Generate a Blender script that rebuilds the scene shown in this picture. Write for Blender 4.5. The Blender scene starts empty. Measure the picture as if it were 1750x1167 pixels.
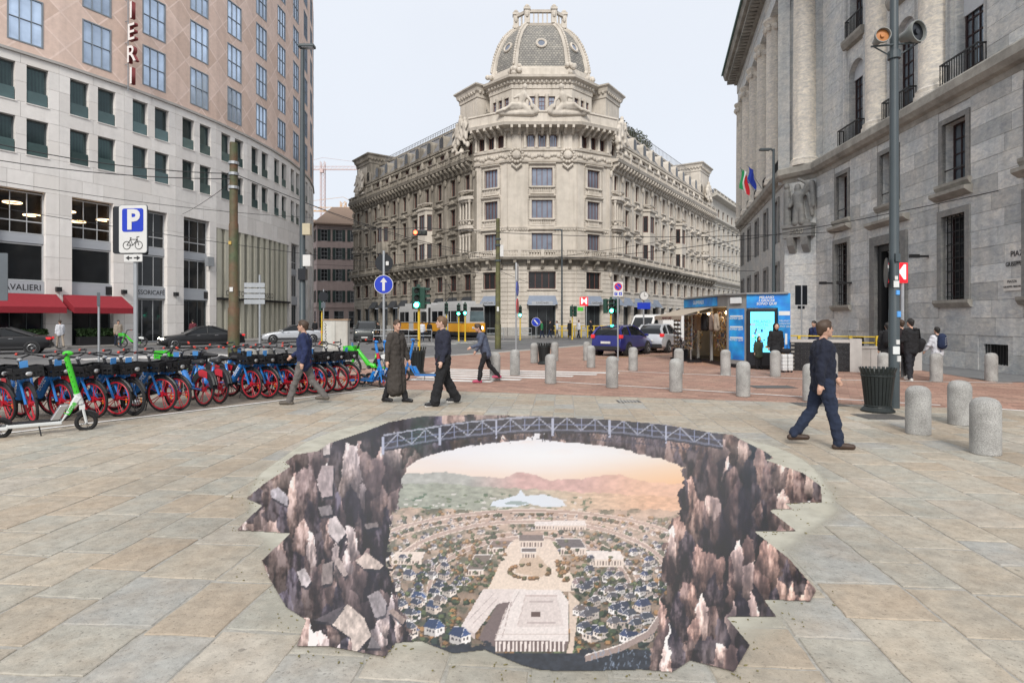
import bpy, bmesh, math, random
import numpy as np
from math import sin, cos, pi, radians, atan2, sqrt, hypot
from mathutils import Matrix, Vector
random.seed(7)
S = bpy.context.scene
COL = S.collection
# ------------------------------------------------------------------ camera, sky, sun, exposure
CAMH, FPX = 1.8, 1020.8
cam = bpy.data.cameras.new('camera'); cam.lens = 21.0; cam.sensor_width = 36; cam.shift_y = -37.5 / 1750
cam.clip_start = .1; cam.clip_end = 3000
camo = bpy.data.objects.new('camera', cam); COL.objects.link(camo)
camo.location = (0, 0, CAMH); camo.rotation_euler = (pi / 2, 0, 0); S.camera = camo
SUN_EL, SUN_AZ = radians(38), radians(186)      # azimuth clockwise from +Y: behind the camera, a little to the right
W = bpy.data.worlds.new('World'); S.world = W; W.use_nodes = True
nt = W.node_tree; N = nt.nodes; L = nt.links; N.clear()
sky = N.new('ShaderNodeTexSky'); sky.sky_type = 'NISHITA'; sky.sun_disc = False
sky.sun_elevation = SUN_EL; sky.sun_rotation = SUN_AZ; sky.dust_density = 4; sky.air_density = 1.0
geo = N.new('ShaderNodeNewGeometry'); sep = N.new('ShaderNodeSeparateXYZ'); L.new(geo.outputs['Incoming'], sep.inputs[0])
up = N.new('ShaderNodeMath'); up.operation = 'MULTIPLY'; up.inputs[1].default_value = -1; L.new(sep.outputs['Z'], up.inputs[0])
rp = N.new('ShaderNodeValToRGB'); L.new(up.outputs[0], rp.inputs[0])
rp.color_ramp.elements[0].position = 0; rp.color_ramp.elements[0].color = (.83, .875, .95, 1)
rp.color_ramp.elements[1].position = 1; rp.color_ramp.elements[1].color = (1.15, 1.16, 1.18, 1)
e = rp.color_ramp.elements.new(.45); e.color = (.855, .895, .965, 1)
tc = N.new('ShaderNodeTexCoord'); cl = N.new('ShaderNodeTexNoise'); cl.inputs['Scale'].default_value = 2.2; cl.inputs['Detail'].default_value = 5
L.new(tc.outputs['Generated'], cl.inputs['Vector'])
cr = N.new('ShaderNodeMapRange'); cr.inputs[3].default_value = .95; cr.inputs[4].default_value = 1.05; L.new(cl.outputs['Fac'], cr.inputs[0])
mu = N.new('ShaderNodeVectorMath'); mu.operation = 'SCALE'; L.new(rp.outputs[0], mu.inputs[0]); L.new(cr.outputs[0], mu.inputs['Scale'])
bg1 = N.new('ShaderNodeBackground'); L.new(sky.outputs[0], bg1.inputs[0]); bg1.inputs[1].default_value = .06
bg2 = N.new('ShaderNodeBackground'); L.new(mu.outputs[0], bg2.inputs[0]); bg2.inputs[1].default_value = .535
mx = N.new('ShaderNodeMixShader'); mx.inputs[0].default_value = .88; L.new(bg1.outputs[0], mx.inputs[1]); L.new(bg2.outputs[0], mx.inputs[2])
wo = N.new('ShaderNodeOutputWorld'); L.new(mx.outputs[0], wo.inputs[0])
sl = bpy.data.lights.new('sun', 'SUN'); sl.energy = 1.5; sl.angle = radians(16); sl.color = (1, .96, .9)
sun = bpy.data.objects.new('sun', sl); COL.objects.link(sun)
sd = Vector((sin(SUN_AZ) * cos(SUN_EL), cos(SUN_AZ) * cos(SUN_EL), sin(SUN_EL)))
sun.rotation_euler = sd.to_track_quat('Z', 'Y').to_euler(); sun.location = (0, -10, 60)
S.view_settings.view_transform = 'Standard'; S.view_settings.look = 'None'; S.view_settings.gamma = 1
S.view_settings.exposure = 1.0; S.view_settings.use_curve_mapping = False
S.cycles.max_bounces = 6; S.cycles.diffuse_bounces = 3; S.cycles.glossy_bounces = 3; S.cycles.transparent_max_bounces = 8
S.cycles.use_denoising = True

# ------------------------------------------------------------------ materials
MATS = {}
def srgb(*c):
    c = [v / 255 for v in c]
    return tuple((v / 12.92 if v <= .04045 else ((v + .055) / 1.055) ** 2.4) for v in c)
def mat(name, col, rough=.75, var=.12, scale=4, detail=6, bump=0, bscale=30, metal=0, rand=0, hue=0, world=False, col2=None, fac2=.5, scale2=.4,
        emit=None, es=1, spec=.5, coat=0, stretch=(1, 1, 1), streak=0, streakcol=None, alpha=None, sub=0):
    if name in MATS: return MATS[name]
    m = bpy.data.materials.new(name); m.use_nodes = True; MATS[name] = m
    nt = m.node_tree; n = nt.nodes; l = nt.links; p = n['Principled BSDF']
    p.inputs['Roughness'].default_value = rough; p.inputs['Metallic'].default_value = metal
    p.inputs['Specular IOR Level'].default_value = spec; p.inputs['Coat Weight'].default_value = coat
    p.inputs['Coat Roughness'].default_value = .08
    if world: v = n.new('ShaderNodeNewGeometry').outputs['Position']
    else: v = n.new('ShaderNodeTexCoord').outputs['Object']
    mp = n.new('ShaderNodeMapping'); mp.inputs['Scale'].default_value = stretch; l.new(v, mp.inputs[0]); v = mp.outputs[0]
    cur = None
    base = n.new('ShaderNodeRGB'); base.outputs[0].default_value = (*col, 1); cur = base.outputs[0]
    if col2 is not None:
        t = n.new('ShaderNodeTexNoise'); t.inputs['Scale'].default_value = scale2; t.inputs['Detail'].default_value = 4; l.new(v, t.inputs[0])
        r = n.new('ShaderNodeMapRange'); r.inputs[1].default_value = .38; r.inputs[2].default_value = .68; r.inputs[3].default_value = 0; r.inputs[4].default_value = fac2; l.new(t.outputs[0], r.inputs[0])
        x = n.new('ShaderNodeMixRGB'); l.new(r.outputs[0], x.inputs[0]); l.new(cur, x.inputs[1]); x.inputs[2].default_value = (*col2, 1); cur = x.outputs[0]
    if streak:
        g = n.new('ShaderNodeMapping'); g.inputs['Scale'].default_value = (1.6, 1.6, .12); l.new(v, g.inputs[0])
        t = n.new('ShaderNodeTexNoise'); t.inputs['Scale'].default_value = 1.2; t.inputs['Detail'].default_value = 5; l.new(g.outputs[0], t.inputs[0])
        r = n.new('ShaderNodeMapRange'); r.inputs[1].default_value = .5; r.inputs[2].default_value = .75; r.inputs[3].default_value = 0; r.inputs[4].default_value = streak; l.new(t.outputs[0], r.inputs[0])
        x = n.new('ShaderNodeMixRGB'); l.new(r.outputs[0], x.inputs[0]); l.new(cur, x.inputs[1]); x.inputs[2].default_value = (*(streakcol or [c * .35 for c in col]), 1); cur = x.outputs[0]
    tn = None
    if var:
        t = n.new('ShaderNodeTexNoise'); t.inputs['Scale'].default_value = scale; t.inputs['Detail'].default_value = detail; t.inputs['Roughness'].default_value = .65; l.new(v, t.inputs[0])
        r = n.new('ShaderNodeMapRange'); r.inputs[1].default_value = .25; r.inputs[2].default_value = .75; r.inputs[3].default_value = 1 - var; r.inputs[4].default_value = 1 + var; l.new(t.outputs[0], r.inputs[0])
        x = n.new('ShaderNodeVectorMath'); x.operation = 'SCALE'; l.new(cur, x.inputs[0]); l.new(r.outputs[0], x.inputs['Scale']); cur = x.outputs[0]
    if rand or hue:
        oi = n.new('ShaderNodeObjectInfo')
        if hue:
            x = n.new('ShaderNodeMixRGB'); l.new(cur, x.inputs[1]); x.inputs[2].default_value = (*hue, 1)
            f = n.new('ShaderNodeMath'); f.operation = 'MULTIPLY'; f.inputs[1].default_value = 7.31; l.new(oi.outputs['Random'], f.inputs[0])
            f2 = n.new('ShaderNodeMath'); f2.operation = 'FRACT'; l.new(f.outputs[0], f2.inputs[0])
            f3 = n.new('ShaderNodeMath'); f3.operation = 'POWER'; f3.inputs[1].default_value = 2.2; l.new(f2.outputs[0], f3.inputs[0])
            f4 = n.new('ShaderNodeMath'); f4.operation = 'MULTIPLY'; f4.inputs[1].default_value = .75; l.new(f3.outputs[0], f4.inputs[0])
            l.new(f4.outputs[0], x.inputs[0]); cur = x.outputs[0]
        r = n.new('ShaderNodeMapRange'); r.inputs[3].default_value = 1 - rand; r.inputs[4].default_value = 1 + rand; l.new(oi.outputs['Random'], r.inputs[0])
        x = n.new('ShaderNodeVectorMath'); x.operation = 'SCALE'; l.new(cur, x.inputs[0]); l.new(r.outputs[0], x.inputs['Scale']); cur = x.outputs[0]
    l.new(cur, p.inputs['Base Color'])
    if bump:
        t = n.new('ShaderNodeTexNoise'); t.inputs['Scale'].default_value = bscale; t.inputs['Detail'].default_value = 5; l.new(v, t.inputs[0])
        b = n.new('ShaderNodeBump'); b.inputs['Strength'].default_value = bump; b.inputs['Distance'].default_value = .02; l.new(t.outputs[0], b.inputs['Height']); l.new(b.outputs[0], p.inputs['Normal'])
    if emit: p.inputs['Emission Color'].default_value = (*emit, 1); p.inputs['Emission Strength'].default_value = es
    if alpha is not None: p.inputs['Alpha'].default_value = alpha
    return m
def glass(name, col, mirror=.12, rough=.04, spec=.5):
    m = mat(name, col, rough, .3, .5, 3, spec=spec, rand=.3)
    p = m.node_tree.nodes['Principled BSDF']; p.inputs['Metallic'].default_value = mirror
    return m

# ------------------------------------------------------------------ mesh builder
class B:
    def __init__(s, m=None): s.v = []; s.f = []; s.mi = []; s.m = m or Matrix(); s.k = 0
    def add(s, vs, fs):
        o = len(s.v); m = s.m
        s.v += [tuple(m @ Vector(p)) for p in vs]; s.f += [tuple(i + o for i in f) for f in fs]; s.mi += [s.k] * len(fs); return s
    def box(s, x0, x1, y0, y1, z0, z1):
        return s.add([(x0, y0, z0), (x1, y0, z0), (x1, y1, z0), (x0, y1, z0), (x0, y0, z1), (x1, y0, z1), (x1, y1, z1), (x0, y1, z1)],
                     [(3, 2, 1, 0), (4, 5, 6, 7), (0, 1, 5, 4), (1, 2, 6, 5), (2, 3, 7, 6), (3, 0, 4, 7)])
    def cb(s, c, d): return s.box(c[0] - d[0] / 2, c[0] + d[0] / 2, c[1] - d[1] / 2, c[1] + d[1] / 2, c[2] - d[2] / 2, c[2] + d[2] / 2)
    def quad(s, *p): return s.add(p, [tuple(range(len(p)))])
    def prism(s, poly, z0, z1):
        n = len(poly); vs = [(x, y, z0) for x, y in poly] + [(x, y, z1) for x, y in poly]
        return s.add(vs, [tuple(range(n))[::-1], tuple(range(n, 2 * n))] + [(i, (i + 1) % n, n + (i + 1) % n, n + i) for i in range(n)])
    def ext(s, poly, x0, x1):            # profile (y,z) pushed along x
        n = len(poly); vs = [(x0, y, z) for y, z in poly] + [(x1, y, z) for y, z in poly]
        return s.add(vs, [tuple(range(n)), tuple(range(n, 2 * n))[::-1]] + [(i, n + i, n + (i + 1) % n, (i + 1) % n) for i in range(n)])
    def exty(s, poly, y0, y1):           # outline (x,z) pushed along y
        n = len(poly); vs = [(x, y0, z) for x, z in poly] + [(x, y1, z) for x, z in poly]
        return s.add(vs, [tuple(range(n)), tuple(range(n, 2 * n))[::-1]] + [(i, n + i, n + (i + 1) % n, (i + 1) % n) for i in range(n)])
    def lathe(s, prof, n=12, c=(0, 0, 0), a0=0, a1=2 * pi, cap=True):
        full = abs(a1 - a0 - 2 * pi) < 1e-6; k = n if full else n + 1; vs = []; fs = []
        for r, z in prof:
            for i in range(k):
                a = a0 + (a1 - a0) * i / n; vs.append((c[0] + r * cos(a), c[1] + r * sin(a), c[2] + z))
        for j in range(len(prof) - 1):
            for i in range(n):
                i2 = (i + 1) % k; fs.append((j * k + i, j * k + i2, (j + 1) * k + i2, (j + 1) * k + i))
        if cap: fs += [tuple(range(k))[::-1], tuple(range((len(prof) - 1) * k, len(prof) * k))]
        return s.add(vs, fs)
    def tube(s, pts, r, n=6, closed=False, r1=None):
        pts = [Vector(p) for p in pts]; K = len(pts); vs = []; fs = []; ref = None
        for i, p in enumerate(pts):
            if closed: d = pts[(i + 1) % K] - pts[i - 1]
            else: d = pts[min(i + 1, K - 1)] - pts[max(i - 1, 0)]
            d.normalize()
            if ref is None: ref = Vector((0, 0, 1)) if abs(d.z) < .9 else Vector((1, 0, 0))
            a = d.cross(ref).normalized(); b = a.cross(d).normalized(); ref = b
            rr = r if r1 is None else r + (r1 - r) * i / (K - 1)
            if isinstance(r, (list, tuple)): rr = r[i]
            for j in range(n): t = 2 * pi * j / n; vs.append(tuple(p + a * (rr * cos(t)) + b * (rr * sin(t))))
        for i in range(K if closed else K - 1):
            i2 = (i + 1) % K
            for j in range(n): j2 = (j + 1) % n; fs.append((i * n + j, i * n + j2, i2 * n + j2, i2 * n + j))
        if not closed: fs += [tuple(range(n))[::-1], tuple(range((K - 1) * n, K * n))]
        return s.add(vs, fs)
    def ell(s, c, r, n=10, m=6, rot=None):
        r = (r, r, r) if not isinstance(r, (tuple, list)) else r; vs = [(0, 0, 1)]; fs = []
        for j in range(1, m):
            t = pi * j / m
            for i in range(n): a = 2 * pi * i / n; vs.append((sin(t) * cos(a), sin(t) * sin(a), cos(t)))
        vs.append((0, 0, -1)); e = len(vs) - 1
        for i in range(n): fs.append((0, 1 + i, 1 + (i + 1) % n)); fs.append((e, 1 + (m - 2) * n + (i + 1) % n, 1 + (m - 2) * n + i))
        for j in range(m - 2):
            for i in range(n): i2 = (i + 1) % n; fs.append((1 + j * n + i, 1 + (j + 1) * n + i, 1 + (j + 1) * n + i2, 1 + j * n + i2))
        R = rot or Matrix.Identity(3); c = Vector(c)
        return s.add([tuple(c + R @ Vector((x * r[0], y * r[1], z * r[2]))) for x, y, z in vs], fs)
    def cap(s, p, q, r0, r1, n=10):       # tapered capsule
        p, q = Vector(p), Vector(q); d = q - p; Ln = d.length
        if Ln < 1e-5: return s.ell(p, max(r0, r1), n, 6)
        d /= Ln; pts = []; rr = []
        for t in (80, 50, 22): pts.append(p - d * (r0 * sin(radians(t)))); rr.append(r0 * cos(radians(t)))
        for t in (0, .5, 1): pts.append(p + d * Ln * t); rr.append(r0 + (r1 - r0) * t)
        for t in (22, 50, 80): pts.append(q + d * (r1 * sin(radians(t)))); rr.append(r1 * cos(radians(t)))
        return s.tube(pts, rr, n)
    def sweep(s, path, prof, closed=False, ends=True):  # profile (outward d, z) along a plan path; outward is to the right of travel
        K = len(path); n = len(prof); vs = []; fs = []
        for i, p in enumerate(path):
            p = Vector(p[:2])
            a = (Vector(path[i][:2]) - Vector(path[i - 1][:2])).normalized() if (i > 0 or closed) else None
            b = (Vector(path[(i + 1) % K][:2]) - p).normalized() if (i < K - 1 or closed) else None
            a = a or b; b = b or a; na = Vector((a.y, -a.x)); nb = Vector((b.y, -b.x)); nm = (na + nb).normalized(); sc = 1 / max(.35, nm.dot(na))
            for d, z in prof: q = p + nm * d * sc; vs.append((q.x, q.y, z))
        for i in range(K if closed else K - 1):
            i2 = (i + 1) % K
            for j in range(n): j2 = (j + 1) % n; fs.append((i * n + j, i2 * n + j, i2 * n + j2, i * n + j2))
        if not closed and ends: fs += [tuple(range(n)), tuple(range((K - 1) * n, K * n))[::-1]]
        return s.add(vs, fs)
    def wall(s, u0, u1, z0, z1, holes=(), depth=.3):      # wall face at y=0 with recessed openings
        us = sorted({u0, u1} | {x for h in holes for x in h[:2]}); zs = sorted({z0, z1} | {x for h in holes for x in h[2:4]})
        us = [u for u in us if u0 <= u <= u1]; zs = [z for z in zs if z0 <= z <= z1]
        inh = lambda u, z: any(h[0] < u < h[1] and h[2] < z < h[3] for h in holes)
        for j in range(len(zs) - 1):
            i = 0
            while i < len(us) - 1:
                if inh((us[i] + us[i + 1]) / 2, (zs[j] + zs[j + 1]) / 2): i += 1; continue
                k = i
                while k + 1 < len(us) - 1 and not inh((us[k + 1] + us[k + 2]) / 2, (zs[j] + zs[j + 1]) / 2): k += 1
                s.quad((us[i], 0, zs[j]), (us[k + 1], 0, zs[j]), (us[k + 1], 0, zs[j + 1]), (us[i], 0, zs[j + 1])); i = k + 1
        for a, b, c, d in [h[:4] for h in holes]:
            s.quad((a, 0, c), (a, depth, c), (a, depth, d), (a, 0, d)); s.quad((b, 0, c), (b, 0, d), (b, depth, d), (b, depth, c))
            s.quad((a, 0, d), (a, depth, d), (b, depth, d), (b, 0, d)); s.quad((a, 0, c), (b, 0, c), (b, depth, c), (a, depth, c))
        return s
    def mesh(s, name, mats, smooth=False):
        me = bpy.data.meshes.new(name); me.from_pydata(s.v, [], s.f)
        for m in (mats if isinstance(mats, (list, tuple)) else [mats]): me.materials.append(m)
        if any(s.mi): me.polygons.foreach_set('material_index', s.mi)
        if smooth: me.polygons.foreach_set('use_smooth', [True] * len(me.polygons))
        me.update(); return me
    def obj(s, name, mats, parent=None, M=None, local=False, smooth=False, bevel=0, seg=2, ang=None):
        o = new(name, s.mesh(name, mats, smooth), parent, M, local)
        if name in JOINED: o['kind'] = 'stuff'
        if bevel: bv(o, bevel, seg)
        if smooth and ang: autosmooth(o, ang)
        return o
WM = {}
JOINED = {'bracket_row', 'egg_moulding', 'foot_ornament', 'balustrade', 'window_balustrade', 'bow_balustrade', 'bead_strip', 'facade_trim', 'rusticated_course', 'garland', 'roof_railing', 'attic_cornice', 'gallery', 'rib', 'ashlar', 'dentil_row', 'goods'}
def bv(o, w, seg=2, ang=30):
    b = o.modifiers.new('edge', 'BEVEL'); b.width = w; b.segments = seg; b.limit_method = 'ANGLE'; b.angle_limit = radians(ang); b.harden_normals = False
def autosmooth(o, ang=40):
    me = o.data
    try:
        import bmesh as _b
        bm = _b.new(); bm.from_mesh(me)
        for e in bm.edges:
            if len(e.link_faces) == 2 and e.calc_face_angle(0) > radians(ang): e.smooth = False
        bm.to_mesh(me); bm.free()
    except Exception: pass
def new(name, data, parent=None, M=None, local=False):
    o = bpy.data.objects.new(name, data); COL.objects.link(o); M = M or Matrix()
    if parent is not None:
        pw = WM[parent.name]; o.parent = parent
        if local: WM[o.name] = pw @ M
        else: o.matrix_parent_inverse = pw.inverted(); WM[o.name] = M.copy()
    else: WM[o.name] = M.copy()
    o.matrix_basis = M; return o
def T(x=0, y=0, z=0): return Matrix.Translation((x, y, z))
def RZ(a): return Matrix.Rotation(a, 4, 'Z')
def tag(o, label, cat, group=None, kind=None):
    o['label'] = label; o['category'] = cat
    if group: o['group'] = group
    if kind: o['kind'] = kind
    return o
def thing(name, label, cat, M=None, group=None):
    return tag(new(name, None, None, M), label, cat, group)
def struct(o, kind='structure'): o['kind'] = kind; return o
def copytree(o, M, label=None, group=None, parent=None):
    c = o.copy(); COL.objects.link(c)
    if parent is None: WM[c.name] = M; c.matrix_basis = M
    else: c.parent = parent; WM[c.name] = WM[parent.name] @ c.matrix_parent_inverse @ c.matrix_basis
    if label: c['label'] = label
    if group: c['group'] = group
    for ch in [x for x in KIDS(o)]: copytree(ch, None, parent=c)
    return c
def KIDS(o): return list(o.children)
FONTC = {}
def text(s, size, matl, parent, M, local=False, name='lettering', extrude=.004, align='CENTER', sx=1, bold=0, shear=0):
    k = (s, size, matl.name, extrude, align, bold, shear); me = FONTC.get(k)
    if me is None:
        c = bpy.data.curves.new(name, 'FONT'); c.body = s; c.size = size; c.extrude = extrude; c.align_x = align; c.align_y = 'CENTER'
        c.offset = bold; c.shear = shear; c.resolution_u = 3; o = bpy.data.objects.new(name, c); COL.objects.link(o)
        dg = bpy.context.evaluated_depsgraph_get(); me = bpy.data.meshes.new_from_object(o.evaluated_get(dg)); me.materials.clear(); me.materials.append(matl)
        bpy.data.objects.remove(o); bpy.data.curves.remove(c); FONTC[k] = me
    return new(name, me, parent, M @ Matrix.Rotation(pi / 2, 4, 'X') @ Matrix.Diagonal((sx, 1, 1, 1)), local)
def FR(o, u):           # facade frame: x along the wall (to the right seen from outside), y into the wall, z up
    u = Vector((u[0], u[1], 0)).normalized(); m = Matrix.Identity(4)
    m.col[0] = (u.x, u.y, 0, 0); m.col[1] = (-u.y, u.x, 0, 0); m.col[3] = (o[0], o[1], o[2] if len(o) > 2 else 0, 1); return m
def ordinal(i): return ('first second third fourth fifth sixth seventh eighth ninth tenth eleventh twelfth thirteenth fourteenth').split()[i]
def gp(px, py, z=0):    # photo measurement of a point on the ground -> metres
    Y = FPX * (CAMH - z) / (py - 546); return ((px - 875) / FPX * Y, Y)
def at(px, py, Y): return Vector(((px - 875) / FPX * Y, Y, CAMH + (546 - py) / FPX * Y))
# ------------------------------------------------------------------ ground, roads, paving
ASPH = mat('asphalt', (.115, .115, .12), .85, .25, 3, bump=.3, bscale=60, world=True, col2=(.17, .165, .16), fac2=.7, scale2=.25)
KERB = mat('kerb_stone', (.34, .33, .31), .8, .25, 5, bump=.3, world=True)
MORTAR = mat('mortar', (.31, .295, .265), .95, .3, 20, bump=.5, world=True)
WHITE = mat('road_paint', (.72, .71, .69), .7, .18, 9, world=True, col2=(.5, .45, .42), fac2=.55, scale2=2.5)
YELL = mat('yellow_paint', (.55, .36, .05), .6, .25, 9, world=True, col2=(.3, .2, .1), fac2=.6, scale2=2)
FOOT = mat('footway_asphalt', (.14, .145, .15), .85, .2, 5, world=True, col2=(.2, .2, .2), fac2=.6)
BIKEP = mat('bike_bay_paving', (.22, .19, .155), .85, .25, 6, bump=.3, world=True, col2=(.26, .23, .19), fac2=.7, scale2=.8)
SIDEW = mat('sidewalk_stone', (.2, .19, .18), .85, .2, 5, world=True, col2=(.27, .26, .25), fac2=.6)
def sheet(name, pts, z, m, parent=None, kind=None):
    o = B().quad(*[(x, y, z) for x, y in pts]).obj(name, m, parent)
    if kind: o['kind'] = kind
    return o
sheet('ground', [(-1500, -300), (1500, -300), (1500, 2400), (-1500, 2400)], -.14, ASPH, kind='structure')
sheet('road', [(-70, -12), (-41, -12), (-41, 2.6), (-13, 20), (-4.1, 28.2), (.9, 34.8), (5, 41.4), (15, 53.4), (60, 53.4), (120, 180), (-120, 180), (-70, 60)], -.13, ASPH, kind='structure')
KP = [(-41, 2.6), (-13, 20.2), (-4.1, 28.6), (.87, 35.2), (5, 41.7), (11, 49.5), (14.5, 53.2), (40, 53.2)]
struct(B().prism([(x, y) for x, y in [(-41, -12), (40, -12)]] + KP[::-1], -.3, -.007).obj('plaza', MORTAR))
kb = B()
for (a, b) in zip(KP[:-1], KP[1:]):
    n = max(1, int(hypot(b[0] - a[0], b[1] - a[1]) / 1.2)); F = FR(a, (b[0] - a[0], b[1] - a[1])); Ln = hypot(b[0] - a[0], b[1] - a[1]); kb.m = F
    for i in range(n): kb.ext([(-.0, -.3), (-.0, -.002), (.02, .012), (.26, .012), (.28, -.3)][::-1], Ln * i / n + .006, Ln * (i + 1) / n - .006)
kb.m = Matrix(); ko = kb.obj('kerb', KERB); struct(ko)
# red brick-like cycle path zone
def redmat():
    m = mat('porphyry_setts', (.32, .185, .14), .8, .28, 14, bump=.35, bscale=50, world=True, col2=(.38, .25, .19), fac2=.75, scale2=.7)
    nt = m.node_tree; n = nt.nodes; l = nt.links; p = n['Principled BSDF']
    src = p.inputs['Base Color'].links[0].from_socket
    g = n.new('ShaderNodeNewGeometry'); mp = n.new('ShaderNodeMapping'); mp.inputs['Rotation'].default_value = (0, 0, radians(28)); l.new(g.outputs['Position'], mp.inputs[0])
    b = n.new('ShaderNodeTexBrick'); l.new(mp.outputs[0], b.inputs[0]); b.inputs['Scale'].default_value = 1; b.inputs['Brick Width'].default_value = .42; b.inputs['Row Height'].default_value = .2
    b.inputs['Mortar Size'].default_value = .009; b.inputs['Color1'].default_value = (.78, .78, .78, 1); b.inputs['Color2'].default_value = (1.2, 1.2, 1.2, 1); b.inputs['Mortar'].default_value = (.62, .66, .66, 1)
    x = n.new('ShaderNodeMixRGB'); x.blend_type = 'MULTIPLY'; x.inputs[0].default_value = 1; l.new(src, x.inputs[1]); l.new(b.outputs[0], x.inputs[2]); l.new(x.outputs[0], p.inputs['Base Color'])
    return m
RED = redmat()
RB = lambda x: 15.6 - .276 * (x + 3.3)         # where slabs meet the red zone
LW = ((-11, 5.5), (-3.3, 15.8))               # white line beside the bikes
sheet('cycle_path', [(-3.3, 15.6), (14.6, RB(14.6)), (39.5, RB(14.6)), (39.5, 16.4), (14, 17.2), (14.4, 20.5), (15.4, 30), (17, 36), (19, 44), (22, 53), (14.7, 52.7), (11.4, 49.3), (5.35, 41.6), (1.2, 35.1), (-3.8, 28.5), (-5.5, 26), (-5.5, 18.7)], -.004, RED, kind='structure')
sheet('bike_parking_bay', [(-40, -11.9), (-24, -11.9), LW[0], (-3.3, 15.8), (-5.5, 18.7), (-5.5, 26), (-12.8, 19.9), (-40, 2.9)], -.004, BIKEP, kind='structure')
sheet('footway', [(14, 17.2), (39.5, 16.4), (39.5, 30), (15.4, 30), (14.4, 20.5)], .002, FOOT, kind='structure')
# painted lines
def strip(name, a, b, w, z=.004, m=WHITE, label=None):
    d = Vector((b[0] - a[0], b[1] - a[1])).normalized(); n = Vector((-d.y, d.x)) * w / 2
    o = sheet(name, [(a[0] - n.x, a[1] - n.y), (b[0] - n.x, b[1] - n.y), (b[0] + n.x, b[1] + n.y), (a[0] + n.x, a[1] + n.y)], z, m); o['kind'] = 'structure'; return o
strip('white_line', (-11.2, 5.2), (-3.2, 15.93), .11)
strip('white_line', (.95, 17.5), (9.0, 12.55), .11); strip('white_line', (3.5, 21.0), (9.2, 17.95), .11); strip('white_line', (9.35, 17.9), (14.2, 16.95), .11)
strip('white_line', (9.6, 12.2), (10.7, 11.3), .12)
strip('yellow_line', (3.2, 27.2), (9.5, 31.5), .1, m=YELL)
for i in range(6):
    c0 = Vector((-2.5, 21.6)) + Vector((-.26, -.88)) * i * .82
    strip('crossing_stripe', (c0.x + .1 * i, c0.y), (c0.x + 6.1 - i * .62, c0.y - 1.55 + i * .17), .42)
for i in range(7):
    strip('crossing_stripe', (-15 - i * 1.1, 31 - i * .5), (-12.7 - i * 1.1, 34.6 - i * .5), .5, -.125)
for i in range(6): strip('crossing_stripe', (-5.5 + i * 1.15, 45.5 + i * 1.5), (-8.6 + i * 1.15, 47.5 + i * 1.5), .5, -.125)
RAIL = mat('rail_steel', (.25, .25, .26), .4, .2, 8, metal=.8)
for k, off in enumerate((0, 1.5, 3.6, 5.1)):
    pts = [(-46, 12 + off * 1.1), (-25, 27.5 + off), (-12, 40 + off), (-2 + off * .3, 52 + off * .5), (16 + off * .2, 58 + off), (40, 92 + off)]
    b = B()
    for a, c in zip(pts[:-1], pts[1:]):
        d = Vector((c[0] - a[0], c[1] - a[1])).normalized(); n = Vector((-d.y, d.x)) * .04
        b.quad((a[0] - n.x, a[1] - n.y, -.122), (c[0] - n.x, c[1] - n.y, -.122), (c[0] + n.x, c[1] + n.y, -.122), (a[0] + n.x, a[1] + n.y, -.122))
    struct(b.obj('tram_rail', RAIL))
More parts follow.
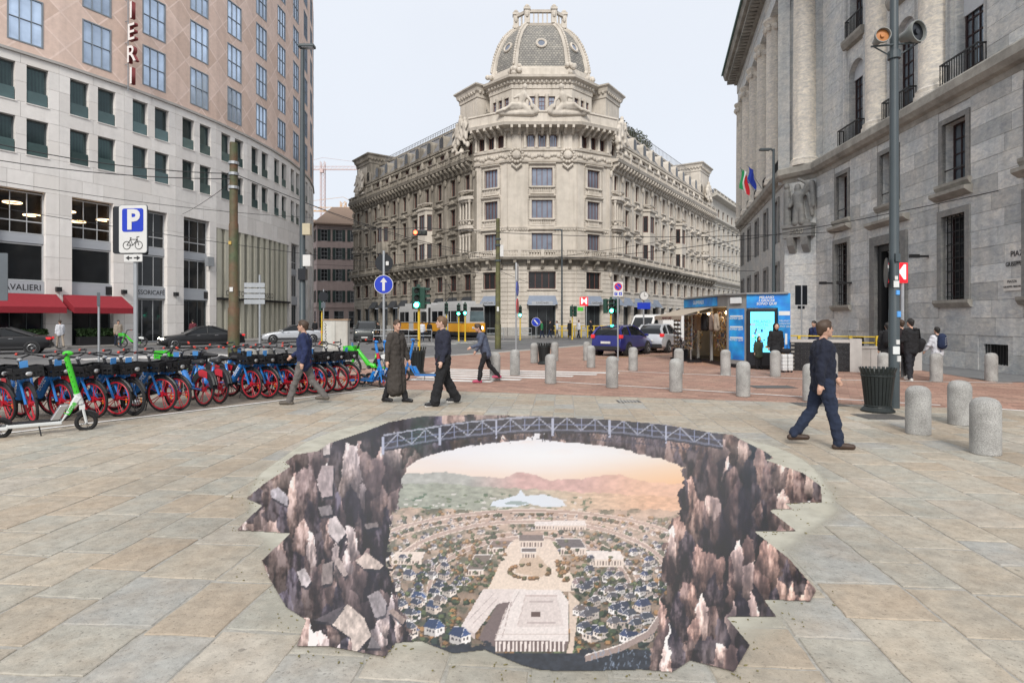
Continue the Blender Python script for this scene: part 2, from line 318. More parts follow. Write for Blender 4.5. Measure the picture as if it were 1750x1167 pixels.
# stone slabs
def pavermat():
    m = bpy.data.materials.new('stone_slab'); m.use_nodes = True; nt = m.node_tree; n = nt.nodes; l = nt.links; p = n['Principled BSDF']
    g = n.new('ShaderNodeNewGeometry'); oi = n.new('ShaderNodeObjectInfo')
    a = n.new('ShaderNodeMath'); l.new(g.outputs['Random Per Island'], a.inputs[0]); l.new(oi.outputs['Random'], a.inputs[1])
    f = n.new('ShaderNodeMath'); f.operation = 'FRACT'; l.new(a.outputs[0], f.inputs[0])
    r = n.new('ShaderNodeValToRGB'); l.new(f.outputs[0], r.inputs[0]); cr = r.color_ramp; cr.interpolation = 'CONSTANT'
    tones = [(0, (.395, .35, .285)), (.12, (.425, .385, .32)), (.25, (.39, .37, .32)), (.38, (.435, .39, .32)), (.5, (.41, .345, .27)), (.62, (.395, .38, .33)), (.74, (.445, .405, .345)), (.84, (.42, .36, .285)), (.93, (.375, .37, .345)), (1, (.405, .36, .29))]
    cr.elements[0].color = (*tones[0][1], 1); cr.elements[1].color = (*tones[-1][1], 1)
    for t, c in tones[1:-1]: cr.elements.new(t).color = (*c, 1)
    # big soft tonal clouds, medium mottling, fine pits
    off = n.new('ShaderNodeVectorMath'); off.operation = 'ADD'; l.new(g.outputs['Position'], off.inputs[0])
    sc = n.new('ShaderNodeVectorMath'); sc.operation = 'SCALE'; l.new(f.outputs[0], sc.inputs['Scale']); sc.inputs[0].default_value = (37, 21, 11); l.new(sc.outputs[0], off.inputs[1])
    def nz(scale, det, lo, hi, mn, mxv, src=off.outputs[0], rough=.6):
        t = n.new('ShaderNodeTexNoise'); t.inputs['Scale'].default_value = scale; t.inputs['Detail'].default_value = det; t.inputs['Roughness'].default_value = rough; l.new(src, t.inputs[0])
        k = n.new('ShaderNodeMapRange'); k.inputs[1].default_value = lo; k.inputs[2].default_value = hi; k.inputs[3].default_value = mn; k.inputs[4].default_value = mxv; l.new(t.outputs[0], k.inputs[0]); return k.outputs[0], t
    warm, _ = nz(2.6, 6, .42, .7, 0, .36)
    x = n.new('ShaderNodeMixRGB'); l.new(warm, x.inputs[0]); l.new(r.outputs[0], x.inputs[1]); x.inputs[2].default_value = (.43, .325, .225, 1)
    grey, _ = nz(2.1, 5, .52, .78, 0, .45)
    x2 = n.new('ShaderNodeMixRGB'); l.new(grey, x2.inputs[0]); l.new(x.outputs[0], x2.inputs[1]); x2.inputs[2].default_value = (.385, .375, .33, 1)
    v1, _ = nz(9, 8, .3, .7, .72, 1.24, rough=.75)
    pit, tp = nz(46, 4, .33, .43, .55, 1, rough=.75)
    mm = n.new('ShaderNodeMath'); mm.operation = 'MULTIPLY'; l.new(v1, mm.inputs[0]); l.new(pit, mm.inputs[1])
    st, _ = nz(.5, 6, .42, .7, 1.06, .8, src=g.outputs['Position'])
    m2 = n.new('ShaderNodeMath'); m2.operation = 'MULTIPLY'; l.new(mm.outputs[0], m2.inputs[0]); l.new(st, m2.inputs[1])
    vo = n.new('ShaderNodeTexVoronoi'); vo.inputs['Scale'].default_value = 2.3; l.new(g.outputs['Position'], vo.inputs[0]); gm_ = n.new('ShaderNodeMapRange'); gm_.inputs[1].default_value = .035; gm_.inputs[2].default_value = .05; gm_.inputs[3].default_value = .62; gm_.inputs[4].default_value = 1; l.new(vo.outputs['Distance'], gm_.inputs[0]); m3_ = n.new('ShaderNodeMath'); m3_.operation = 'MULTIPLY'; l.new(m2.outputs[0], m3_.inputs[0]); l.new(gm_.outputs[0], m3_.inputs[1]); m2 = m3_
    s2 = n.new('ShaderNodeVectorMath'); s2.operation = 'SCALE'; l.new(x2.outputs[0], s2.inputs[0]); m9 = n.new('ShaderNodeMath'); m9.operation = 'MULTIPLY'; m9.inputs[1].default_value = .88; l.new(m2.outputs[0], m9.inputs[0]); l.new(m9.outputs[0], s2.inputs['Scale']); l.new(s2.outputs[0], p.inputs['Base Color'])
    p.inputs['Roughness'].default_value = .72; p.inputs['Specular IOR Level'].default_value = .4
    b = n.new('ShaderNodeBump'); b.inputs['Strength'].default_value = .45; b.inputs['Distance'].default_value = .012; l.new(tp.outputs[0], b.inputs['Height']); l.new(b.outputs[0], p.inputs['Normal'])
    MATS['stone_slab'] = m; return m
SLAB = pavermat()
def clip(poly, p, nrm):
    out = []
    for i in range(len(poly)):
        a, b = poly[i - 1], poly[i]; da = (a[0] - p[0]) * nrm[0] + (a[1] - p[1]) * nrm[1]; db = (b[0] - p[0]) * nrm[0] + (b[1] - p[1]) * nrm[1]
        if (da > 0) != (db > 0): t = da / (da - db); out.append((a[0] + (b[0] - a[0]) * t, a[1] + (b[1] - a[1]) * t))
        if db > 0: out.append(b)
    return out
def area(p): return abs(sum(p[i - 1][0] * p[i][1] - p[i][0] * p[i - 1][1] for i in range(len(p)))) / 2
def inset(poly, d):
    c = (sum(p[0] for p in poly) / len(poly), sum(p[1] for p in poly) / len(poly)); out = []
    for x, y in poly:
        v = Vector((c[0] - x, c[1] - y)); out.append((x + v.x / max(v.length, .01) * d, y + v.y / max(v.length, .01) * d))
    return out
rg = random.Random(3); slabs = []
du = Vector((.0837, .9965)); dv = Vector((.9965, -.0837)); s = -16.0
lw = Vector((LW[1][0] - LW[0][0], LW[1][1] - LW[0][1])).normalized()
while s < 17:
    w = rg.choice((.40, .44, .48, .52, .56)); t = 1.2 + rg.random() * .6
    while t < 19:
        ln = rg.choice((.42, .5, .58, .64, .7, .8, .95)); g = .009
        P = [(s + g, t + g * 1.5), (s + w - g, t + g * 1.5), (s + w - g, t + ln - g * 1.5), (s + g, t + ln - g * 1.5)]
        P = [(a + rg.uniform(-.008, .008), b + rg.uniform(-.01, .01)) for a, b in P]
        E = []
        for q in range(4):
            a, b = P[q], P[(q + 1) % 4]; ns = 5 if t < 9 else 2
            for m in range(ns): f = m / ns; j = .0065 if m else .004; E.append((a[0] + (b[0] - a[0]) * f + rg.uniform(-j, j), a[1] + (b[1] - a[1]) * f + rg.uniform(-j, j)))
        P = [tuple(dv * a + du * b) for a, b in E]
        P = clip(P, (-3.3, 15.55), (-.276, -1)); P = clip(P, (-3.25, 15.7), (lw.y, -lw.x)) if len(P) > 2 else P
        P = clip(P, (0, 1.1), (0, 1)) if len(P) > 2 else P
        if len(P) > 2 and area(P) > .02:
            cx = sum(p[0] for p in P) / len(P); cy = sum(p[1] for p in P) / len(P)
            if abs(cx) < cy * .9 + 1.6: slabs.append((cy, cx, P, rg.uniform(-.002, .002)))
        t += ln
    s += w
pav = B().quad((-16, -.5, -.0065), (17, -.5, -.0065), (17, 1.2, -.0065), (-16, 1.2, -.0065)).obj('pavement', SLAB); struct(pav)
def slabmesh(b, P, h):
    n = len(P); Q = inset(P, .007); c = (sum(p[0] for p in P) / n, sum(p[1] for p in P) / n)
    if area(P) < 0: return
    sgn = sum(P[i - 1][0] * P[i][1] - P[i][0] * P[i - 1][1] for i in range(n))
    if sgn < 0: P = P[::-1]; Q = Q[::-1]
    vs = [(x, y, -.02) for x, y in P] + [(x, y, h - .005) for x, y in P] + [(x, y, h) for x, y in Q]
    b.add(vs, [(i, (i + 1) % n, n + (i + 1) % n, n + i) for i in range(n)] + [(n + i, n + (i + 1) % n, 2 * n + (i + 1) % n, 2 * n + i) for i in range(n)] + [tuple(range(2 * n, 3 * n))])
vis = lambda q: 2.85 < q[0] and abs(q[1]) < q[0] * .86 + .35
slabs.sort(key=lambda q: (not vis(q), q[0])); rest = B()
for i, (cy, cx, P, h) in enumerate(slabs):
    if i < 300:
        b = B(); slabmesh(b, [(x - cx, y - cy) for x, y in P], h); b.obj('slab', SLAB, pav, T(cx, cy, 0))
    else: slabmesh(rest, P, h)
ro = rest.obj('slab', SLAB, pav); ro['kind'] = 'stuff'
# manhole covers / grates
IRON = mat('cast_iron', (.09, .085, .08), .6, .3, 20, bump=.4, world=True)
def grate(px, py, w, d, n, label):
    x, y = gp(px, py); t = thing('drain_grate', label, 'grate', T(x, y, 0))
    B().box(-w / 2, w / 2, -d / 2, d / 2, .001, .005).obj('frame', IRON, t, local=True)
    for i in range(n): B().box(-w / 2 + .04 + (w - .08) * i / n, -w / 2 + .04 + (w - .08) * (i + .55) / n, -d / 2 + .05, d / 2 - .05, .004, .014).obj('bar', KERB, t, local=True)
grate(1074, 686, .5, .42, 6, 'small slotted iron drain grate set in the stone slabs behind the painting')
for px, py, w, l_ in ((1320, 661, 1.1, 'flat grey manhole cover in the red cycle path before the kiosk'), (1400, 691, 1.0, 'dark manhole cover where slabs meet the red path near the walking man'), (1505, 712, .8, 'dark iron manhole cover at the foot of the litter bin')):
    x, y = gp(px, py); o = B().box(-w / 2, w / 2, -.3, .3, .001, .006).box(-w / 2 + .05, w / 2 - .05, -.25, .25, .002, .009).obj('manhole_cover', IRON, None, T(x, y, 0)); tag(o, l_, 'manhole cover')
# pavements round the buildings
def raised(name, path, m=SIDEW, z=0):
    struct(B().prism(path, -.3, z).obj(name, m))
raised('sidewalk', [(-60, 12), (-36.5, 36), (-29, 39), (-25, 46), (-21.6, 54), (-20.6, 66), (-22.5, 84), (-40, 84), (-60, 40)])
raised('sidewalk', [(-40, 108), (-28.3, 94), (-7.5, 64.5), (-1, 61.5), (7.6, 61.5), (14, 64), (38.5, 103), (60, 150), (-40, 150)], z=-.005)
raised('sidewalk', [(-70, 150), (-40, 100), (-26, 101), (-27, 150)], z=-.01)

# ------------------------------------------------------------------ the printed picture on the pavement
def crop7(pts): return [(380 + x * .6057, 680 + y * .6057) for x, y in pts]
OUT = crop7([(38, 375), (110, 305), (65, 285), (120, 240), (190, 195), (175, 182), (205, 160), (270, 150), (300, 128), (400, 95), (470, 68), (560, 52), (700, 47), (900, 52), (1100, 62), (1250, 75), (1380, 98), (1440, 104), (1460, 116), (1530, 150), (1560, 172), (1535, 176), (1570, 188), (1640, 213), (1690, 250), (1692, 297), (1590, 300), (1615, 317), (1545, 318), (1625, 380), (1505, 380), (1600, 455), (1678, 545), (1660, 577), (1530, 572), (1565, 620), (1425, 622), (1490, 700), (1445, 778), (1420, 770), (1320, 745), (1270, 778), (1180, 770), (1000, 775), (900, 772), (850, 760), (740, 715), (650, 725), (560, 690), (490, 695), (460, 735), (380, 720), (300, 705), (208, 705), (235, 630), (180, 595), (130, 510), (110, 460), (190, 385)])
PX0, PX1, PY0, PY1 = 400, 1408, 705, 1154
cw, ch = PX1 - PX0, PY1 - PY0
gx, gy = np.meshgrid(np.arange(PX0, PX1) + .5, np.arange(PY0, PY1) + .5)
rs = np.random.RandomState(5)
def vnoise(x, y, seed):
    r = np.random.RandomState(seed).rand(256, 256); xi = np.floor(x).astype(int); yi = np.floor(y).astype(int); fx = x - xi; fy = y - yi
    fx = fx * fx * (3 - 2 * fx); fy = fy * fy * (3 - 2 * fy); g = lambda a, b: r[a % 256, b % 256]
    return (g(xi, yi) * (1 - fx) + g(xi + 1, yi) * fx) * (1 - fy) + (g(xi, yi + 1) * (1 - fx) + g(xi + 1, yi + 1) * fx) * fy
def fbm(x, y, seed, o=5, k=.55):
    t = 0; a = 1; n = 0
    for i in range(o): t = t + a * vnoise(x * 2 ** i, y * 2 ** i, seed + i); n += a; a *= k
    return t / n
def inpoly(pts, x=None, y=None):
    x = gx if x is None else x; y = gy if y is None else y; r = np.zeros(x.shape, bool); j = len(pts) - 1
    for i in range(len(pts)):
        xi, yi = pts[i]; xj, yj = pts[j]
        if yi != yj: r ^= ((yi > y) != (yj > y)) & (x < (xj - xi) * (y - yi) / (yj - yi) + xi)
        j = i
    return r
C = np.zeros((ch, cw, 3)); A3 = lambda c: np.array(c, float)
def poly(pts, col, a=1.0, tex=0):
    xs = [p[0] for p in pts]; ys = [p[1] for p in pts]; x0 = max(0, int(min(xs)) - PX0 - 1); x1 = min(cw, int(max(xs)) - PX0 + 2); y0 = max(0, int(min(ys)) - PY0 - 1); y1 = min(ch, int(max(ys)) - PY0 + 2)
    if x1 <= x0 or y1 <= y0: return
    m = inpoly(pts, gx[y0:y1, x0:x1], gy[y0:y1, x0:x1]); s = C[y0:y1, x0:x1]; c = A3(col)
    if tex: c = c * (1 + tex * (fbm(gx[y0:y1, x0:x1] / 5, gy[y0:y1, x0:x1] / 9, int(xs[0])) - .5))[..., None]; s[m] = s[m] * (1 - a) + c[m] * a
    else: s[m] = s[m] * (1 - a) + c * a
def line(p, q, w, col, a=1.0):
    d = Vector((q[0] - p[0], q[1] - p[1])); n = Vector((-d.y, d.x)).normalized() * w / 2
    poly([(p[0] - n.x, p[1] - n.y), (q[0] - n.x, q[1] - n.y), (q[0] + n.x, q[1] + n.y), (p[0] + n.x, p[1] + n.y)], col, a)
def pline(pts, w, col, a=1.0):
    for p, q in zip(pts[:-1], pts[1:]): line(p, q, w, col, a)
def disc(x, y, rx, ry, col, a=1.0):
    poly([(x + rx * cos(t * pi / 6) * rs.uniform(.8, 1.2), y + ry * sin(t * pi / 6) * rs.uniform(.8, 1.2)) for t in range(12)], col, a)
lerp = lambda a, b, t: A3(a) * (1 - t[..., None]) + A3(b) * t[..., None]
cl01 = lambda v: np.clip(v, 0, 1)
# sky
sk = lerp((250, 246, 250), (253, 226, 205), cl01((gy - 772) / 55)); sk = sk * (1 - cl01((gx - 960) / 260)[..., None] * .85) + lerp((255, 240, 222), (255, 188, 120), cl01((gy - 775) / 60)) * (cl01((gx - 960) / 260) * .85)[..., None]
cn = cl01((fbm(gx / 60, gy / 9, 11) - .5) * 5) * cl01(1 - (gy - 760) / 50); C[:] = sk * (1 - .22 * cn[..., None]) + A3((255, 196, 160)) * .22 * cn[..., None]; C[:] = C + (255 - C) * (cl01(1 - np.hypot((gx - 940) / 230, (gy - 778) / 36)) * .85)[..., None]
# hills and plain
def ridge(pts):
    xs, ys = zip(*pts); return np.interp(gx, xs, ys) + (fbm(gx / 14, gx * 0 + 3.3, 21) - .5) * 7
m = gy > ridge([(650, 812), (700, 810), (760, 808), (800, 815), (860, 818), (893, 806), (940, 822), (1000, 818), (1060, 812), (1110, 826), (1200, 828)])
hill = lerp((190, 188, 182), (224, 184, 178), cl01((gx - 800) / 90)); hill = hill * (1 - cl01((gx - 1000) / 90)[..., None]) + A3((240, 196, 172)) * cl01((gx - 1000) / 90)[..., None]
hill = hill * (.86 + .28 * fbm(gx / 10, gy / 6, 31))[..., None]; C[m] = hill[m]
m = gy > ridge([(650, 830), (740, 826), (800, 832), (900, 836), (980, 842), (1060, 846), (1200, 850)])
pl = lerp((172, 174, 160), (220, 192, 168), cl01((gx - 820) / 200)); pl = pl * (1 - cl01((gx - 1030) / 80)[..., None]) + A3((230, 186, 156)) * cl01((gx - 1030) / 80)[..., None]
pl = pl * (.8 + .42 * fbm(gx / 9, gy / 3.5, 41))[..., None]; C[m] = pl[m]
for i in range(150): x, y = rs.uniform(690, 1010), rs.uniform(845, 885); disc(x, y, rs.uniform(2, 6), rs.uniform(1, 2.2), [(96, 118, 96), (120, 130, 104), (235, 228, 222)][rs.randint(3)], .8)
poly([(838, 866), (842, 858), (868, 852), (885, 846), (890, 838), (897, 848), (930, 846), (960, 855), (968, 866), (930, 868), (905, 862), (880, 868)], (232, 238, 246)); poly([(855, 862), (880, 857), (905, 860), (890, 864)], (150, 165, 160), .8)
# town ground, roads
m = gy > 872 + (fbm(gx / 20, gy * 0, 51) - .5) * 12; tg = lerp((205, 178, 158), (128, 110, 94), cl01((gy - 870) / 240)) * (.75 + .5 * fbm(gx / 12, gy / 7, 61))[..., None]
gm = cl01((fbm(gx / 22, gy / 12, 71) - .47) * 6); tg = tg * (1 - gm[..., None] * .75) + A3((74, 82, 66)) * (gm * .75)[..., None]; C[m] = tg[m]
def ring(rx, ry, cx, cy, a0, a1, w, col):
    pline([(cx + rx * cos(radians(a)), cy + ry * sin(radians(a))) for a in range(a0, a1 + 1, 4)], w, col)
for (rx, ry, cy, w) in ((300, 105, 985, 7), (245, 118, 1005, 8), (190, 96, 1010, 8)):
    ring(rx, ry, 905, cy, 150, 395, w + 3, (236, 214, 196)); ring(rx, ry, 905, cy, 150, 395, w, (186, 158, 142))
def house(x, y, s, roof=None, flip=False):
    f = -1 if flip else 1; roof = roof or [(70, 74, 86), (88, 84, 88), (112, 96, 90), (64, 70, 88), (58, 66, 86)][rs.randint(5)]; wl = A3([(246, 232, 220), (232, 214, 200), (252, 244, 238)][rs.randint(3)])
    P = lambda a, b: (x + f * a * s, y + b * s)
    poly([P(-10, 2), P(-9, 7), P(10, 8), P(10, 2)], (70, 68, 66), .7)
    poly([P(-9, -2), P(1, 1), P(1, 8), P(-9, 5)], wl * .78); poly([P(1, 1), P(9, -2), P(9, 4), P(1, 8)], wl)
    poly([P(-10, -2), P(-5, -9), P(4, -8), P(1, 1)], roof); poly([P(4, -8), P(10, -2), P(1, 1)], A3(roof) * 1.35); line(P(-5, -9), P(4, -8), max(.7, .5 * s), (225, 220, 222)); line(P(4, -8), P(1, 1), max(.7, .45 * s), (235, 230, 230), .8); line(P(4, -8), P(10, -2), max(.7, .4 * s), (235, 230, 230), .7)
    if s > .8:
        for a in (-7, -4, -1): poly([P(a, 1 + a * .25 + 1), P(a + 1.5, 1.6 + a * .25 + 1), P(a + 1.5, 3.6 + a * .25 + 1), P(a, 3.2 + a * .25 + 1)], (70, 66, 70))
        for a in (3, 6): poly([P(a, 1.4 - a * .3 + .8), P(a + 1.4, 1 - a * .3 + .8), P(a + 1.4, 3.4 - a * .3 + .8), P(a, 3.8 - a * .3 + .8)], (80, 74, 74))
items = []
for (rx, ry, cy, n) in ((335, 100, 972, 60), (300, 98, 980, 56), (262, 97, 988, 48), (228, 92, 998, 40), (190, 84, 1004, 28), (155, 70, 1010, 16), (250, 60, 1050, 14)):
    for i in range(n):
        a = radians(165 + 210 * i / (n - 1) + rs.uniform(-3, 3)); x, y = 905 + rx * cos(a), cy + ry * sin(a) + rs.uniform(-4, 4)
        if 655 < x < 1160 and y > 878: items.append((y, x, 'h'))
for i in range(760):
    x, y = rs.uniform(655, 1160), 875 + 245 * rs.rand() ** 1.1
    if (x - 905) ** 2 / 60 ** 2 + (y - 965) ** 2 / 45 ** 2 > 1: items.append((y, x, 't'))
for i in range(70): items.append((rs.uniform(1040, 1135), rs.choice([rs.uniform(975, 1130), rs.uniform(690, 800)]), 't'))
for y, x, k in sorted(items):
    s = .3 + (y - 875) / 200
    if k == 'h': house(x, y, s * .98, [(96, 92, 96), (112, 100, 98), (84, 84, 94), None][rs.randint(4)], flip=x > 905)
    else:
        c = A3([(58, 70, 52), (78, 86, 60), (120, 92, 62), (48, 58, 52), (146, 112, 76), (96, 104, 74)][rs.randint(6)]); r = rs.uniform(3, 6.5) * (.55 + s * .6)
        disc(x, y, r, r * .75, c * .72); disc(x - r * .2, y - r * .25, r * .65, r * .5, c * 1.25)
# town square, halls
for (rx, ry, cy, w) in ((318, 104, 978, 4), (245, 104, 996, 5), (172, 92, 1012, 6)):
    ring(rx, ry, 905, cy, 165, 375, w + 2.4, (240, 222, 208)); ring(rx, ry, 905, cy, 165, 375, w, (188, 162, 150))
for i in range(150):
    a = radians(rs.uniform(160, 380)); q_ = rs.randint(3); rx, ry, cy = ((300, 100, 980), (226, 100, 1000), (190, 96, 1010))[q_]; x, y = 905 + rx * cos(a), cy + ry * sin(a); c = A3([(58, 70, 52), (70, 78, 58), (110, 88, 62)][rs.randint(3)]); disc(x, y, 4.4, 3.4, c * .7); disc(x - 1, y - 1, 2.8, 2.2, c * 1.2)
poly([(838, 1000), (868, 935), (882, 922), (940, 922), (958, 950), (985, 1000), (1000, 1012), (830, 1012)], (240, 220, 202))
poly([(880, 980), (893, 950), (920, 950), (940, 975), (925, 988)], (214, 188, 164))
for i in range(46):
    a = rs.uniform(0, 2 * pi); x, y = [(905 + 34 * cos(a), 978 + 12 * sin(a)), (962 + rs.uniform(-10, 10), 985 + rs.uniform(-24, 14))][i % 2]; c = A3([(150, 112, 78), (122, 96, 66), (104, 100, 70)][rs.randint(3)]); disc(x, y, 4.5, 3.6, c * .75); disc(x - 1, y - 1, 3, 2.3, c * 1.2)
def hall(x0, x1, y0, y1, h, sk, roof, wl=(240, 222, 206)):
    poly([(x0, y0), (x1, y0), (x1 + sk, y1), (x0 + sk, y1)], roof); poly([(x0 + sk, y1), (x1 + sk, y1), (x1 + sk, y1 + h), (x0 + sk, y1 + h)], wl); pline([(x0, y0), (x1, y0), (x1 + sk, y1), (x0 + sk, y1), (x0, y0)], 1, (250, 244, 240))
    n = int((x1 - x0) / 5)
    for i in range(n): a = x0 + sk + 2 + (x1 - x0 - 3) * i / n; poly([(a, y1 + h * .25), (a + 2, y1 + h * .25), (a + 2, y1 + h * .85), (a, y1 + h * .85)], (110, 92, 86))
hall(886, 928, 916, 926, 12, 2, (112, 102, 100)); hall(890, 916, 938, 946, 9, 1, (104, 98, 98)); hall(842, 876, 926, 938, 10, -10, (128, 112, 106)); hall(948, 992, 922, 938, 12, 10, (92, 88, 92)); hall(1002, 1060, 944, 958, 12, 6, (250, 238, 230)); hall(945, 1000, 890, 900, 7, 2, (250, 244, 240)); hall(915, 945, 893, 900, 6, 0, (246, 240, 238)); hall(812, 842, 950, 976, 9, -16, (120, 108, 100)); hall(676, 726, 945, 958, 8, -6, (244, 226, 212))
poly([(826, 1008), (880, 1008), (872, 1034), (850, 1034), (812, 1085), (788, 1072)], (234, 220, 214)); poly([(850, 1034), (872, 1030), (858, 1100), (836, 1112), (818, 1092)], (122, 106, 104)); poly([(788, 1072), (812, 1085), (812, 1094), (788, 1080)], (214, 196, 188))
poly([(880, 1008), (958, 1010), (972, 1030), (972, 1098), (846, 1098), (868, 1040)], (240, 228, 222)); poly([(898, 1020), (952, 1020), (964, 1072), (884, 1074)], (228, 214, 208)); poly([(904, 1046), (926, 1046), (928, 1058), (904, 1058)], (222, 208, 202)); poly([(908, 1048), (923, 1048), (924, 1056), (908, 1056)], (104, 84, 78))
pline([(884, 1074), (898, 1020), (952, 1020)], 1.2, (208, 190, 184)); pline([(866, 1040), (846, 1096)], 2, (206, 190, 184)); pline([(874, 1030), (858, 1092)], 1.4, (190, 172, 166)); line((846, 1086), (972, 1086), 2, (214, 198, 190))
poly([(844, 1096), (972, 1098), (966, 1116), (842, 1116)], (120, 102, 98))
for i in range(17): poly([(846 + i * 7.2, 1098), (849.4 + i * 7.2, 1098), (849 + i * 7.2, 1116), (845.6 + i * 7.2, 1116)], (246, 232, 224))
poly([(972, 1012), (990, 1030), (975, 1150), (958, 1150), (974, 1098)], (226, 204, 186))
for (x, y, s, r) in ((700, 985, 1.2, (70, 76, 96)), (735, 968, 1.0, (84, 84, 94)), (742, 1040, 1.5, (64, 78, 108)), (700, 1082, 1.7, (58, 72, 104)), (1040, 990, 1.2, (104, 94, 92)), (1062, 1010, 1.4, (96, 92, 96)), (1010, 1050, 1.6, (84, 84, 92)), (1110, 960, 1.0, (56, 66, 96)), (1082, 945, .9, (60, 68, 92)), (1075, 1090, 1.8, (50, 60, 88)), (742, 1076, 1.9, (52, 70, 104)), (786, 1090, 2.0, (50, 66, 100)), (704, 1052, 1.7, (60, 72, 100)), (1012, 1086, 1.9, (46, 56, 80)), (1064, 1064, 1.8, (52, 62, 92)), (1098, 1038, 1.6, (58, 66, 92)), (990, 1000, 1.4, (120, 104, 104)), (1028, 1020, 1.5, (110, 100, 96)), (1105, 1012, 1.3, (52, 64, 96)), (716, 1025, 1.4, (62, 80, 116)), (1104, 985, 1.1, (52, 62, 92)), (768, 1012, 1.3, (80, 78, 84)), (760, 985, 1.1, (74, 76, 90))): house(x, y, s, r, x > 905)
hs_ = sorted([(rs.uniform(955, 1098), rs.uniform(672, 800) if i % 2 else rs.uniform(985, 1130)) for i in range(64)])
for y, x in hs_:
    if not (x < 800 and x > 792 - (y - 1000)): house(x, y, .42 + (y - 875) / 210, [(70, 74, 86), (92, 90, 96), (58, 64, 82), (110, 100, 98)][rs.randint(4)], x > 905); disc(x + rs.uniform(-14, 14), y + rs.uniform(2, 9), 5, 4, (52, 62, 48)); disc(x + rs.uniform(-14, 14), y + rs.uniform(2, 9), 3.4, 2.6, (110, 100, 68))
m = (gy > 1104 + 22 * np.sin(gx / 60.0) * 0 + (fbm(gx / 18, gy / 9, 81) - .5) * 24 + cl01((gx - 860) / 120) * 10) & (gx > 640) & ((gx < 846) | (gx > 990) | (gy > 1118)); C[m] = (A3((44, 48, 56)) * (.6 + .9 * fbm(gx / 6, gy / 5, 91))[..., None])[m]
pline([(1000, 1128), (1060, 1110), (1110, 1085), (1135, 1050)], 11, (166, 146, 138)); pline([(1000, 1122), (1058, 1105), (1106, 1080), (1128, 1048)], 2, (240, 228, 220))
for i in range(60): x, y = rs.uniform(1010, 1125), rs.uniform(1118, 1160); line((x, y), (x + rs.uniform(-5, 5), y - rs.uniform(4, 11)), 1.4, (150, 165, 185), .6)
for i in range(240): x, y = 880 + rs.normal() * 75, rs.uniform(925, 1010); c = A3([(92, 98, 70), (140, 108, 76), (70, 80, 60)][rs.randint(3)]); (disc(x, y, 4, 3, c * .75), disc(x - 1, y - 1, 2.6, 2, c * 1.2)) if abs(x - 912) > 34 + (y - 925) * .55 else None
for i in range(9): line((872 + i * 1.5, 1014 + i * 8), (948 + i * 2, 1014 + i * 8), .8, (214, 200, 196), .7)
for (x0, y0, x1, y1) in ((800, 1062, 846, 1014), (806, 1070, 852, 1022), (888, 1012, 872, 1040), (905, 1030, 945, 1030), (900, 1066, 950, 1066)): line((x0, y0), (x1, y1), 1.2, (196, 180, 176))
tw = cl01((gy - 868) / 20) * cl01(1 - (gy - 880) / 130) * .34; C[:] = C * (1 - tw[..., None]) + A3((238, 214, 204)) * tw[..., None]; C[:] = np.where((gy > 885)[..., None], C * (.92 + .16 * fbm(gx / 2.2, gy / 2.2, 301, 2))[..., None], C)
# warm haze over the right half
hz = cl01((gx - 900) / 260) * cl01(1 - abs(gy - 845) / 80); C[:] = C * (1 - .32 * hz[..., None]) + A3((255, 198, 158)) * .32 * hz[..., None]
# cliffs
wob = (fbm(gx / 11, gy / 13, 101) - .5) * 26
li = np.interp(gy, [705, 752, 764, 785, 800, 850, 900, 960, 1040, 1080, 1120, 1160], [960, 900, 790, 715, 690, 681, 670, 662, 684, 700, 716, 740]) + wob
ri = np.interp(gy, [705, 752, 764, 785, 800, 870, 900, 950, 1020, 1080, 1160], [960, 920, 1045, 1130, 1166, 1160, 1146, 1134, 1134, 1122, 1112]) + wob
cm = (gx < li) | (gx > ri)
n1 = fbm(gx / 26, gy / 60, 111, 6, .62); n2 = fbm(gx / 7, gy / 26, 121, 5, .65); n3 = fbm(gx / 55, gy / 40, 131, 3)
n4 = fbm(gx / 3.2, gy / 7, 171, 3, .7); v = cl01((n1 * .34 + n2 * .42 + n3 * .08 + n4 * .16 - .43) * 5.6); br = cl01(.5 + (gx - 1150) / 200 * .4)
ck = lerp((24, 24, 34), (118, 100, 98), cl01(v * 1.7)); ck = ck * (1 - cl01(v * 2.2 - 1.1)[..., None]) + lerp((204, 190, 192), (206, 184, 174), br) * cl01(v * 2.2 - 1.1)[..., None]
ed = cl01((np.hypot((gx - 905) / 500, (gy - 930) / 235) - .74) * 4.0) * cl01((fbm(gx / 18, gy / 12, 141) - .38) * 5); ck = ck * (1 - .72 * ed[..., None]) + A3((236, 222, 216)) * (.72 * ed)[..., None] * (.55 + .75 * n2)[..., None]
dk = cl01(1 - abs(gx - 640) / 130) * cl01((fbm(gx / 30, gy / 40, 151) - .4) * 4); dk2 = cl01(1 - abs(gx - 1255) / 70) * .85; dd = np.maximum(dk * .75, dk2 * cl01((fbm(gx / 22, gy / 60, 161) - .32) * 4)); ck = ck * (1 - dd[..., None]) + A3((38, 38, 50)) * dd[..., None]
nsd = 520; SX = rs.uniform(400, 1408, nsd); SY = rs.uniform(700, 1160, nsd); tone = rs.choice(4, nsd, p=[.4, .27, .22, .11]); wx = gx + (fbm(gx / 14, gy / 18, 201) - .5) * 16; wy = gy + (fbm(gx / 14, gy / 18, 211) - .5) * 22
bd = np.full(gx.shape, 1e9); bi = np.zeros(gx.shape, int)
for i in range(nsd):
    d = ((wx - SX[i]) / 10) ** 2 + ((wy - SY[i]) / 34) ** 2; m = d < bd; bd[m] = d[m]; bi[m] = i
pal4 = np.array([(26, 28, 40), (78, 70, 72), (138, 122, 118), (224, 212, 210)], float); fc = pal4[tone][bi]; rel = (wy - SY[bi]) / 30
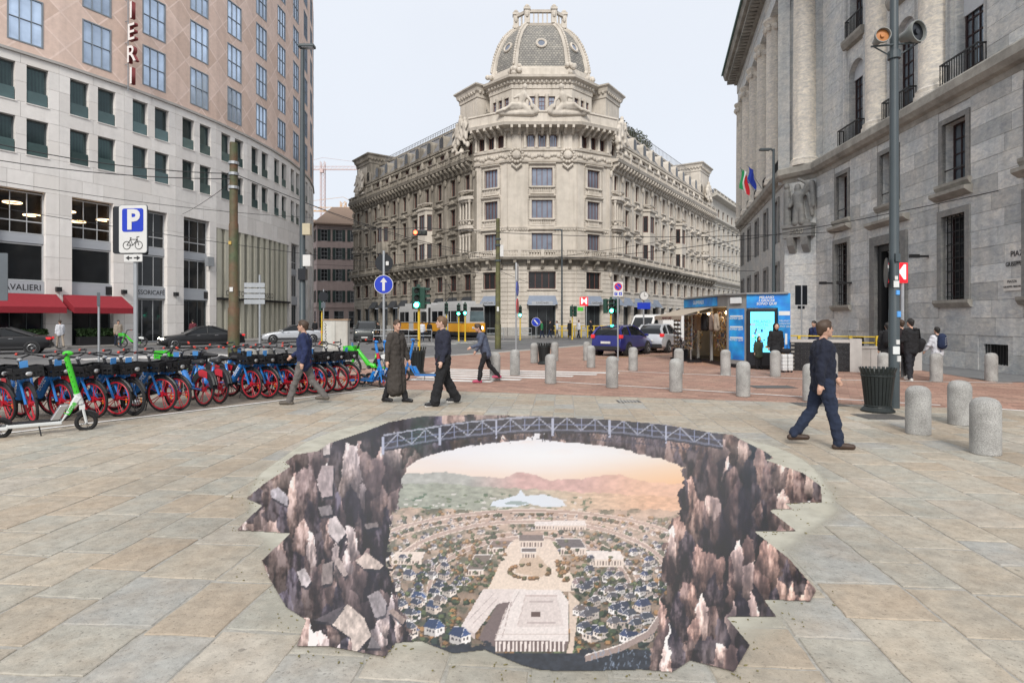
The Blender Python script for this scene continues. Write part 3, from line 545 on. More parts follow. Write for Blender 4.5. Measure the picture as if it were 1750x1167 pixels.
fc = fc * (1.05 - .5 * rel)[..., None] * (.55 + .9 * n2)[..., None]; tn_ = cl01((gx - 1080) / 80) * .05; fc = fc * np.stack([1 + tn_, 1 - .2 * tn_, 1 - .9 * tn_], -1); ck = ck * .4 + fc * .6; ck = ck * (1 - .6 * dd[..., None]) + A3((28, 29, 40)) * (.6 * dd)[..., None]
ck = np.clip((ck - 88) * 1.28 + 86, 18, 245); gr_ = ck.mean(-1, keepdims=True); ck = gr_ + (ck - gr_) * 1.0 + A3((7, 1, -4)); C[cm] = ck[cm]
R6 = lambda pts: [(400 + x * .377, 700 + y * .377) for x, y in pts]
for pts, c in (([(430, 500), (460, 485), (510, 560), (470, 610), (425, 560)], (222, 208, 206)), ([(550, 690), (600, 650), (678, 710), (660, 730), (590, 725)], (226, 206, 194)), ([(285, 740), (320, 720), (350, 780), (330, 810), (305, 800)], (216, 204, 204)), ([(400, 705), (450, 690), (445, 790), (398, 800)], (150, 136, 132)), ([(455, 670), (480, 680), (516, 750), (500, 765), (455, 700)], (190, 172, 166)), ([(605, 850), (655, 822), (692, 880), (685, 935), (640, 950)], (168, 158, 160)), ([(700, 920), (720, 905), (778, 955), (765, 980)], (178, 156, 146)), ([(430, 970), (515, 885), (590, 950), (622, 1030), (560, 1100), (535, 1100), (530, 1040)], (226, 208, 196)), ([(360, 960), (500, 890), (440, 970)], (92, 84, 88)), ([(625, 1030), (668, 1085), (605, 1085)], (140, 132, 134)), ([(380, 445), (440, 435), (448, 480), (395, 485)], (150, 140, 142)), ([(375, 320), (400, 255), (452, 255), (448, 395), (400, 400)], (190, 172, 172)), ([(165, 370), (200, 352), (248, 400), (240, 440), (170, 400)], (208, 200, 206)), ([(405, 165), (435, 150), (436, 205), (402, 210)], (220, 206, 202)), ([(590, 520), (650, 515), (655, 535), (600, 545)], (140, 128, 126))):
    poly([(x + 1.5, y + 5) for x, y in R6(pts)], (30, 30, 40), .7); poly(R6(pts), c, .93, .7)
# truss bridge
arc = lambda t, o: (655 + 580 * t, 748 - 34 * sin(pi * (t * .93 + .03)) + o - 3 * t)
for i in range(60): t = i / 60; a, b = arc(t, -2), arc(t + 1 / 60, -2); poly([a, b, (b[0], b[1] + 28), (a[0], a[1] + 28)], (42, 42, 54), .82)
for o, w, c in ((0, 2.6, (176, 178, 192)), (5, 1.4, (56, 58, 74)), (13, 1.2, (112, 114, 132)), (23, 3.4, (112, 114, 132)), (27, 2, (34, 36, 50))): pline([arc(i / 40, o) for i in range(41)], w, c)
for i in range(24):
    t = i / 24; a, b, cc = arc(t, 2), arc(t + 1 / 24, 23), arc(t + 1 / 24, 2)
    line(a, b, 1.8, (180, 182, 196)) if i % 2 else line(arc(t, 23), cc, 1.8, (180, 182, 196)); line(arc(t, 14), arc(t + 1 / 24, 14), 1.2, (120, 128, 160)); line(arc(t, 2), arc(t, 23), 1.4, (150, 156, 186))
    if i % 4 == 0: line(a, arc(t, 33), 4, (190, 194, 214))
    if 5 < i < 23:
        for k in range(3): u = t + k / 72; line(arc(u, 27), arc(u + rs.uniform(-.02, .02), 38 + rs.uniform(0, 6)), 1.2, (62, 60, 76))
pline([arc(i / 40, 38) for i in range(9, 38)], 1.2, (62, 60, 78), .8)
C = C * .985 + 2
lin = np.clip(C / 255, 0, 1); lin = np.where(lin <= .04045, lin / 12.92, ((lin + .055) / 1.055) ** 2.4)
st = 1.45; nx, ny = int(cw / st), int(ch / st)
ux = PX0 + .8 + np.arange(nx) * st; uy = PY0 + .8 + np.arange(ny) * st; UX, UY = np.meshgrid(ux, uy)
Yg = FPX * CAMH / (UY - 546); Xg = (UX - 875) / FPX * Yg; ins = inpoly(OUT, UX, UY)
co = np.stack([Xg, Yg, np.full(Xg.shape, .009)], -1).reshape(-1, 3)
ci = lin[np.clip((UY - PY0).astype(int), 0, ch - 1), np.clip((UX - PX0).astype(int), 0, cw - 1)].reshape(-1, 3)
idx = np.arange(nx * ny).reshape(ny, nx); q = np.stack([idx[1:, :-1], idx[1:, 1:], idx[:-1, 1:], idx[:-1, :-1]], -1)
ok = (ins[1:, :-1] & ins[1:, 1:] & ins[:-1, 1:] & ins[:-1, :-1]).reshape(-1); q = q.reshape(-1, 4)[ok]
used = np.unique(q); remap = np.full(nx * ny, -1); remap[used] = np.arange(len(used)); q = remap[q]
me = bpy.data.meshes.new('street_painting'); me.vertices.add(len(used)); me.vertices.foreach_set('co', co[used].ravel())
me.loops.add(q.size); me.loops.foreach_set('vertex_index', q.ravel().astype(np.int32)); me.polygons.add(len(q)); me.polygons.foreach_set('loop_start', np.arange(0, q.size, 4, dtype=np.int32)); me.polygons.foreach_set('loop_total', np.full(len(q), 4, dtype=np.int32))
me.update(calc_edges=True); at_ = me.color_attributes.new('print', 'FLOAT_COLOR', 'POINT'); at_.data.foreach_set('color', np.c_[ci[used], np.ones(len(used))].astype(np.float32).ravel())
pm = bpy.data.materials.new('printed_vinyl'); pm.use_nodes = True; p_ = pm.node_tree.nodes['Principled BSDF']; a_ = pm.node_tree.nodes.new('ShaderNodeVertexColor'); a_.layer_name = 'print'
g_ = pm.node_tree.nodes.new('ShaderNodeVectorMath'); g_.operation = 'SCALE'; g_.inputs['Scale'].default_value = .72; pm.node_tree.links.new(a_.outputs[0], g_.inputs[0]); pm.node_tree.links.new(g_.outputs[0], p_.inputs['Base Color']); p_.inputs['Roughness'].default_value = .38; p_.inputs['Specular IOR Level'].default_value = .5
me.materials.append(pm); sp = new('street_painting', me)
tag(sp, 'jagged printed street painting of a town seen through a rocky hole under a truss bridge', 'street painting')
# pale filler skimmed over the slabs round the print, feathered edge
G = [Vector(((x - 875) / FPX * FPX * CAMH / (y - 546), FPX * CAMH / (y - 546))) for x, y in OUT]
cen = Vector((.1, 5.6)); hull = []
for a in range(72):
    d = Vector((cos(2 * pi * a / 72), sin(2 * pi * a / 72))); r = max([0] + [(g - cen).dot(d) for g in G if (g - cen).length > .01 and abs((g - cen).angle(d)) < .3]); hull.append(r)
hull = [sum(hull[(i + k) % 72] for k in (-2, -1, 0, 1, 2)) / 5 for i in range(72)]
b = B(); rings = (0, .62, 1, 1.03, 1.06, 1.1, 1.17); al = (1, 1, 1, .85, .5, .18, 0); vs = []; ac = []
for k, rr in enumerate(rings):
    for a in range(72):
        d = Vector((cos(2 * pi * a / 72), sin(2 * pi * a / 72))); j = 1 + (random.random() - .5) * .03 * (k > 2)
        ex = max(.12, min(1, 1.75 - .22 * (cen + d * hull[a]).y)); r = hull[a] * (rr if rr <= 1 else 1 + (rr - 1) * j * ex) - (.3 if rr > .9 else 0); qv = cen + d * r; vs.append((qv.x, qv.y, .005)); ac.append(al[k])
fs = [(k * 72 + a, k * 72 + (a + 1) % 72, (k + 1) * 72 + (a + 1) % 72, (k + 1) * 72 + a) for k in range(len(rings) - 1) for a in range(72)]
b.add(vs, fs); me = b.mesh('filler', []); ca = me.color_attributes.new('cover', 'FLOAT_COLOR', 'POINT'); ca.data.foreach_set('color', np.repeat(np.array(ac, np.float32), 4))
fm = mat('pale_filler', (.47, .455, .385), .85, .1, 3, bump=.2, bscale=40, world=True, col2=(.42, .395, .32), fac2=.6, scale2=2.2); n_ = fm.node_tree.nodes; l_ = fm.node_tree.links
vc = n_.new('ShaderNodeVertexColor'); vc.layer_name = 'cover'; nz_ = n_.new('ShaderNodeTexNoise'); nz_.inputs['Scale'].default_value = 5; nz_.inputs['Detail'].default_value = 6; gg = n_.new('ShaderNodeNewGeometry'); l_.new(gg.outputs['Position'], nz_.inputs[0])
m1 = n_.new('ShaderNodeMath'); m1.operation = 'MULTIPLY_ADD'; l_.new(nz_.outputs[0], m1.inputs[0]); m1.inputs[1].default_value = .9; m1.inputs[2].default_value = .5; m2 = n_.new('ShaderNodeMath'); m2.operation = 'MULTIPLY'; m2.use_clamp = True; l_.new(vc.outputs[0], m2.inputs[0]); l_.new(m1.outputs[0], m2.inputs[1])
m3 = n_.new('ShaderNodeMath'); m3.operation = 'MULTIPLY'; l_.new(m2.outputs[0], m3.inputs[0]); m3.inputs[1].default_value = .9; l_.new(m3.outputs[0], n_['Principled BSDF'].inputs['Alpha'])
me.materials.append(fm); fo = new('filler_skim', me); struct(fo, 'stuff'); fo['label'] = 'pale dusty filler skimmed over the slabs around the printed picture'
# crumbs beside the print edge
b = B(); rc = random.Random(9)
for i in range(260):
    g = G[rc.randrange(len(G))]; h = G[(G.index(g) + 1) % len(G)]; p = g.lerp(h, rc.random()); 
    if p.y > 7.5: continue
    o = (p - cen).normalized(); p = p + o * (.03 + .16 * rc.random() ** 2); r = rc.uniform(.002, .006)
    b.ell((p.x, p.y, .008), (r * rc.uniform(1, 3), r, .004), 5, 3, Matrix.Rotation(rc.uniform(0, 3), 3, 'Z'))
struct(b.obj('debris', mat('dirt_crumbs', (.16, .14, .06), .9, .4, 30)), 'stuff')['label'] = 'small dark crumbs scattered along the jagged edge of the print'
# ------------------------------------------------------------------ building kit
WINC = {}
def winmesh(w, h, cols, rows, fm, gm, fr=.07, dep=.08, bars=.04, arch=False, low=None):
    k = (w, h, cols, rows, fm.name, gm.name, fr, arch, low)
    if k in WINC: return WINC[k]
    b = B()
    b.box(-w / 2, -w / 2 + fr, 0, dep, 0, h); b.box(w / 2 - fr, w / 2, 0, dep, 0, h); b.box(-w / 2 + fr, w / 2 - fr, 0, dep, h - fr, h); b.box(-w / 2 + fr, w / 2 - fr, 0, dep, 0, fr)
    for i in range(1, cols): x = -w / 2 + w * i / cols; b.box(x - bars / 2, x + bars / 2, .005, dep, fr, h - fr)
    for j in range(1, rows): z = h * j / rows; b.box(-w / 2 + fr, w / 2 - fr, .01, dep, z - bars / 2, z + bars / 2)
    if low: z = h * low; b.box(-w / 2 + fr, w / 2 - fr, .008, dep, z - bars, z + bars)
    f = b.mesh('window', fm); g = B().quad((-w / 2 + .01, dep * .6, .01), (w / 2 - .01, dep * .6, .01), (w / 2 - .01, dep * .6, h - .01), (-w / 2 + .01, dep * .6, h - .01)).mesh('pane', gm)
    WINC[k] = (f, g); return WINC[k]
def window(parent, M, w, h, cols, rows, fm, gm, name='window', **k):
    f, g = winmesh(w, h, cols, rows, fm, gm, **k); o = new(name, f, parent, M); new('pane', g, o, Matrix(), True); return o
SURC = {}
def surround(parent, M, w, h, m, head=0, jw=.18, sill=True, ped=None, pr=.09):
    k = (w, h, m.name, head, jw, sill, ped, pr)
    if k not in SURC:
        b = B(); a = w / 2
        b.box(-a - jw, -a, -pr, .05, -.02, h); b.box(a, a + jw, -pr, .05, -.02, h); b.box(-a - jw - .04, a + jw + .04, -pr - .02, .05, h, h + jw)
        if sill: b.box(-a - jw - .08, a + jw + .08, -pr - .1, .06, -.16, -.02)
        if head: b.ext([(.05, h + jw + head), (-pr - .06, h + jw + head), (-pr - .3, h + jw + head + .14), (-pr - .3, h + jw + head + .22), (.05, h + jw + head + .3)], -a - jw - .15, a + jw + .15); b.box(-a - jw, a + jw, -pr + .02, .05, h + jw, h + jw + head)
        if ped == 'arc':
            n = 8; z0 = h + jw + head + .25
            P = [(cos(pi * i / n) * (a + jw + .1), z0 + sin(pi * i / n) * (a * .55)) for i in range(n + 1)]; b.exty(P, -.28, .05); b.ell((0, -.3, z0 + a * .22), (.22, .12, .26), 8, 5)
        if ped == 'orn':
            z0 = h + jw + head + .2
            for x, r in ((-.5, .14), (-.28, .2), (0, .3), (.28, .2), (.5, .14)): b.ell((x * a * 1.4, -.16, z0 + r * .6), (r, .16, r * 1.1), 7, 5)
        SURC[k] = b.mesh('surround', m)
    return new('surround', SURC[k], parent, M)
def along(path, step, off=0.0):
    out = []
    for a, c in zip(path[:-1], path[1:]):
        v = Vector((c[0] - a[0], c[1] - a[1])); n = max(1, round(v.length / step))
        for i in range(n): out.append((FR(a, v), v.length * (i + .5) / n))
    return out
def balustrade(b, path, d, z0, z1, step=.32, w=.13, posts=2.6):
    h = z1 - z0; b.sweep(path, [(d - w, z1 - .14), (d + w, z1 - .14), (d + w + .03, z1), (d - w - .03, z1)]); b.sweep(path, [(d - w, z0), (d + w, z0), (d + w, z0 + .12), (d - w, z0 + .12)])
    for F, u in along(path, step): b.m = F; b.lathe([(.05, z0 + .1), (.1, z0 + .1 + h * .25), (.05, z0 + h * .5), (.075, z1 - .12)], 5, (u, -d, 0), cap=False)
    for F, u in along(path, posts): b.m = F; b.box(u - .16, u + .16, -d - .17, -d + .17, z0, z1 + .04)
    b.m = Matrix()
def brackets(b, path, step, d0, d1, z0, z1, w=.2):
    for F, u in along(path, step):
        b.m = F; h = z1 - z0
        b.ext([(0, z0), (-(d1 - d0) * .35, z0 + h * .12), (-(d1 - d0) * .6, z0 + h * .5), (-(d1 - d0), z0 + h * .62), (-(d1 - d0), z1), (0, z1)], u - w / 2, u + w / 2)
    b.m = Matrix()
def remesh(b, name, m, parent, vox=.03, M=None, local=False, smooth=3):
    o = b.obj(name, m, parent, M, local); r = o.modifiers.new('skin', 'REMESH'); r.mode = 'VOXEL'; r.voxel_size = vox; r.use_smooth_shade = True
    if smooth: s = o.modifiers.new('soft', 'SMOOTH'); s.iterations = smooth; s.factor = .5
    return o

# ------------------------------------------------------------------ the hotel with the curved front
TRAV = mat('travertine', (.76, .73, .70), .7, .08, 2, bump=.12, bscale=25, world=True, rand=.06, streak=.22, streakcol=(.36, .33, .30), hue=(.70, .66, .62))
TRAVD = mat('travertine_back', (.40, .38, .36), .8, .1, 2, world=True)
DKFR = mat('dark_window_frame', (.07, .085, .09), .5, .1, 5)
GREYFR = mat('grey_window_frame', (.20, .23, .26), .5, .1, 5)
LTFR = mat('light_metal_frame', (.42, .43, .44), .5, .1, 5)
def curtain(name, a, b_, mirror):
    m = glass(name, a, mirror, .1); n = m.node_tree.nodes; l = m.node_tree.links; p = n['Principled BSDF']; src = p.inputs['Base Color'].links[0].from_socket; tc_ = n.new('ShaderNodeTexCoord'); w = n.new('ShaderNodeTexWave'); w.inputs['Scale'].default_value = 1.6; w.inputs['Distortion'].default_value = 3; w.inputs['Detail'].default_value = 2; l.new(tc_.outputs['Object'], w.inputs[0])
    oi = n.new('ShaderNodeObjectInfo'); sp_ = n.new('ShaderNodeSeparateXYZ'); l.new(tc_.outputs['Object'], sp_.inputs[0]); ad = n.new('ShaderNodeMath'); ad.operation = 'MULTIPLY'; l.new(w.outputs[1], ad.inputs[0]); l.new(oi.outputs['Random'], ad.inputs[1]); x = n.new('ShaderNodeMixRGB'); l.new(ad.outputs[0], x.inputs[0]); l.new(src, x.inputs[1]); x.inputs[2].default_value = (*b_, 1); l.new(x.outputs[0], p.inputs['Base Color']); return m
TEAL = curtain('teal_glass', (.035, .055, .058), (.06, .105, .10), .42)
SKYG = glass('sky_reflecting_glass', (.50, .60, .74), .6, .1)
DARKG = glass('dark_glass', (.02, .022, .024), .03, .05, .3)
BALG = glass('balustrade_glass', (.09, .14, .14), .35, .06)
def pinkmat():
    m = mat('pink_render', (.70, .535, .46), .85, .1, 3, world=True, streak=.15, bump=.1, col2=(.65, .485, .41), fac2=.5, scale2=.6)
    nt = m.node_tree; n = nt.nodes; l = nt.links; p = n['Principled BSDF']; src = p.inputs['Base Color'].links[0].from_socket
    uv = n.new('ShaderNodeUVMap'); mp = n.new('ShaderNodeMapping'); mp.inputs['Rotation'].default_value = (0, 0, radians(40)); mp.inputs['Location'].default_value = (.6, .3, 0); l.new(uv.outputs[0], mp.inputs[0])
    b = n.new('ShaderNodeTexBrick'); l.new(mp.outputs[0], b.inputs[0]); b.offset = .0; b.inputs['Scale'].default_value = 1; b.inputs['Brick Width'].default_value = 1.75; b.inputs['Row Height'].default_value = 1.62; b.inputs['Mortar Size'].default_value = .055
    b.inputs['Color1'].default_value = (.86, .84, .8, 1); b.inputs['Color2'].default_value = (1.06, 1.08, 1.08, 1); b.inputs['Mortar'].default_value = (1.12, 1.17, 1.2, 1)
    x = n.new('ShaderNodeMixRGB'); x.blend_type = 'MULTIPLY'; x.inputs[0].default_value = .85; l.new(src, x.inputs[1]); l.new(b.outputs[0], x.inputs[2]); l.new(x.outputs[0], p.inputs['Base Color']); return m
PINK = pinkmat()
HC, HR = Vector((-74.962, 65.393)), 50.527
hp = lambda s: HC + HR * Vector((cos(-1.2 + s / HR), sin(-1.2 + s / HR)))
HB = 4.3; hs0 = 34.86
hotel = thing('hotel_building', 'curved hotel with white stone lower floors and pink upper floors', 'building', T(-27, 50, 0))
RED_L = mat('red_sign_side', (.20, .03, .03), .5); LETW = mat('white_letter', (.75, .72, .7), .5, .05); BLK = mat('black_plastic', (.012, .012, .014), .45, .1); STEEL = mat('galvanised_steel', (.36, .38, .40), .45, .1, 6, metal=.5)
SIGNB = mat('grey_sign_band', (.36, .38, .41), .5, .05); BLKL = mat('black_letter', (.02, .02, .022), .5, 0)
CREAM = mat('cream_panel', (.52, .50, .41), .6, .06, 2, world=True, streak=.15)
LAMP = mat('ring_lamp', (1, .8, .55), .4, 0, emit=(1, .66, .34), es=5); INT = mat('shop_interior', (.05, .042, .036), .9, .4, 1.2, world=True)
def clearglass(name, tint, fac):
    m = bpy.data.materials.new(name); m.use_nodes = True; n = m.node_tree.nodes; l = m.node_tree.links; n.clear(); o = n.new('ShaderNodeOutputMaterial'); t = n.new('ShaderNodeBsdfTransparent'); t.inputs[0].default_value = (*tint, 1)
    g = n.new('ShaderNodeBsdfGlossy'); g.inputs['Roughness'].default_value = .03; g.inputs[0].default_value = (.9, .95, 1, 1); f = n.new('ShaderNodeFresnel'); f.inputs[0].default_value = 1.5; a = n.new('ShaderNodeMath'); a.inputs[1].default_value = fac; l.new(f.outputs[0], a.inputs[0]); x = n.new('ShaderNodeMixShader'); l.new(a.outputs[0], x.inputs[0]); l.new(t.outputs[0], x.inputs[1]); l.new(g.outputs[0], x.inputs[2]); l.new(x.outputs[0], o.inputs[0]); MATS[name] = m; return m
SHOPG = clearglass('shop_glass', (.6, .6, .6), .0)
BALM = B().box(-.57, .57, -.26, -.24, .02, .82).mesh('balustrade', BALG)
UNIT = B().box(0, 1, 0, 1, 0, 1)
PANM = {}
def piece(name, m, parent, F, x0, x1, y0, y1, z0, z1):
    if m.name not in PANM: PANM[m.name] = UNIT.mesh('block', m)
    return new(name, PANM[m.name], parent, F @ T(x0, y0, z0) @ Matrix.Diagonal((x1 - x0, y1 - y0, z1 - z0, 1)))
g_ = .008
back = B(); upper = B(); UV = []
for k in range(-2, 10):
    s = hs0 + k * HB; a, c = hp(s), hp(s + HB); F = FR(a, c - a); Lb = (c - a).length
    back.m = F
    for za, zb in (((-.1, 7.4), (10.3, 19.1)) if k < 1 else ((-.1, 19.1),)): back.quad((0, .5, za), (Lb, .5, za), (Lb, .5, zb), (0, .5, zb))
    wc = [Lb * .295, Lb * .715]; ww = 1.2; bank = k in (3, 4, 5)
    P = lambda x0, x1, z0, z1, y0=0, y1=.45, m=TRAV: piece('stone_panel', m, hotel, F, x0 + g_, x1 - g_, y0, y1, z0 + g_, z1 - g_)
    for z0, z1 in ((12.62, 15.0), (16.0, 18.5)):
        zm = z0 + (z1 - z0) * .52
        for x0, x1 in ((0, wc[0] - ww / 2), (wc[0] + ww / 2, wc[1] - ww / 2), (wc[1] + ww / 2, Lb)):
            if k < 5: P(x0, x1, z0, zm); P(x0, x1, zm, z1)
            else: P(x0, x1, z0, z1)
        for x in wc:
            o = window(hotel, F @ T(x, .32, z0 + .02), ww, z1 - z0 - .04, 1, 1, DKFR, TEAL, fr=.09); new('balustrade', BALM, o, Matrix(), True) if k > -9 and 'BALM' in globals() else None
            piece('sill', TRAV, hotel, F, x - ww / 2 - .05, x + ww / 2 + .05, -.05, .4, z0 - .07, z0 - .004)
    for z0, z1, n in ((15.0, 16.0, 2), (18.5, 19.1, 2), (11.5, 12.62, 2), (10.3, 11.5, 3)):
        for i in range(n): P(Lb * i / n, Lb * (i + 1) / n, z0, z1)
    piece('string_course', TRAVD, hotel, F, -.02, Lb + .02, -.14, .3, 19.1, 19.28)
    # upper floors
    wu = 1.95; xu = Lb * .56; rows = [19.85 + 3.95 * j for j in range(6)]
    upper.m = F; holes = [(xu - wu / 2, xu + wu / 2, z, z + 3.1) for z in rows]; n0 = len(upper.f); v0 = len(upper.v); upper.wall(0, Lb, 19.28, 44, holes, .1)
    Fi = F.inverted()
    for f in upper.f[n0:]:
        for vi in f: q = Fi @ Vector(upper.v[vi]); UV += [k * HB + q.x, q.z]
    for z in rows: window(hotel, F @ T(xu, -.03, z), wu, 3.1, 3, 2, GREYFR, SKYG, fr=.09, bars=.05, dep=.12)
    # pillars and shopfronts
    pw = .78
    for x0, x1 in ((0, pw), (Lb - pw, Lb)):
        hh = [0, 1.5, 3.0, 4.5, 6.0, 7.5, 8.9, 10.3]
        if not bank:
            for z0, z1 in zip(hh[:-1], hh[1:]): P(x0, x1, z0, z1, -.02, .5)
    if not bank:
        xm = Lb / 2; w = Lb - 2 * pw
        lit = k in (-2, -1, 0)
        window(hotel, F @ T(xm, .35, 7.45), w, 2.75, 3, 1, LTFR, SHOPG if lit else DARKG, 'shop_window', fr=.07, low=.3)
        piece('fascia_panel', SIGNB, hotel, F, xm - w / 2, xm + w / 2, .3, .42, 6.85, 7.43)
        window(hotel, F @ T(xm, .35, 4.35), w, 2.46, 1 if k < 1 else 3, 1, LTFR, DARKG, 'shop_window', fr=.08)
        piece('sign_band', SIGNB, hotel, F, xm - w / 2, xm + w / 2, .2, .42, 3.45, 4.33)
        window(hotel, F @ T(xm, .4, .02), w, 3.4, 3 if k != 0 else 2, 1, DKFR if k != 1 else LTFR, DARKG, 'shopfront_door', fr=.1)
        if lit:
            bx = B(F); bx.quad((.3, 4.5, 7), (Lb - .3, 4.5, 7), (Lb - .3, 4.5, 10.4), (.3, 4.5, 10.4)); bx.quad((.3, .6, 10.38), (Lb - .3, .6, 10.38), (Lb - .3, 4.5, 10.38), (.3, 4.5, 10.38)); bx.quad((.3, .55, 7.4), (Lb - .3, .55, 7.4), (Lb - .3, 4.5, 7.4), (.3, 4.5, 7.4)); [bx.quad((xx, .55, 7.3), (xx, 4.5, 7.3), (xx, 4.5, 10.4), (xx, .55, 10.4)) for xx in (.3, Lb - .3)]; bx.obj('interior', INT, hotel)
    else:
        for i in range(4):
            x0 = Lb * i / 4; piece('pilaster', CREAM, hotel, F, x0 + .12, x0 + .62, .02, .5, 0, 9.9); piece('steel_strip', STEEL, hotel, F, x0 + .64, x0 + .7, .1, .3, 0, 9.9)
            if i % 2: window(hotel, F @ T(x0 + .9, .4, 4.3), .36, 5.5, 1, 4, DKFR, TEAL, 'slit_window', fr=.03)
            else: piece('pilaster', CREAM, hotel, F, x0 + .72, x0 + 1.02, .2, .5, 0, 9.9)
        piece('lintel', TRAV, hotel, F, 0, Lb, -.02, .5, 9.9, 10.3)
        piece('door_canopy', BLK, hotel, F, .1, Lb - .1, -.25, .3, 3.55, 3.75)
    if k == -1 or k == 0: pass
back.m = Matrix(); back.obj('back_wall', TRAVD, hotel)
upper.m = Matrix(); um = upper.mesh('upper_wall', PINK); ul = um.uv_layers.new(name='UVMap'); ul.data.foreach_set('uv', UV); new('upper_wall', um, hotel)
ca, cb_ = hp(hs0 - 2 * HB), hp(hs0 + 10 * HB)
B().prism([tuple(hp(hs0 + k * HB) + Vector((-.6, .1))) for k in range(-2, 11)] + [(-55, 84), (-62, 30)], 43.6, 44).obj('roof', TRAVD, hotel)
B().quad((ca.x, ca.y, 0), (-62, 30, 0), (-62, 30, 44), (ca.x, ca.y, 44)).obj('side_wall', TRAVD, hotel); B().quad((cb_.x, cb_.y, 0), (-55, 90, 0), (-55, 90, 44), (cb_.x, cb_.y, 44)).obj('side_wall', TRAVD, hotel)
def hF(k): a, c = hp(hs0 + k * HB), hp(hs0 + (k + 1) * HB); return FR(a, c - a)
# awnings, shop names
AWN = mat('red_awning_cloth', (.24, .012, .022), .8, .12, 6); 
for k, lb in ((-1, 'red sloping shop awning under the word CAVALIERI'), (0, 'red sloping shop awning beside the lit restaurant bay and P sign')):
    F = hF(k); t = thing('awning', lb, 'awning', F @ T(HB / 2, 0, 0)); x = 1.95
    B().add([(-x, -.05, 3.5), (x, -.05, 3.5), (x + .05, -1.5, 2.62), (-x - .05, -1.5, 2.62)], [(0, 1, 2, 3)]).obj('canopy', AWN, t, local=True)
    B().box(-x - .05, x + .05, -1.52, -1.5, 2.22, 2.62).obj('valance', AWN, t, local=True)
    for sx in (-1, 1): B().quad((sx * x, -.05, 3.5), (sx * x, -.05, 2.7), (sx * (x + .05), -1.5, 2.24), (sx * (x + .05), -1.5, 2.62)).obj('side_flap', AWN, t, local=True)
text('CAVALIERI', .56, BLKL, hotel, hF(-1) @ T(HB / 2, .19, 3.9), sx=.9)
text('MISSORICAFÉ', .5, BLKL, hotel, hF(1) @ T(HB / 2 - .05, .19, 3.9), sx=.92)
for k in (3, 4):
    text('CREDITO' if k == 3 else 'BERGAMASCO', .72, BLKL, hotel, hF(k) @ T(HB / 2, -.3, 4.15), sx=.85)
for k in (0, 2): piece('emblem', BLK, hotel, hF(k), HB * .72, HB * .72 + .55, .15, .19, 3.6, 4.2)
for k, x in ((-1, 4.2), (0, 4.2), (1, 4.2)): piece('wall_lamp', BLK, hotel, hF(k), x - .15, x + .15, -.3, -.03, 3.7, 4.0)
rl = random.Random(4)
for k in (-2, -1, 0):
    for i in range(3):
        x, y, z, r = .9 + i * 1.2 + rl.random() * .4, 1.2 + rl.random() * 1.6, 9.75 - rl.random() * .9, .5
        o = B(hF(k)).tube([(x + r * cos(t * pi / 10), y + r * sin(t * pi / 10), z) for t in range(20)], .035, 5, True).obj('ring_lamp', LAMP); tag(o, ordinal((k + 2) * 3 + i) + ' glowing ring lamp from the left behind the hotel restaurant windows', 'lamp', 'ring lamps in the hotel restaurant')
# hedge planters in front of the shop windows
LEAFD = mat('hedge_leaves', (.035, .075, .02), .7, .5, 12, detail=3)
def hedge(name, label, F, x0, x1, y0, y1, z0, z1, n, seed, cat='planter'):
    r = random.Random(seed); t = thing(name, label, cat, F); B().box(x0, x1, y0, y1, 0, z0).obj('box', BLK, t, local=True); b = B()
    for i in range(n):
        c = Vector((r.uniform(x0, x1), r.uniform(y0, y1), z0 + (z1 - z0) * r.random() ** .7)); d = Vector((r.gauss(0, 1), r.gauss(0, 1), r.gauss(0, 1))).normalized(); e = d.cross(Vector((r.random(), r.random(), r.random()))).normalized() * .07; d *= .09
        b.quad(tuple(c - d), tuple(c + e), tuple(c + d), tuple(c - e))
    b.obj('foliage', LEAFD, t, local=True)
for k, lb in ((-1, 'low clipped hedge in a dark planter under the CAVALIERI awning'), (0, 'low clipped hedge in a dark planter under the second red awning')): hedge('planter', lb, hF(k), .9, 3.4, -.75, -.2, .6, 1.15, 900, k + 5)
# vertical letter sign
s = hs0 + HB * 1.02; a = hp(s); nn = (a - HC).normalized(); SF = FR(a, nn)
vs_ = thing('hotel_sign', 'tall vertical hotel sign of red edged letters on a thin rail', 'sign', SF)
B().box(.28, .34, -.03, .03, 18.8, 30).obj('rail', STEEL, vs_, local=True)
for j in range(7): B().box(-.1, .3, -.02, .02, 19.2 + j * 1.6, 19.25 + j * 1.6).obj('bracket', STEEL, vs_, local=True)
for j, ch_ in enumerate('IREILA'):
    text(ch_, 1.75, RED_L, vs_, SF @ T(.85, 0, 19.75 + 1.62 * j), name='letter', extrude=.14, sx=1.0, bold=.02); text(ch_, 1.75, LETW, vs_, SF @ T(.85, -.15, 19.75 + 1.62 * j), name='letter_face', extrude=.01, sx=1.0, bold=.01)
ac_ = B(hF(2)).box(3.0, 3.7, -.35, 0, 6.4, 7.2).obj('air_conditioner', STEEL, hotel)

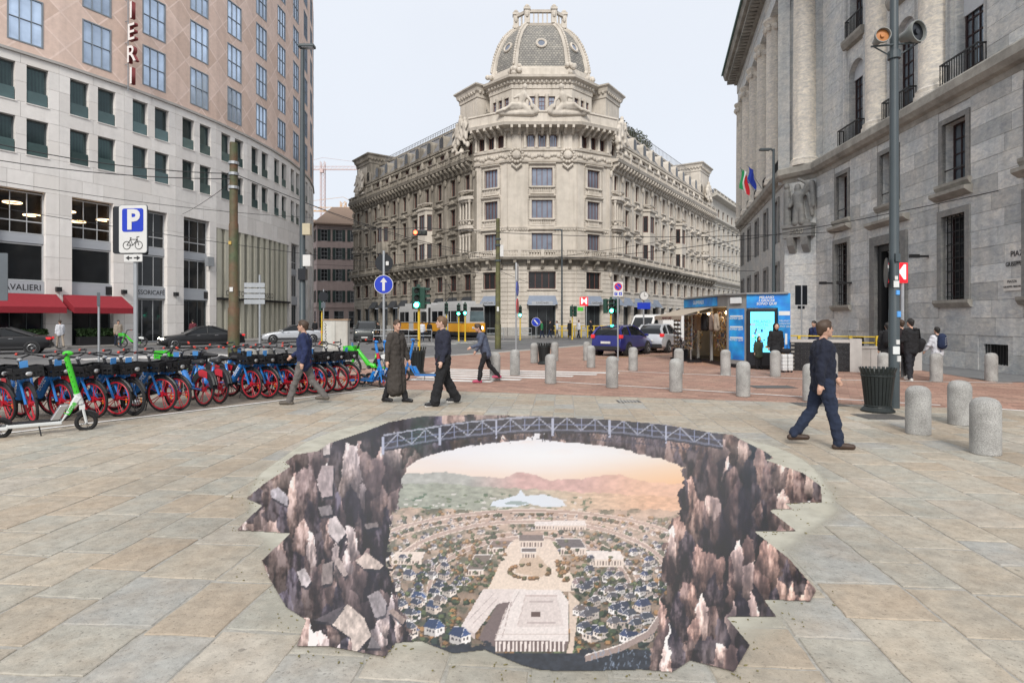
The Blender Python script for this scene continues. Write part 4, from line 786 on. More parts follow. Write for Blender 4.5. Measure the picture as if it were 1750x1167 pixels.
# ------------------------------------------------------------------ corner palace
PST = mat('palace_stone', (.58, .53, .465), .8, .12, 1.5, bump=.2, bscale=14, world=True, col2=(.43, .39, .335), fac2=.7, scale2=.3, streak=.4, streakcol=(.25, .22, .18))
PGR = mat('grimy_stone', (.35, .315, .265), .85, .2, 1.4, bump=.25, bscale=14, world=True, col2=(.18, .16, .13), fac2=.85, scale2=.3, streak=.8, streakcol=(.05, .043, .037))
SLATE = mat('slate', (.16, .16, .17), .7, .2, 3, world=True, col2=(.24, .235, .22), fac2=.6)
RBFR = mat('red_brown_frame', (.13, .045, .035), .5, .1, 5)
PALG = glass('palace_glass', (.22, .25, .31), .4, .1)
PALD = glass('palace_dark_glass', (.03, .03, .032), .12, .12)
P0, P1, P2, P3 = (-4.21, 68.2), (-.45, 66.0), (7.1, 66.0), (11.2, 68.4); LE, RE = (-25.3, 96.0), (34.9, 104.7)
pal = thing('corner_palace', 'ornate stone corner palace with slate dome and two long wings', 'building', T(3.3, 75, 0))
FULL = [LE, P0, P1, P2, P3, RE]; CORN = [P0, P1, P2, P3]
faces = [('L', LE, P0), ('l', P0, P1), ('f', P1, P2), ('r', P2, P3), ('R', P3, RE)]
ROWS = [(9.35, 2.0), (13.0, 2.0), (16.55, 2.0)]
AWG = mat('bank_awning', (.20, .235, .30), .75, .1, 3); AWD = mat('dark_shop_awning', (.03, .032, .036), .75, .1, 3); NAV = mat('navy_lettering', (.02, .02, .03), .5)
def awning(F, x, w, lb, m, z=4.45, txt=None, light=False):
    t = thing('shop_awning', lb, 'awning', F @ T(x, 0, 0)); a = w / 2
    B().add([(-a + .25, -.06, z), (a - .25, -.06, z), (a, -.7, z - 1.0), (-a, -.7, z - 1.0), (-a, -.06, z - 1.0), (a, -.06, z - 1.0)], [(0, 1, 2, 3), (0, 3, 4), (1, 5, 2)]).obj('hood', m, t, local=True)
    if txt:
        B().box(-a * .68, a * .68, -.71, -.69, z - 1.0, z - .66).obj('name_board', SIGNB, t, local=True); text(txt, .34, NAV, t, T(0, -.715, z - .82), True)
    return t
def bayn(L_, n): return [L_ * (i + .5) / n for i in range(n)]
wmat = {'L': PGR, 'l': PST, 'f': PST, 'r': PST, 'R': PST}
for key, a, c in faces:
    F = FR(a, (c[0] - a[0], c[1] - a[1])); Ln = hypot(c[0] - a[0], c[1] - a[1]); holes = []; wins = []; big = key in 'lfr'
    if key == 'f':
        for z, h in ROWS: wins.append((Ln / 2, 2.3, z, h, 4))
        wins.append((Ln / 2, 3.0, 5.2, 1.9, 4)); dor = [(Ln / 2, 3.0)]
    elif big:
        for z, h in ROWS: wins.append((Ln * .5, 1.75, z, h, 4))
        wins.append((Ln * .5, 2.1, 5.2, 1.9, 3)); dor = [(Ln * .5, 2.3)]
    else:
        n = 11 if key == 'L' else 13; us = bayn(Ln, n); dor = [(u, 2.1) for u in us]
        if key == 'R': us_ = us
        for i, u in enumerate(us):
            for z, h in ROWS: wins.append((u, 1.15, z, h, 2))
            wins.append((u, 1.6, 5.2, 1.85, 2))
    for u, w, z, h, cn in wins: holes.append((u - w / 2, u + w / 2, z, z + h))
    for u, w in dor: holes.append((u - w / 2, u + w / 2, 0, 3.45))
    mm = wmat[key]
    half = Ln * .55
    B(F).wall(0, Ln, -.1, 20.4, holes, .35).obj('wall', mm, pal)
    b = B(F)                                   # rusticated lower courses
    for j in range(15):
        z0 = .95 + j * .49; z1 = z0 + .44
        blk = sorted([(h[0] - .12, h[1] + .12) for h in holes if h[2] - .1 < z1 and h[3] + .1 > z0]); x = .02
        for h0, h1 in blk + [(Ln - .02, Ln)]:
            if h0 - x > .25: b.box(x, h0, -.07, .05, z0, z1)
            x = max(x, h1)
    b.obj('rusticated_course', mm, pal)
    x = .0
    for u, w in dor + [(Ln + 1.0, 2.0)]:
        if u - w / 2 - x > .2: B(F).box(x, min(Ln, u - w / 2), -.16, .05, 0, .95).obj('plinth', KERB, pal)
        x = u + w / 2
    for u, w, z, h, cn in wins:
        gm = PALG if (big and z > 8 and random.random() < .75) else PALD
        o = window(pal, F @ T(u, .22, z), w, h, cn, 1, RBFR, gm, fr=.07, bars=.07)
        if z < 8: surround(pal, F @ T(u, 0, z), w, h, mm, 0, .12)
        else:
            hd = .25 if z < 16 else .12; pd = 'arc' if (z < 12) else ('orn' if z < 15 else None)
            surround(pal, F @ T(u, 0, z), w, h, mm, hd if not big else 0.05, .2, ped=pd if not big else None)
        if big and z > 12:
            b = B(F); balustrade(b, [(-w / 2, 0), (w / 2, 0)], 0, 0, .01) if False else None
            for i in range(int(w / .2)): x = u - w / 2 + .1 + i * .2; b.lathe([(.05, z - .75), (.075, z - .55), (.04, z - .35), (.06, z - .2)], 5, (x, -.12, 0), cap=False)
            b.box(u - w / 2 - .15, u + w / 2 + .15, -.24, .02, z - .2, z - .06); b.box(u - w / 2 - .15, u + w / 2 + .15, -.2, .02, z - .9, z - .74); b.obj('window_balustrade', mm, pal)
            b = B(F)
            for sx in (-1, 1):
                for i in range(16): b.box(u + sx * (w / 2 + .36) - .07, u + sx * (w / 2 + .36) + .07, -.07, .02, z - .8 + i * .19, z - .68 + i * .19)
            b.obj('bead_strip', mm, pal)
    for i, (u, w) in enumerate(dor):
        window(pal, F @ T(u, .3, .0), w, 3.4, 3 if big else 2, 1, DKFR, DARKG, 'shop_door', fr=.1)
        if key == 'f': awning(F, u, 3.4, 'blue-grey bank awning with name board over the central corner entrance', AWG, txt='UniCredit')
        elif key == 'r': awning(F, u, 2.4, 'blue-grey bank awning right of the central entrance, behind the red M sign', AWG, txt='UniCredit')
        elif key == 'l': awning(F, u, 2.4, 'blue-grey bank awning left of the central entrance, behind the mossy pole', AWG, txt='UniCredit')
        elif key == 'R' and i < 5: awning(F, u, 2.2, ordinal(i) + ' blue-grey awning of the right wing counted from the corner', AWG)['group'] = 'bank awnings on the right wing'
        elif key == 'L' and i > 1: awning(F, u, 2.3, ordinal(10 - i) + ' dark shop awning of the sooty left wing counted from the corner', AWD)['group'] = 'dark awnings on the left wing'
    # panels and pilaster strips between windows on the corner faces
    b = B(F)
    if big:
        for x in (.35, Ln - .75) if key == 'f' else (.12, Ln - .45): b.box(x, x + .4, -.06, .02, 9.5, 19.2)
        for x in (1.35, Ln - 2.05) if key == 'f' else ():
            for i in range(4):
                for j in range(3): b.box(x + i * .18, x + i * .18 + .1, -.03, .02, 10.6 + j * .18, 10.7 + j * .18)
        b.ext([(.02, 11.75), (-.1, 11.75), (-.18, 11.95), (-.18, 12.05), (.02, 12.1)], 0, Ln)
        for i in range(int(Ln / .3)): b.ell((.15 + i * .3, -.08, 11.7), (.14, .1, .12), 6, 4)
    else:
        n = len(dor)
        for i in range(n + 1): x = Ln * i / n; b.box(x - .28, x + .28, -.08, .02, 9.4, 18.7); b.ell((x, -.18, 18.4), (.3, .2, .45), 6, 5); b.ell((x, -.12, 6.9), (.3, .2, .3), 6, 4)
        b.ext([(.02, 12.35), (-.12, 12.35), (-.22, 12.5), (.02, 12.55)], 0, Ln); b.ext([(.02, 15.75), (-.1, 15.75), (-.18, 15.88), (.02, 15.92)], 0, Ln)
    b.obj('facade_trim', mm, pal)
# first-floor balcony round the corner and along both wings
def band(name, path, prof, m): B().sweep(path, prof).obj(name, m, pal)
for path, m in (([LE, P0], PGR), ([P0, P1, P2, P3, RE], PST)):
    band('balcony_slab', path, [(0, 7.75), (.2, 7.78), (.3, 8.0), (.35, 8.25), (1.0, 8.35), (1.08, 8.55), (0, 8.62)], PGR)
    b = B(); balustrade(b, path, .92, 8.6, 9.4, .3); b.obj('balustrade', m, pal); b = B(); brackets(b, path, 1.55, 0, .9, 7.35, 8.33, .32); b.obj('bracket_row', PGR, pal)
# main bracketed cornice on the wings
WL, WR = [LE, P0], [P3, RE]
for path, m in ((WL, PGR), (WR, PST)):
    band('cornice', path, [(0, 18.9), (.15, 18.95), (.2, 19.25), (.3, 19.3), (.3, 19.75), (1.0, 19.82), (1.12, 20.1), (0, 20.2)], m)
    b = B(); brackets(b, path, .95, 0, .95, 18.75, 19.8, .34)
    for F, u in along(path, .95): b.m = F; b.ell((u, -.95, 19.62), (.16, .12, .14), 6, 4)
    b.m = Matrix(); b.obj('bracket_row', m, pal); b = B(); balustrade(b, path, .92, 20.18, 20.95, .3); b.obj('balustrade', m, pal)
    F = FR(path[0], (path[1][0] - path[0][0], path[1][1] - path[0][1])); Ln = hypot(path[1][0] - path[0][0], path[1][1] - path[0][1]); n = 11 if m is PGR else 13
    A = F @ T(0, .35, 0); hs = [(u - .5, u + .5, 20.95, 22.25) for u in bayn(Ln, n)]; B(A).wall(0, Ln, 20.1, 22.8, hs, .25).obj('attic_wall', m, pal)
    for h in hs: window(pal, A @ T((h[0] + h[1]) / 2, .15, h[2]), 1.0, 1.3, 2, 1, RBFR, PALD, 'attic_window')
    b = B(A); b.ext([(.1, 22.6), (-.25, 22.7), (-.3, 22.95), (.1, 23.0)], 0, Ln)
    for i in range(int(Ln / .45)): b.ell((.2 + i * .45, -.12, 22.45), (.2, .14, .17), 6, 4)
    for i in range(n + 1): b.ell((min(Ln - .3, max(.3, Ln * i / n)), -.2, 21.6), (.35, .25, .75), 6, 5)
    b.obj('attic_cornice', m, pal)
    b = B(A); b.add([(0, -.05, 22.95), (Ln, -.05, 22.95), (Ln, 1.7, 25.7), (0, 1.7, 25.7), (0, 14, 26.2), (Ln, 14, 26.2)], [(0, 1, 2, 3), (3, 2, 5, 4)]); b.quad((0, -.05, 22.9), (0, 14, 22.9), (0, 14, 26.2), (0, 1.7, 25.7)); b.obj('mansard_roof', SLATE, pal)
    b = B(A); b.ext([(1.5, 25.6), (1.45, 25.85), (1.9, 25.85)], 0, Ln); b.obj('ridge', m, pal)
    for u in bayn(Ln, n):
        b = B(A @ T(u, 0, 0)); P = [(-.6, 23.1), (-.6, 24.2)] + [(.6 * cos(pi - pi * i / 6), 24.2 + .55 * sin(pi * i / 6)) for i in range(1, 6)] + [(.6, 24.2), (.6, 23.1)]; b.exty(P, -.12, 1.4); d_ = b.obj('dormer', m, pal)
        Q = [(x * .72, 23.2 + (z - 23.1) * .82) for x, z in P]; B(A @ T(u, 0, 0)).exty(Q, -.145, -.1).obj('pane', PALD, d_)
b = B(FR(LE, (P0[0] - LE[0], P0[1] - LE[1])))
for i in range(60): x = 7 + i * .46; b.box(x, x + .04, 2.1, 2.14, 25.85, 26.6); b.box(x - .1, x + .14, 2.1, 2.14, 26.3, 26.36)
b.box(7, 34, 2.1, 2.14, 26.55, 26.6); b.obj('roof_railing', SLATE, pal)
b = B(FR(P3, (RE[0] - P3[0], RE[1] - P3[1])));  rg = random.Random(12); RGF = FR(P3, (RE[0] - P3[0], RE[1] - P3[1]))
for i in range(60): x = 1 + i * .6; b.box(x, x + .04, 1.6, 1.64, 25.8, 26.7)
b.box(1, 37, 1.6, 1.64, 26.65, 26.7); b.obj('roof_railing', SLATE, pal)
LEAFM = mat('roof_garden_leaves', (.05, .075, .03), .7, .45, 5, detail=3, rand=.3, col2=(.12, .09, .03), fac2=.6, scale2=1.5)
for i in range(9):
    t = thing('roof_shrub', ordinal(i) + ' roof garden shrub from the dome along the right wing railing', 'shrub', RGF @ T(4.5 + i * 1.75, 2.3 + rg.random(), 25.75), 'shrubs of the roof garden'); b = B(); R_ = .7 + rg.random() * .55
    B().tube([(0, 0, 0), (.05, 0, R_)], .05, 5).obj('trunk', RBFR, t, local=True)
    for j in range(420):
        d = Vector((rg.gauss(0, 1), rg.gauss(0, 1), rg.gauss(0, 1))).normalized() * R_ * rg.random() ** .4; c_ = Vector((0, 0, R_ * 1.1)) + d * (1 + .25 * rg.random()); e = Vector((rg.gauss(0, 1), rg.gauss(0, 1), rg.gauss(0, 1))).normalized() * .11; f = e.cross(Vector((rg.random(), rg.random(), 1))).normalized() * .07
        b.quad(tuple(c_ - e), tuple(c_ + f), tuple(c_ + e), tuple(c_ - f))
    b.obj('crown', LEAFM, t, local=True)
# bow windows, columned loggias with curved balconies
def bow(F, u, m, cols=False):
    fr = F @ T(u, 0, 0)
    if not cols:
        pl = [(-1.5, .1), (-1.0, -.85), (1.0, -.85), (1.5, .1)]
        for z0, z1, nm in ((8.65, 9.3, 'parapet'), (11.4, 13.0, 'spandrel'), (15.1, 15.7, 'parapet')): B(fr).prism(pl, z0, z1).obj('bow_' + nm, m, pal)
        b = B(fr); q = [tuple(x) for x in pl]; b.sweep(q, [(0, 15.6), (.18, 15.68), (.2, 15.85), (0, 15.9)]); balustrade(b, q, -.05, 15.85, 16.6, .3, .09, 9); b.sweep(q, [(0, 9.2), (.1, 9.25), (.1, 9.38), (0, 9.4)]); b.obj('bow_balustrade', m, pal)
        for z in (9.35, 13.0):
            for a_, c_ in zip(pl[:-1], pl[1:]):
                fw = fr @ FR(a_, (c_[0] - a_[0], c_[1] - a_[1])); w = hypot(c_[0] - a_[0], c_[1] - a_[1]); B(fw).box(0, .22, 0, .25, z - .02, z + 2.1).box(w - .22, w, 0, .25, z - .02, z + 2.1).obj('bow_pier', m, pal); window(pal, fw @ T(w / 2, .12, z + .05), w - .44, 1.98, 2 if w > 1.5 else 1, 1, RBFR, PALD, 'bow_window')
    else:
        for z0 in (8.65, 12.55, 15.9):
            P = [(1.45 * cos(pi + pi * i / 8), .05 + 1.0 * sin(pi + pi * i / 8)) for i in range(9)]
            if z0 > 9: B(fr).prism(P, z0 - .35, z0 - .1).prism([(x * .8, y * .75) for x, y in P], z0 - .6, z0 - .34).obj('balcony_slab', m, pal); b = B(fr); balustrade(b, P, -.08, z0 - .1, z0 + .68, .3, .08, 9); b.obj('balustrade', m, pal)
            if z0 < 15:
                for x in (-.95, -.32, .32, .95): B(fr).lathe([(.17, z0 + .1), (.2, z0 + .2), (.14, z0 + .35), (.13, z0 + 2.6), (.2, z0 + 2.8), (.22, z0 + 3.0)], 8, (x, -.35, 0)).obj('column', m, pal)
FLw = FR(LE, (P0[0] - LE[0], P0[1] - LE[1])); LLn = hypot(P0[0] - LE[0], P0[1] - LE[1]); FRw = FR(P3, (RE[0] - P3[0], RE[1] - P3[1])); RLn = hypot(RE[0] - P3[0], RE[1] - P3[1])
lb_, rb_ = bayn(LLn, 11), bayn(RLn, 13)
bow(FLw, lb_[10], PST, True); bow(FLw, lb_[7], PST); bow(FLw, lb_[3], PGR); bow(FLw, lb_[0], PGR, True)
bow(FRw, rb_[0], PST, True); bow(FRw, rb_[3], PST); bow(FRw, rb_[7], PST); bow(FRw, rb_[11], PST, True)
# corner crown: garland frieze, loggia, curved balcony
band('frieze', CORN, [(0, 19.1), (.25, 19.15), (.32, 19.35), (.14, 19.4), (.14, 20.35), (.3, 20.4), (.34, 20.6), (0, 20.65)], PST)
b = B()
for F, u in along(CORN, .36): b.m = F; b.ell((u, -.2, 19.85 + .14 * sin(u * 4)), (.24, .16, .22), 7, 5)
for x in (.95, 6.6):
    b.m = FR(P1, (1, 0)); b.ell((x, -.35, 19.9), (.5, .3, .5), 12, 7); b.lathe([(.72, -.1), (.72, .1)], 14, (0, 0, 0)) if False else None
    for i in range(14): t = i * 2 * pi / 14; b.ell((x + .72 * cos(t), -.3, 19.85 + .72 * sin(t)), .17, 6, 4)
    for i in range(7): b.ell((x + (i - 3) * .16, -.25, 18.85 - .12 * (3 - abs(i - 3))), .16, 6, 4)
b.m = Matrix(); b.obj('garland', PST, pal)
for key, a, c in faces[1:4]:
    F = FR(a, (c[0] - a[0], c[1] - a[1])); Ln = hypot(c[0] - a[0], c[1] - a[1]); ce = Ln / 2; hs = [(ce + o - .42, ce + o + .42, 20.85, 22.25) for o in (-1.25, 0, 1.25)]
    B(F).wall(0, Ln, 20.4, 23.2, hs, .4).obj('loggia_wall', PST, pal)
    for h in hs: window(pal, F @ T((h[0] + h[1]) / 2, .25, h[2]), .84, 1.4, 3, 1, RBFR, PALG if key == 'f' else PALD, 'loggia_window', bars=.05)
    for o in (-1.9, -.63, .63, 1.9): B(F).lathe([(.22, 20.65), (.22, 20.8), (.16, 20.9), (.145, 22.1), (.2, 22.2), (.24, 22.45)], 8, (ce + o, -.16, 0)).obj('column', PST, pal)
    for x in ((.95, 6.6) if key == 'f' else ()): B(F).box(x - .5, x + .5, -.22, .05, 20.6, 22.4).box(x - .62, x + .62, -.3, .05, 22.2, 22.5).obj('pilaster', PST, pal)
band('crown_balcony', CORN, [(0, 22.45), (.4, 22.5), (.5, 22.75), (1.5, 22.85), (1.62, 23.15), (1.35, 23.2), (1.3, 24.2), (1.42, 24.25), (1.4, 24.42), (1.05, 24.42), (1.05, 23.2), (0, 23.2)], PST)
b = B(); brackets(b, CORN, .86, 0, 1.5, 22.05, 22.86, .26); b.obj('bracket_row', PST, pal)
# drum, corner blocks, dome
DC = Vector((3.33, 72.6))
def octo(a, R): return [(DC.x - R, DC.y + a), (DC.x - R, DC.y - a), (DC.x - a, DC.y - R), (DC.x + a, DC.y - R), (DC.x + R, DC.y - a), (DC.x + R, DC.y + a), (DC.x + a, DC.y + R), (DC.x - a, DC.y + R)]
D0 = octo(3.35, 5.9)
for i in range(8):
    a, c = D0[i - 1], D0[i]; F = FR(a, (c[0] - a[0], c[1] - a[1])); Ln = hypot(c[0] - a[0], c[1] - a[1]); frn = i in (2, 3, 4); ce = Ln / 2; sp_ = 1.12 if i == 3 else .95
    hs = [(ce + o * sp_ - .36, ce + o * sp_ + .36, 24.7, 26.7) for o in (-1, 0, 1)] if frn else []
    B(F).wall(0, Ln, 22.8, 28.6, hs, .3).obj('drum_wall', PST, pal)
    for h in hs: window(pal, F @ T((h[0] + h[1]) / 2, .18, h[2]), .72, 2.0, 2, 4, RBFR, PALG, 'drum_window', bars=.04)
    if frn:
        for o in (-.5, .5): B(F).lathe([(.2, 24.6), (.16, 24.8), (.14, 26.4), (.22, 26.7), (.24, 26.9)], 8, (ce + o * sp_, -.06, 0)).obj('column', PST, pal)
BAND8 = D0 + [D0[0]]
band('drum_cornice', BAND8, [(0, 27.5), (.1, 27.55), (.12, 28.0), (.25, 28.1), (.3, 28.4), (.75, 28.6), (.8, 28.85), (0, 28.95)], PST)
b = B()
for F, u in along(BAND8, .5): b.m = F; b.ell((u, -.3, 28.25), (.16, .2, .2), 6, 4); b.ell((u, -.08, 27.75), (.1, .08, .1), 5, 4)
b.m = Matrix(); b.obj('egg_moulding', PST, pal)
RADS = [(1.0, 28.95), (.99, 29.8), (.98, 30.1), (.955, 31.1), (.91, 32.4), (.83, 33.7), (.725, 34.85), (.595, 35.75), (.46, 36.4)]
GZ = 36.25 - 37.75
def tilemat():
    m = mat('scale_tiles', (.255, .245, .225), .75, .15, 2, world=True, col2=(.17, .165, .16), fac2=.7, scale2=.5); nt = m.node_tree; n = nt.nodes; l = nt.links; p = n['Principled BSDF']; src = p.inputs['Base Color'].links[0].from_socket
    g = n.new('ShaderNodeNewGeometry'); s3 = n.new('ShaderNodeSeparateXYZ'); l.new(g.outputs['Position'], s3.inputs[0]); cb3 = n.new('ShaderNodeCombineXYZ'); l.new(s3.outputs['X'], cb3.inputs['X']); l.new(s3.outputs['Z'], cb3.inputs['Y'])
    b = n.new('ShaderNodeTexBrick'); l.new(cb3.outputs[0], b.inputs[0]); b.inputs['Scale'].default_value = 1; b.inputs['Brick Width'].default_value = .34; b.inputs['Row Height'].default_value = .26; b.inputs['Mortar Size'].default_value = .035; b.inputs['Mortar'].default_value = (.45, .45, .45, 1); b.inputs['Color1'].default_value = (.85, .85, .85, 1); b.inputs['Color2'].default_value = (1.35, 1.32, 1.25, 1)
    x = n.new('ShaderNodeMixRGB'); x.blend_type = 'MULTIPLY'; x.inputs[0].default_value = .9; l.new(src, x.inputs[1]); l.new(b.outputs[0], x.inputs[2]); l.new(x.outputs[0], p.inputs['Base Color']); return m
TILE = tilemat()
def ringv(k, z, ext=0): return [(DC.x + (x - DC.x) * k + ext * (1 if x > DC.x else -1) * 0, DC.y + (y - DC.y) * k, z) for x, y in octo(3.05, 5.55)]
b = B(); R8 = [ringv(k, z) for k, z in RADS]
for j in range(len(R8) - 1):
    for i in range(8): b.quad(R8[j][i - 1], R8[j][i], R8[j + 1][i], R8[j + 1][i - 1])
b.quad(*R8[-1]); dome = b.obj('dome', TILE, pal)
b = B()
for i in range(8):
    pts = [Vector(R8[j][i]) for j in range(len(R8))]; b.tube(pts, [.4, .38, .36, .33, .31, .29, .27, .25, .24], 6)
    for j in range(22):
        t = 2.4 + j * .26; k0 = min(len(pts) - 2, int(t)); 
        if k0 >= len(pts) - 1: break
        q = pts[k0].lerp(pts[k0 + 1], t - k0); d = (q - Vector((DC.x, DC.y, q.z))).normalized()
        if t < len(pts) - 1.2: b.ell(tuple(q + d * .38), (.16, .16, .2), 6, 4)
b.obj('rib', PST, dome)
b = B()
for i in range(8):
    c_ = Vector(R8[0][i]); 
    for j in range(7): b.ell((c_.x + random.uniform(-.6, .6), c_.y + random.uniform(-.6, .2), 29.3 + random.uniform(0, 1.2)), (.32, .3, .3), 6, 5)
b.obj('foot_ornament', PST, dome)
band('dome_base', [tuple(v[:2]) for v in R8[1]] + [tuple(R8[1][0][:2])], [(-.3, 28.9), (.28, 28.9), (.25, 29.9), (.12, 30.0), (.12, 30.2), (-.3, 30.2)], PST)
for i in (2, 3, 4):      # round windows low on three dome sides
    a, c_ = Vector(R8[4][i - 1]), Vector(R8[4][i]); a2, c2 = Vector(R8[5][i - 1]), Vector(R8[5][i]); mid = (a + c_ + a2 + c2) / 4; u = (c_ - a).normalized(); up_ = ((a2 + c2) / 2 - (a + c_) / 2).normalized(); nrm = u.cross(up_).normalized()
    pts = [mid + nrm * .1 + (u * cos(t * pi / 8) + up_ * sin(t * pi / 8)) * .52 for t in range(16)]; o = B().tube(pts, .15, 6, True).obj('oculus', PST, dome); new('pane', B().quad(*[tuple(mid + nrm * .12 + (u * cos(t * pi / 6) + up_ * sin(t * pi / 6)) * .45) for t in range(12)]).mesh('pane', PALG), o)
# crowning gallery
RT = ringv(.46, 36.25); RT2 = [(DC.x + (x - DC.x) * 1.12, DC.y + (y - DC.y) * 1.12) for x, y, z in RT]
band('gallery_base', RT2 + [RT2[0]], [(-.5, 36.05), (.1, 36.05), (.2, 36.3), (-.5, 36.35)], PST)
b = B()
for i in range(8):
    x, y = RT2[i]; b.box(x - .3, x + .3, y - .3, y + .3, 36.3, 37.9); b.box(x - .4, x + .4, y - .4, y + .4, 37.85, 38.1); b.ell((x, y, 38.3), (.3, .3, .25), 8, 5); b.ell((x * 1.0, y - .35, 37.3), (.22, .16, .4), 6, 5)
for F, u in along(RT2 + [RT2[0]], .55): b.m = F; b.box(u - .08, u + .08, -.05, .1, 36.3, 37.6); b.ell((u, -.05, 37.7), (.28, .14, .16), 6, 4)
b.m = Matrix(); b.sweep(RT2 + [RT2[0]], [(-.15, 37.55), (.18, 37.55), (.22, 37.85), (-.15, 37.85)]); b.obj('gallery', PST, pal)
# attic blocks either side of the drum, end pavilions
def block(F, u0, u1, y0, y1, z0, z1, m, nm):
    B(F).box(u0, u1, y0, y1, z0, z1).obj(nm, m, pal); pth = [tuple((F @ Vector((x, y, 0)))[:2]) for x, y in ((u0, y1), (u0, y0), (u1, y0), (u1, y1), (u0, y1))]
    band('cornice', pth, [(-.1, z1 - 1.3), (.1, z1 - 1.25), (.12, z1 - .8), (.3, z1 - .6), (.4, z1 - .2), (.62, z1), (.62, z1 + .12), (-.1, z1 + .2)], m); b = B()
    for F2, u in along(pth, .5): b.m = F2; b.ell((u, -.2, z1 - .65), (.17, .2, .22), 6, 4)
    b.m = Matrix(); b.obj('egg_moulding', m, pal)
    cx, cy = (u0 + u1) / 2, (y0 + y1) / 2; B(F).add([(u0 - .6, y0 - .6, z1 + .15), (u1 + .6, y0 - .6, z1 + .15), (u1 + .6, y1 + .6, z1 + .15), (u0 - .6, y1 + .6, z1 + .15), (cx, cy, z1 + .9)], [(0, 1, 4), (1, 2, 4), (2, 3, 4), (3, 0, 4)]).obj('block_roof', SLATE, pal)
    B(F).box((u0 + u1) / 2 - (u1 - u0) * .3, (u0 + u1) / 2 + (u1 - u0) * .3, y0 - .04, y0, z0 + .5, z1 - 1.7).obj('wall_panel', PST, pal)
block(FLw, LLn - 4.6, LLn - .9, .9, 5.2, 22.8, 28.9, PST, 'attic_block'); block(FRw, .9, 4.8, .9, 5.2, 22.8, 28.9, PST, 'attic_block')
block(FLw, .3, 5.2, .3, 7, 20.2, 27.2, PGR, 'end_pavilion'); block(FRw, RLn - 5.5, RLn - .3, .3, 7, 20.2, 28.0, PST, 'end_pavilion')
# sculpture groups
def sculpt(F, pts, nm='sculpture', vox=.09): b = B(); [b.cap(p, q, r0, r1, 8) for p, q, r0, r1 in pts]; return remesh(b, nm, PST, pal, vox, F, smooth=2)
def recline(sx):
    X = lambda x, y, z: (x * sx, y, z)
    return [(X(0, 0, 1.2), X(.3, -.1, 2.1), .42, .46), (X(.35, -.1, 2.3), X(.4, -.15, 2.85), .24, .22), (X(.42, -.2, 2.95), X(.44, -.2, 3.1), .3, .27), (X(1.3, .1, .9), X(1.9, .1, .5), .4, .25), (X(0, -.2, 1.0), X(-.95, -.5, 1.05), .3, .22), (X(-.95, -.5, 1.05), X(-1.75, -.5, .4), .22, .13), (X(0, -.1, .9), X(-1.3, -.3, .7), .38, .27), (X(-1.3, -.3, .7), X(-2.6, -.3, .25), .26, .15), (X(.6, -.1, 2.1), X(1.1, -.4, 1.4), .2, .16), (X(1.1, -.4, 1.4), X(1.2, -.6, .7), .16, .13), (X(-.1, -.2, 2.1), X(-.7, -.5, 1.7), .2, .15), (X(1.0, 0, .3), X(.4, -.1, .9), .45, .4), (X(1.3, -.1, .2), X(-2.2, 0, .2), .35, .28), (X(1.3, -.3, .8), X(1.6, -.2, .3), .3, .3)]
sculpt(T(.95, 64.7, 23.9), recline(1)); sculpt(T(5.75, 64.7, 23.9), recline(-1))
def group(seed):
    r = random.Random(seed); L_ = []
    for i, (x, z) in enumerate(((-.8, 1.6), (0, 2.4), (.9, 1.9))):
        L_ += [((x, -.2, z - .9), (x + .1, -.3, z), .4, .36), ((x + .1, -.35, z + .45), (x + .1, -.35, z + .55), .25, .22), ((x - .3, -.3, z - .1), (x - .7, -.5, z - .8), .16, .13), ((x + .4, -.3, z - .1), (x + .6, -.6, z - .7), .16, .13), ((x, -.3, z - 1), (x - .4, -.6, z - 1.8), .28, .2), ((x + .2, -.3, z - 1), (x + .6, -.5, z - 1.9), .28, .2)]
    for i in range(14): x, z = r.uniform(-1.5, 1.5), r.uniform(-1.5, 1.2); L_.append(((x, -.2, z), (x + r.uniform(-.4, .4), -.4, z - .4), .3, .22))
    return L_
for F, u, z in ((FLw, LLn - 2.6, 22.6), (FRw, 2.6, 22.6), (FLw, 2.6, 22.2), (FRw, RLn - 3, 22.2)): sculpt(F @ T(u, 0, z), group(int(u * 7)))
# next palace down the right-hand street
e_ = Vector((RE[0] - P3[0], RE[1] - P3[1])).normalized(); N2 = (RE[0] + e_.x * .02, RE[1] + e_.y * .02); N3 = (RE[0] + e_.x * 42, RE[1] + e_.y * 42)
PST2 = mat('pale_stone', (.50, .47, .42), .8, .12, 1.5, world=True, streak=.3); nb = thing('far_palace', 'pale stone palace beyond the domed palace along the right street', 'building', T(*N2, 0)); F = FR(N2, (e_.x, e_.y)); hs = []
for i in range(12):
    for z, h in ((.2, 3.4), (5.2, 2.0), (9.2, 2.3), (13, 2.2), (16.6, 2.0), (20.4, 1.4)): u = 1.8 + i * 3.4; hs.append((u - .65, u + .65, z, z + h))
B(F).wall(0, 42, -.1, 23.5, hs, .35).obj('wall', PST2, nb)
for h in hs:
    window(nb, F @ T((h[0] + h[1]) / 2, .2, h[2]), 1.3, h[3] - h[2], 2, 1, RBFR, PALD)
    if 5 < h[2] < 20: surround(nb, F @ T((h[0] + h[1]) / 2, 0, h[2]), 1.3, h[3] - h[2], PST2, .15, .2)
for z, d in ((8.2, .7), (12, .3), (19.4, .5), (23.2, 1.0)): B().sweep([N2, N3], [(0, z), (d * .4, z + .1), (d, z + .35), (d, z + .55), (0, z + .6)]).obj('cornice', PST2, nb)
b = B(); balustrade(b, [N2, N3], .6, 8.75, 9.5, .35); balustrade(b, [N2, N3], .5, 23.8, 24.7, .4); b.obj('balustrade', PST2, nb); B(F).box(0, 42, .5, 12, 23.4, 25.2).obj('roof', SLATE, nb)
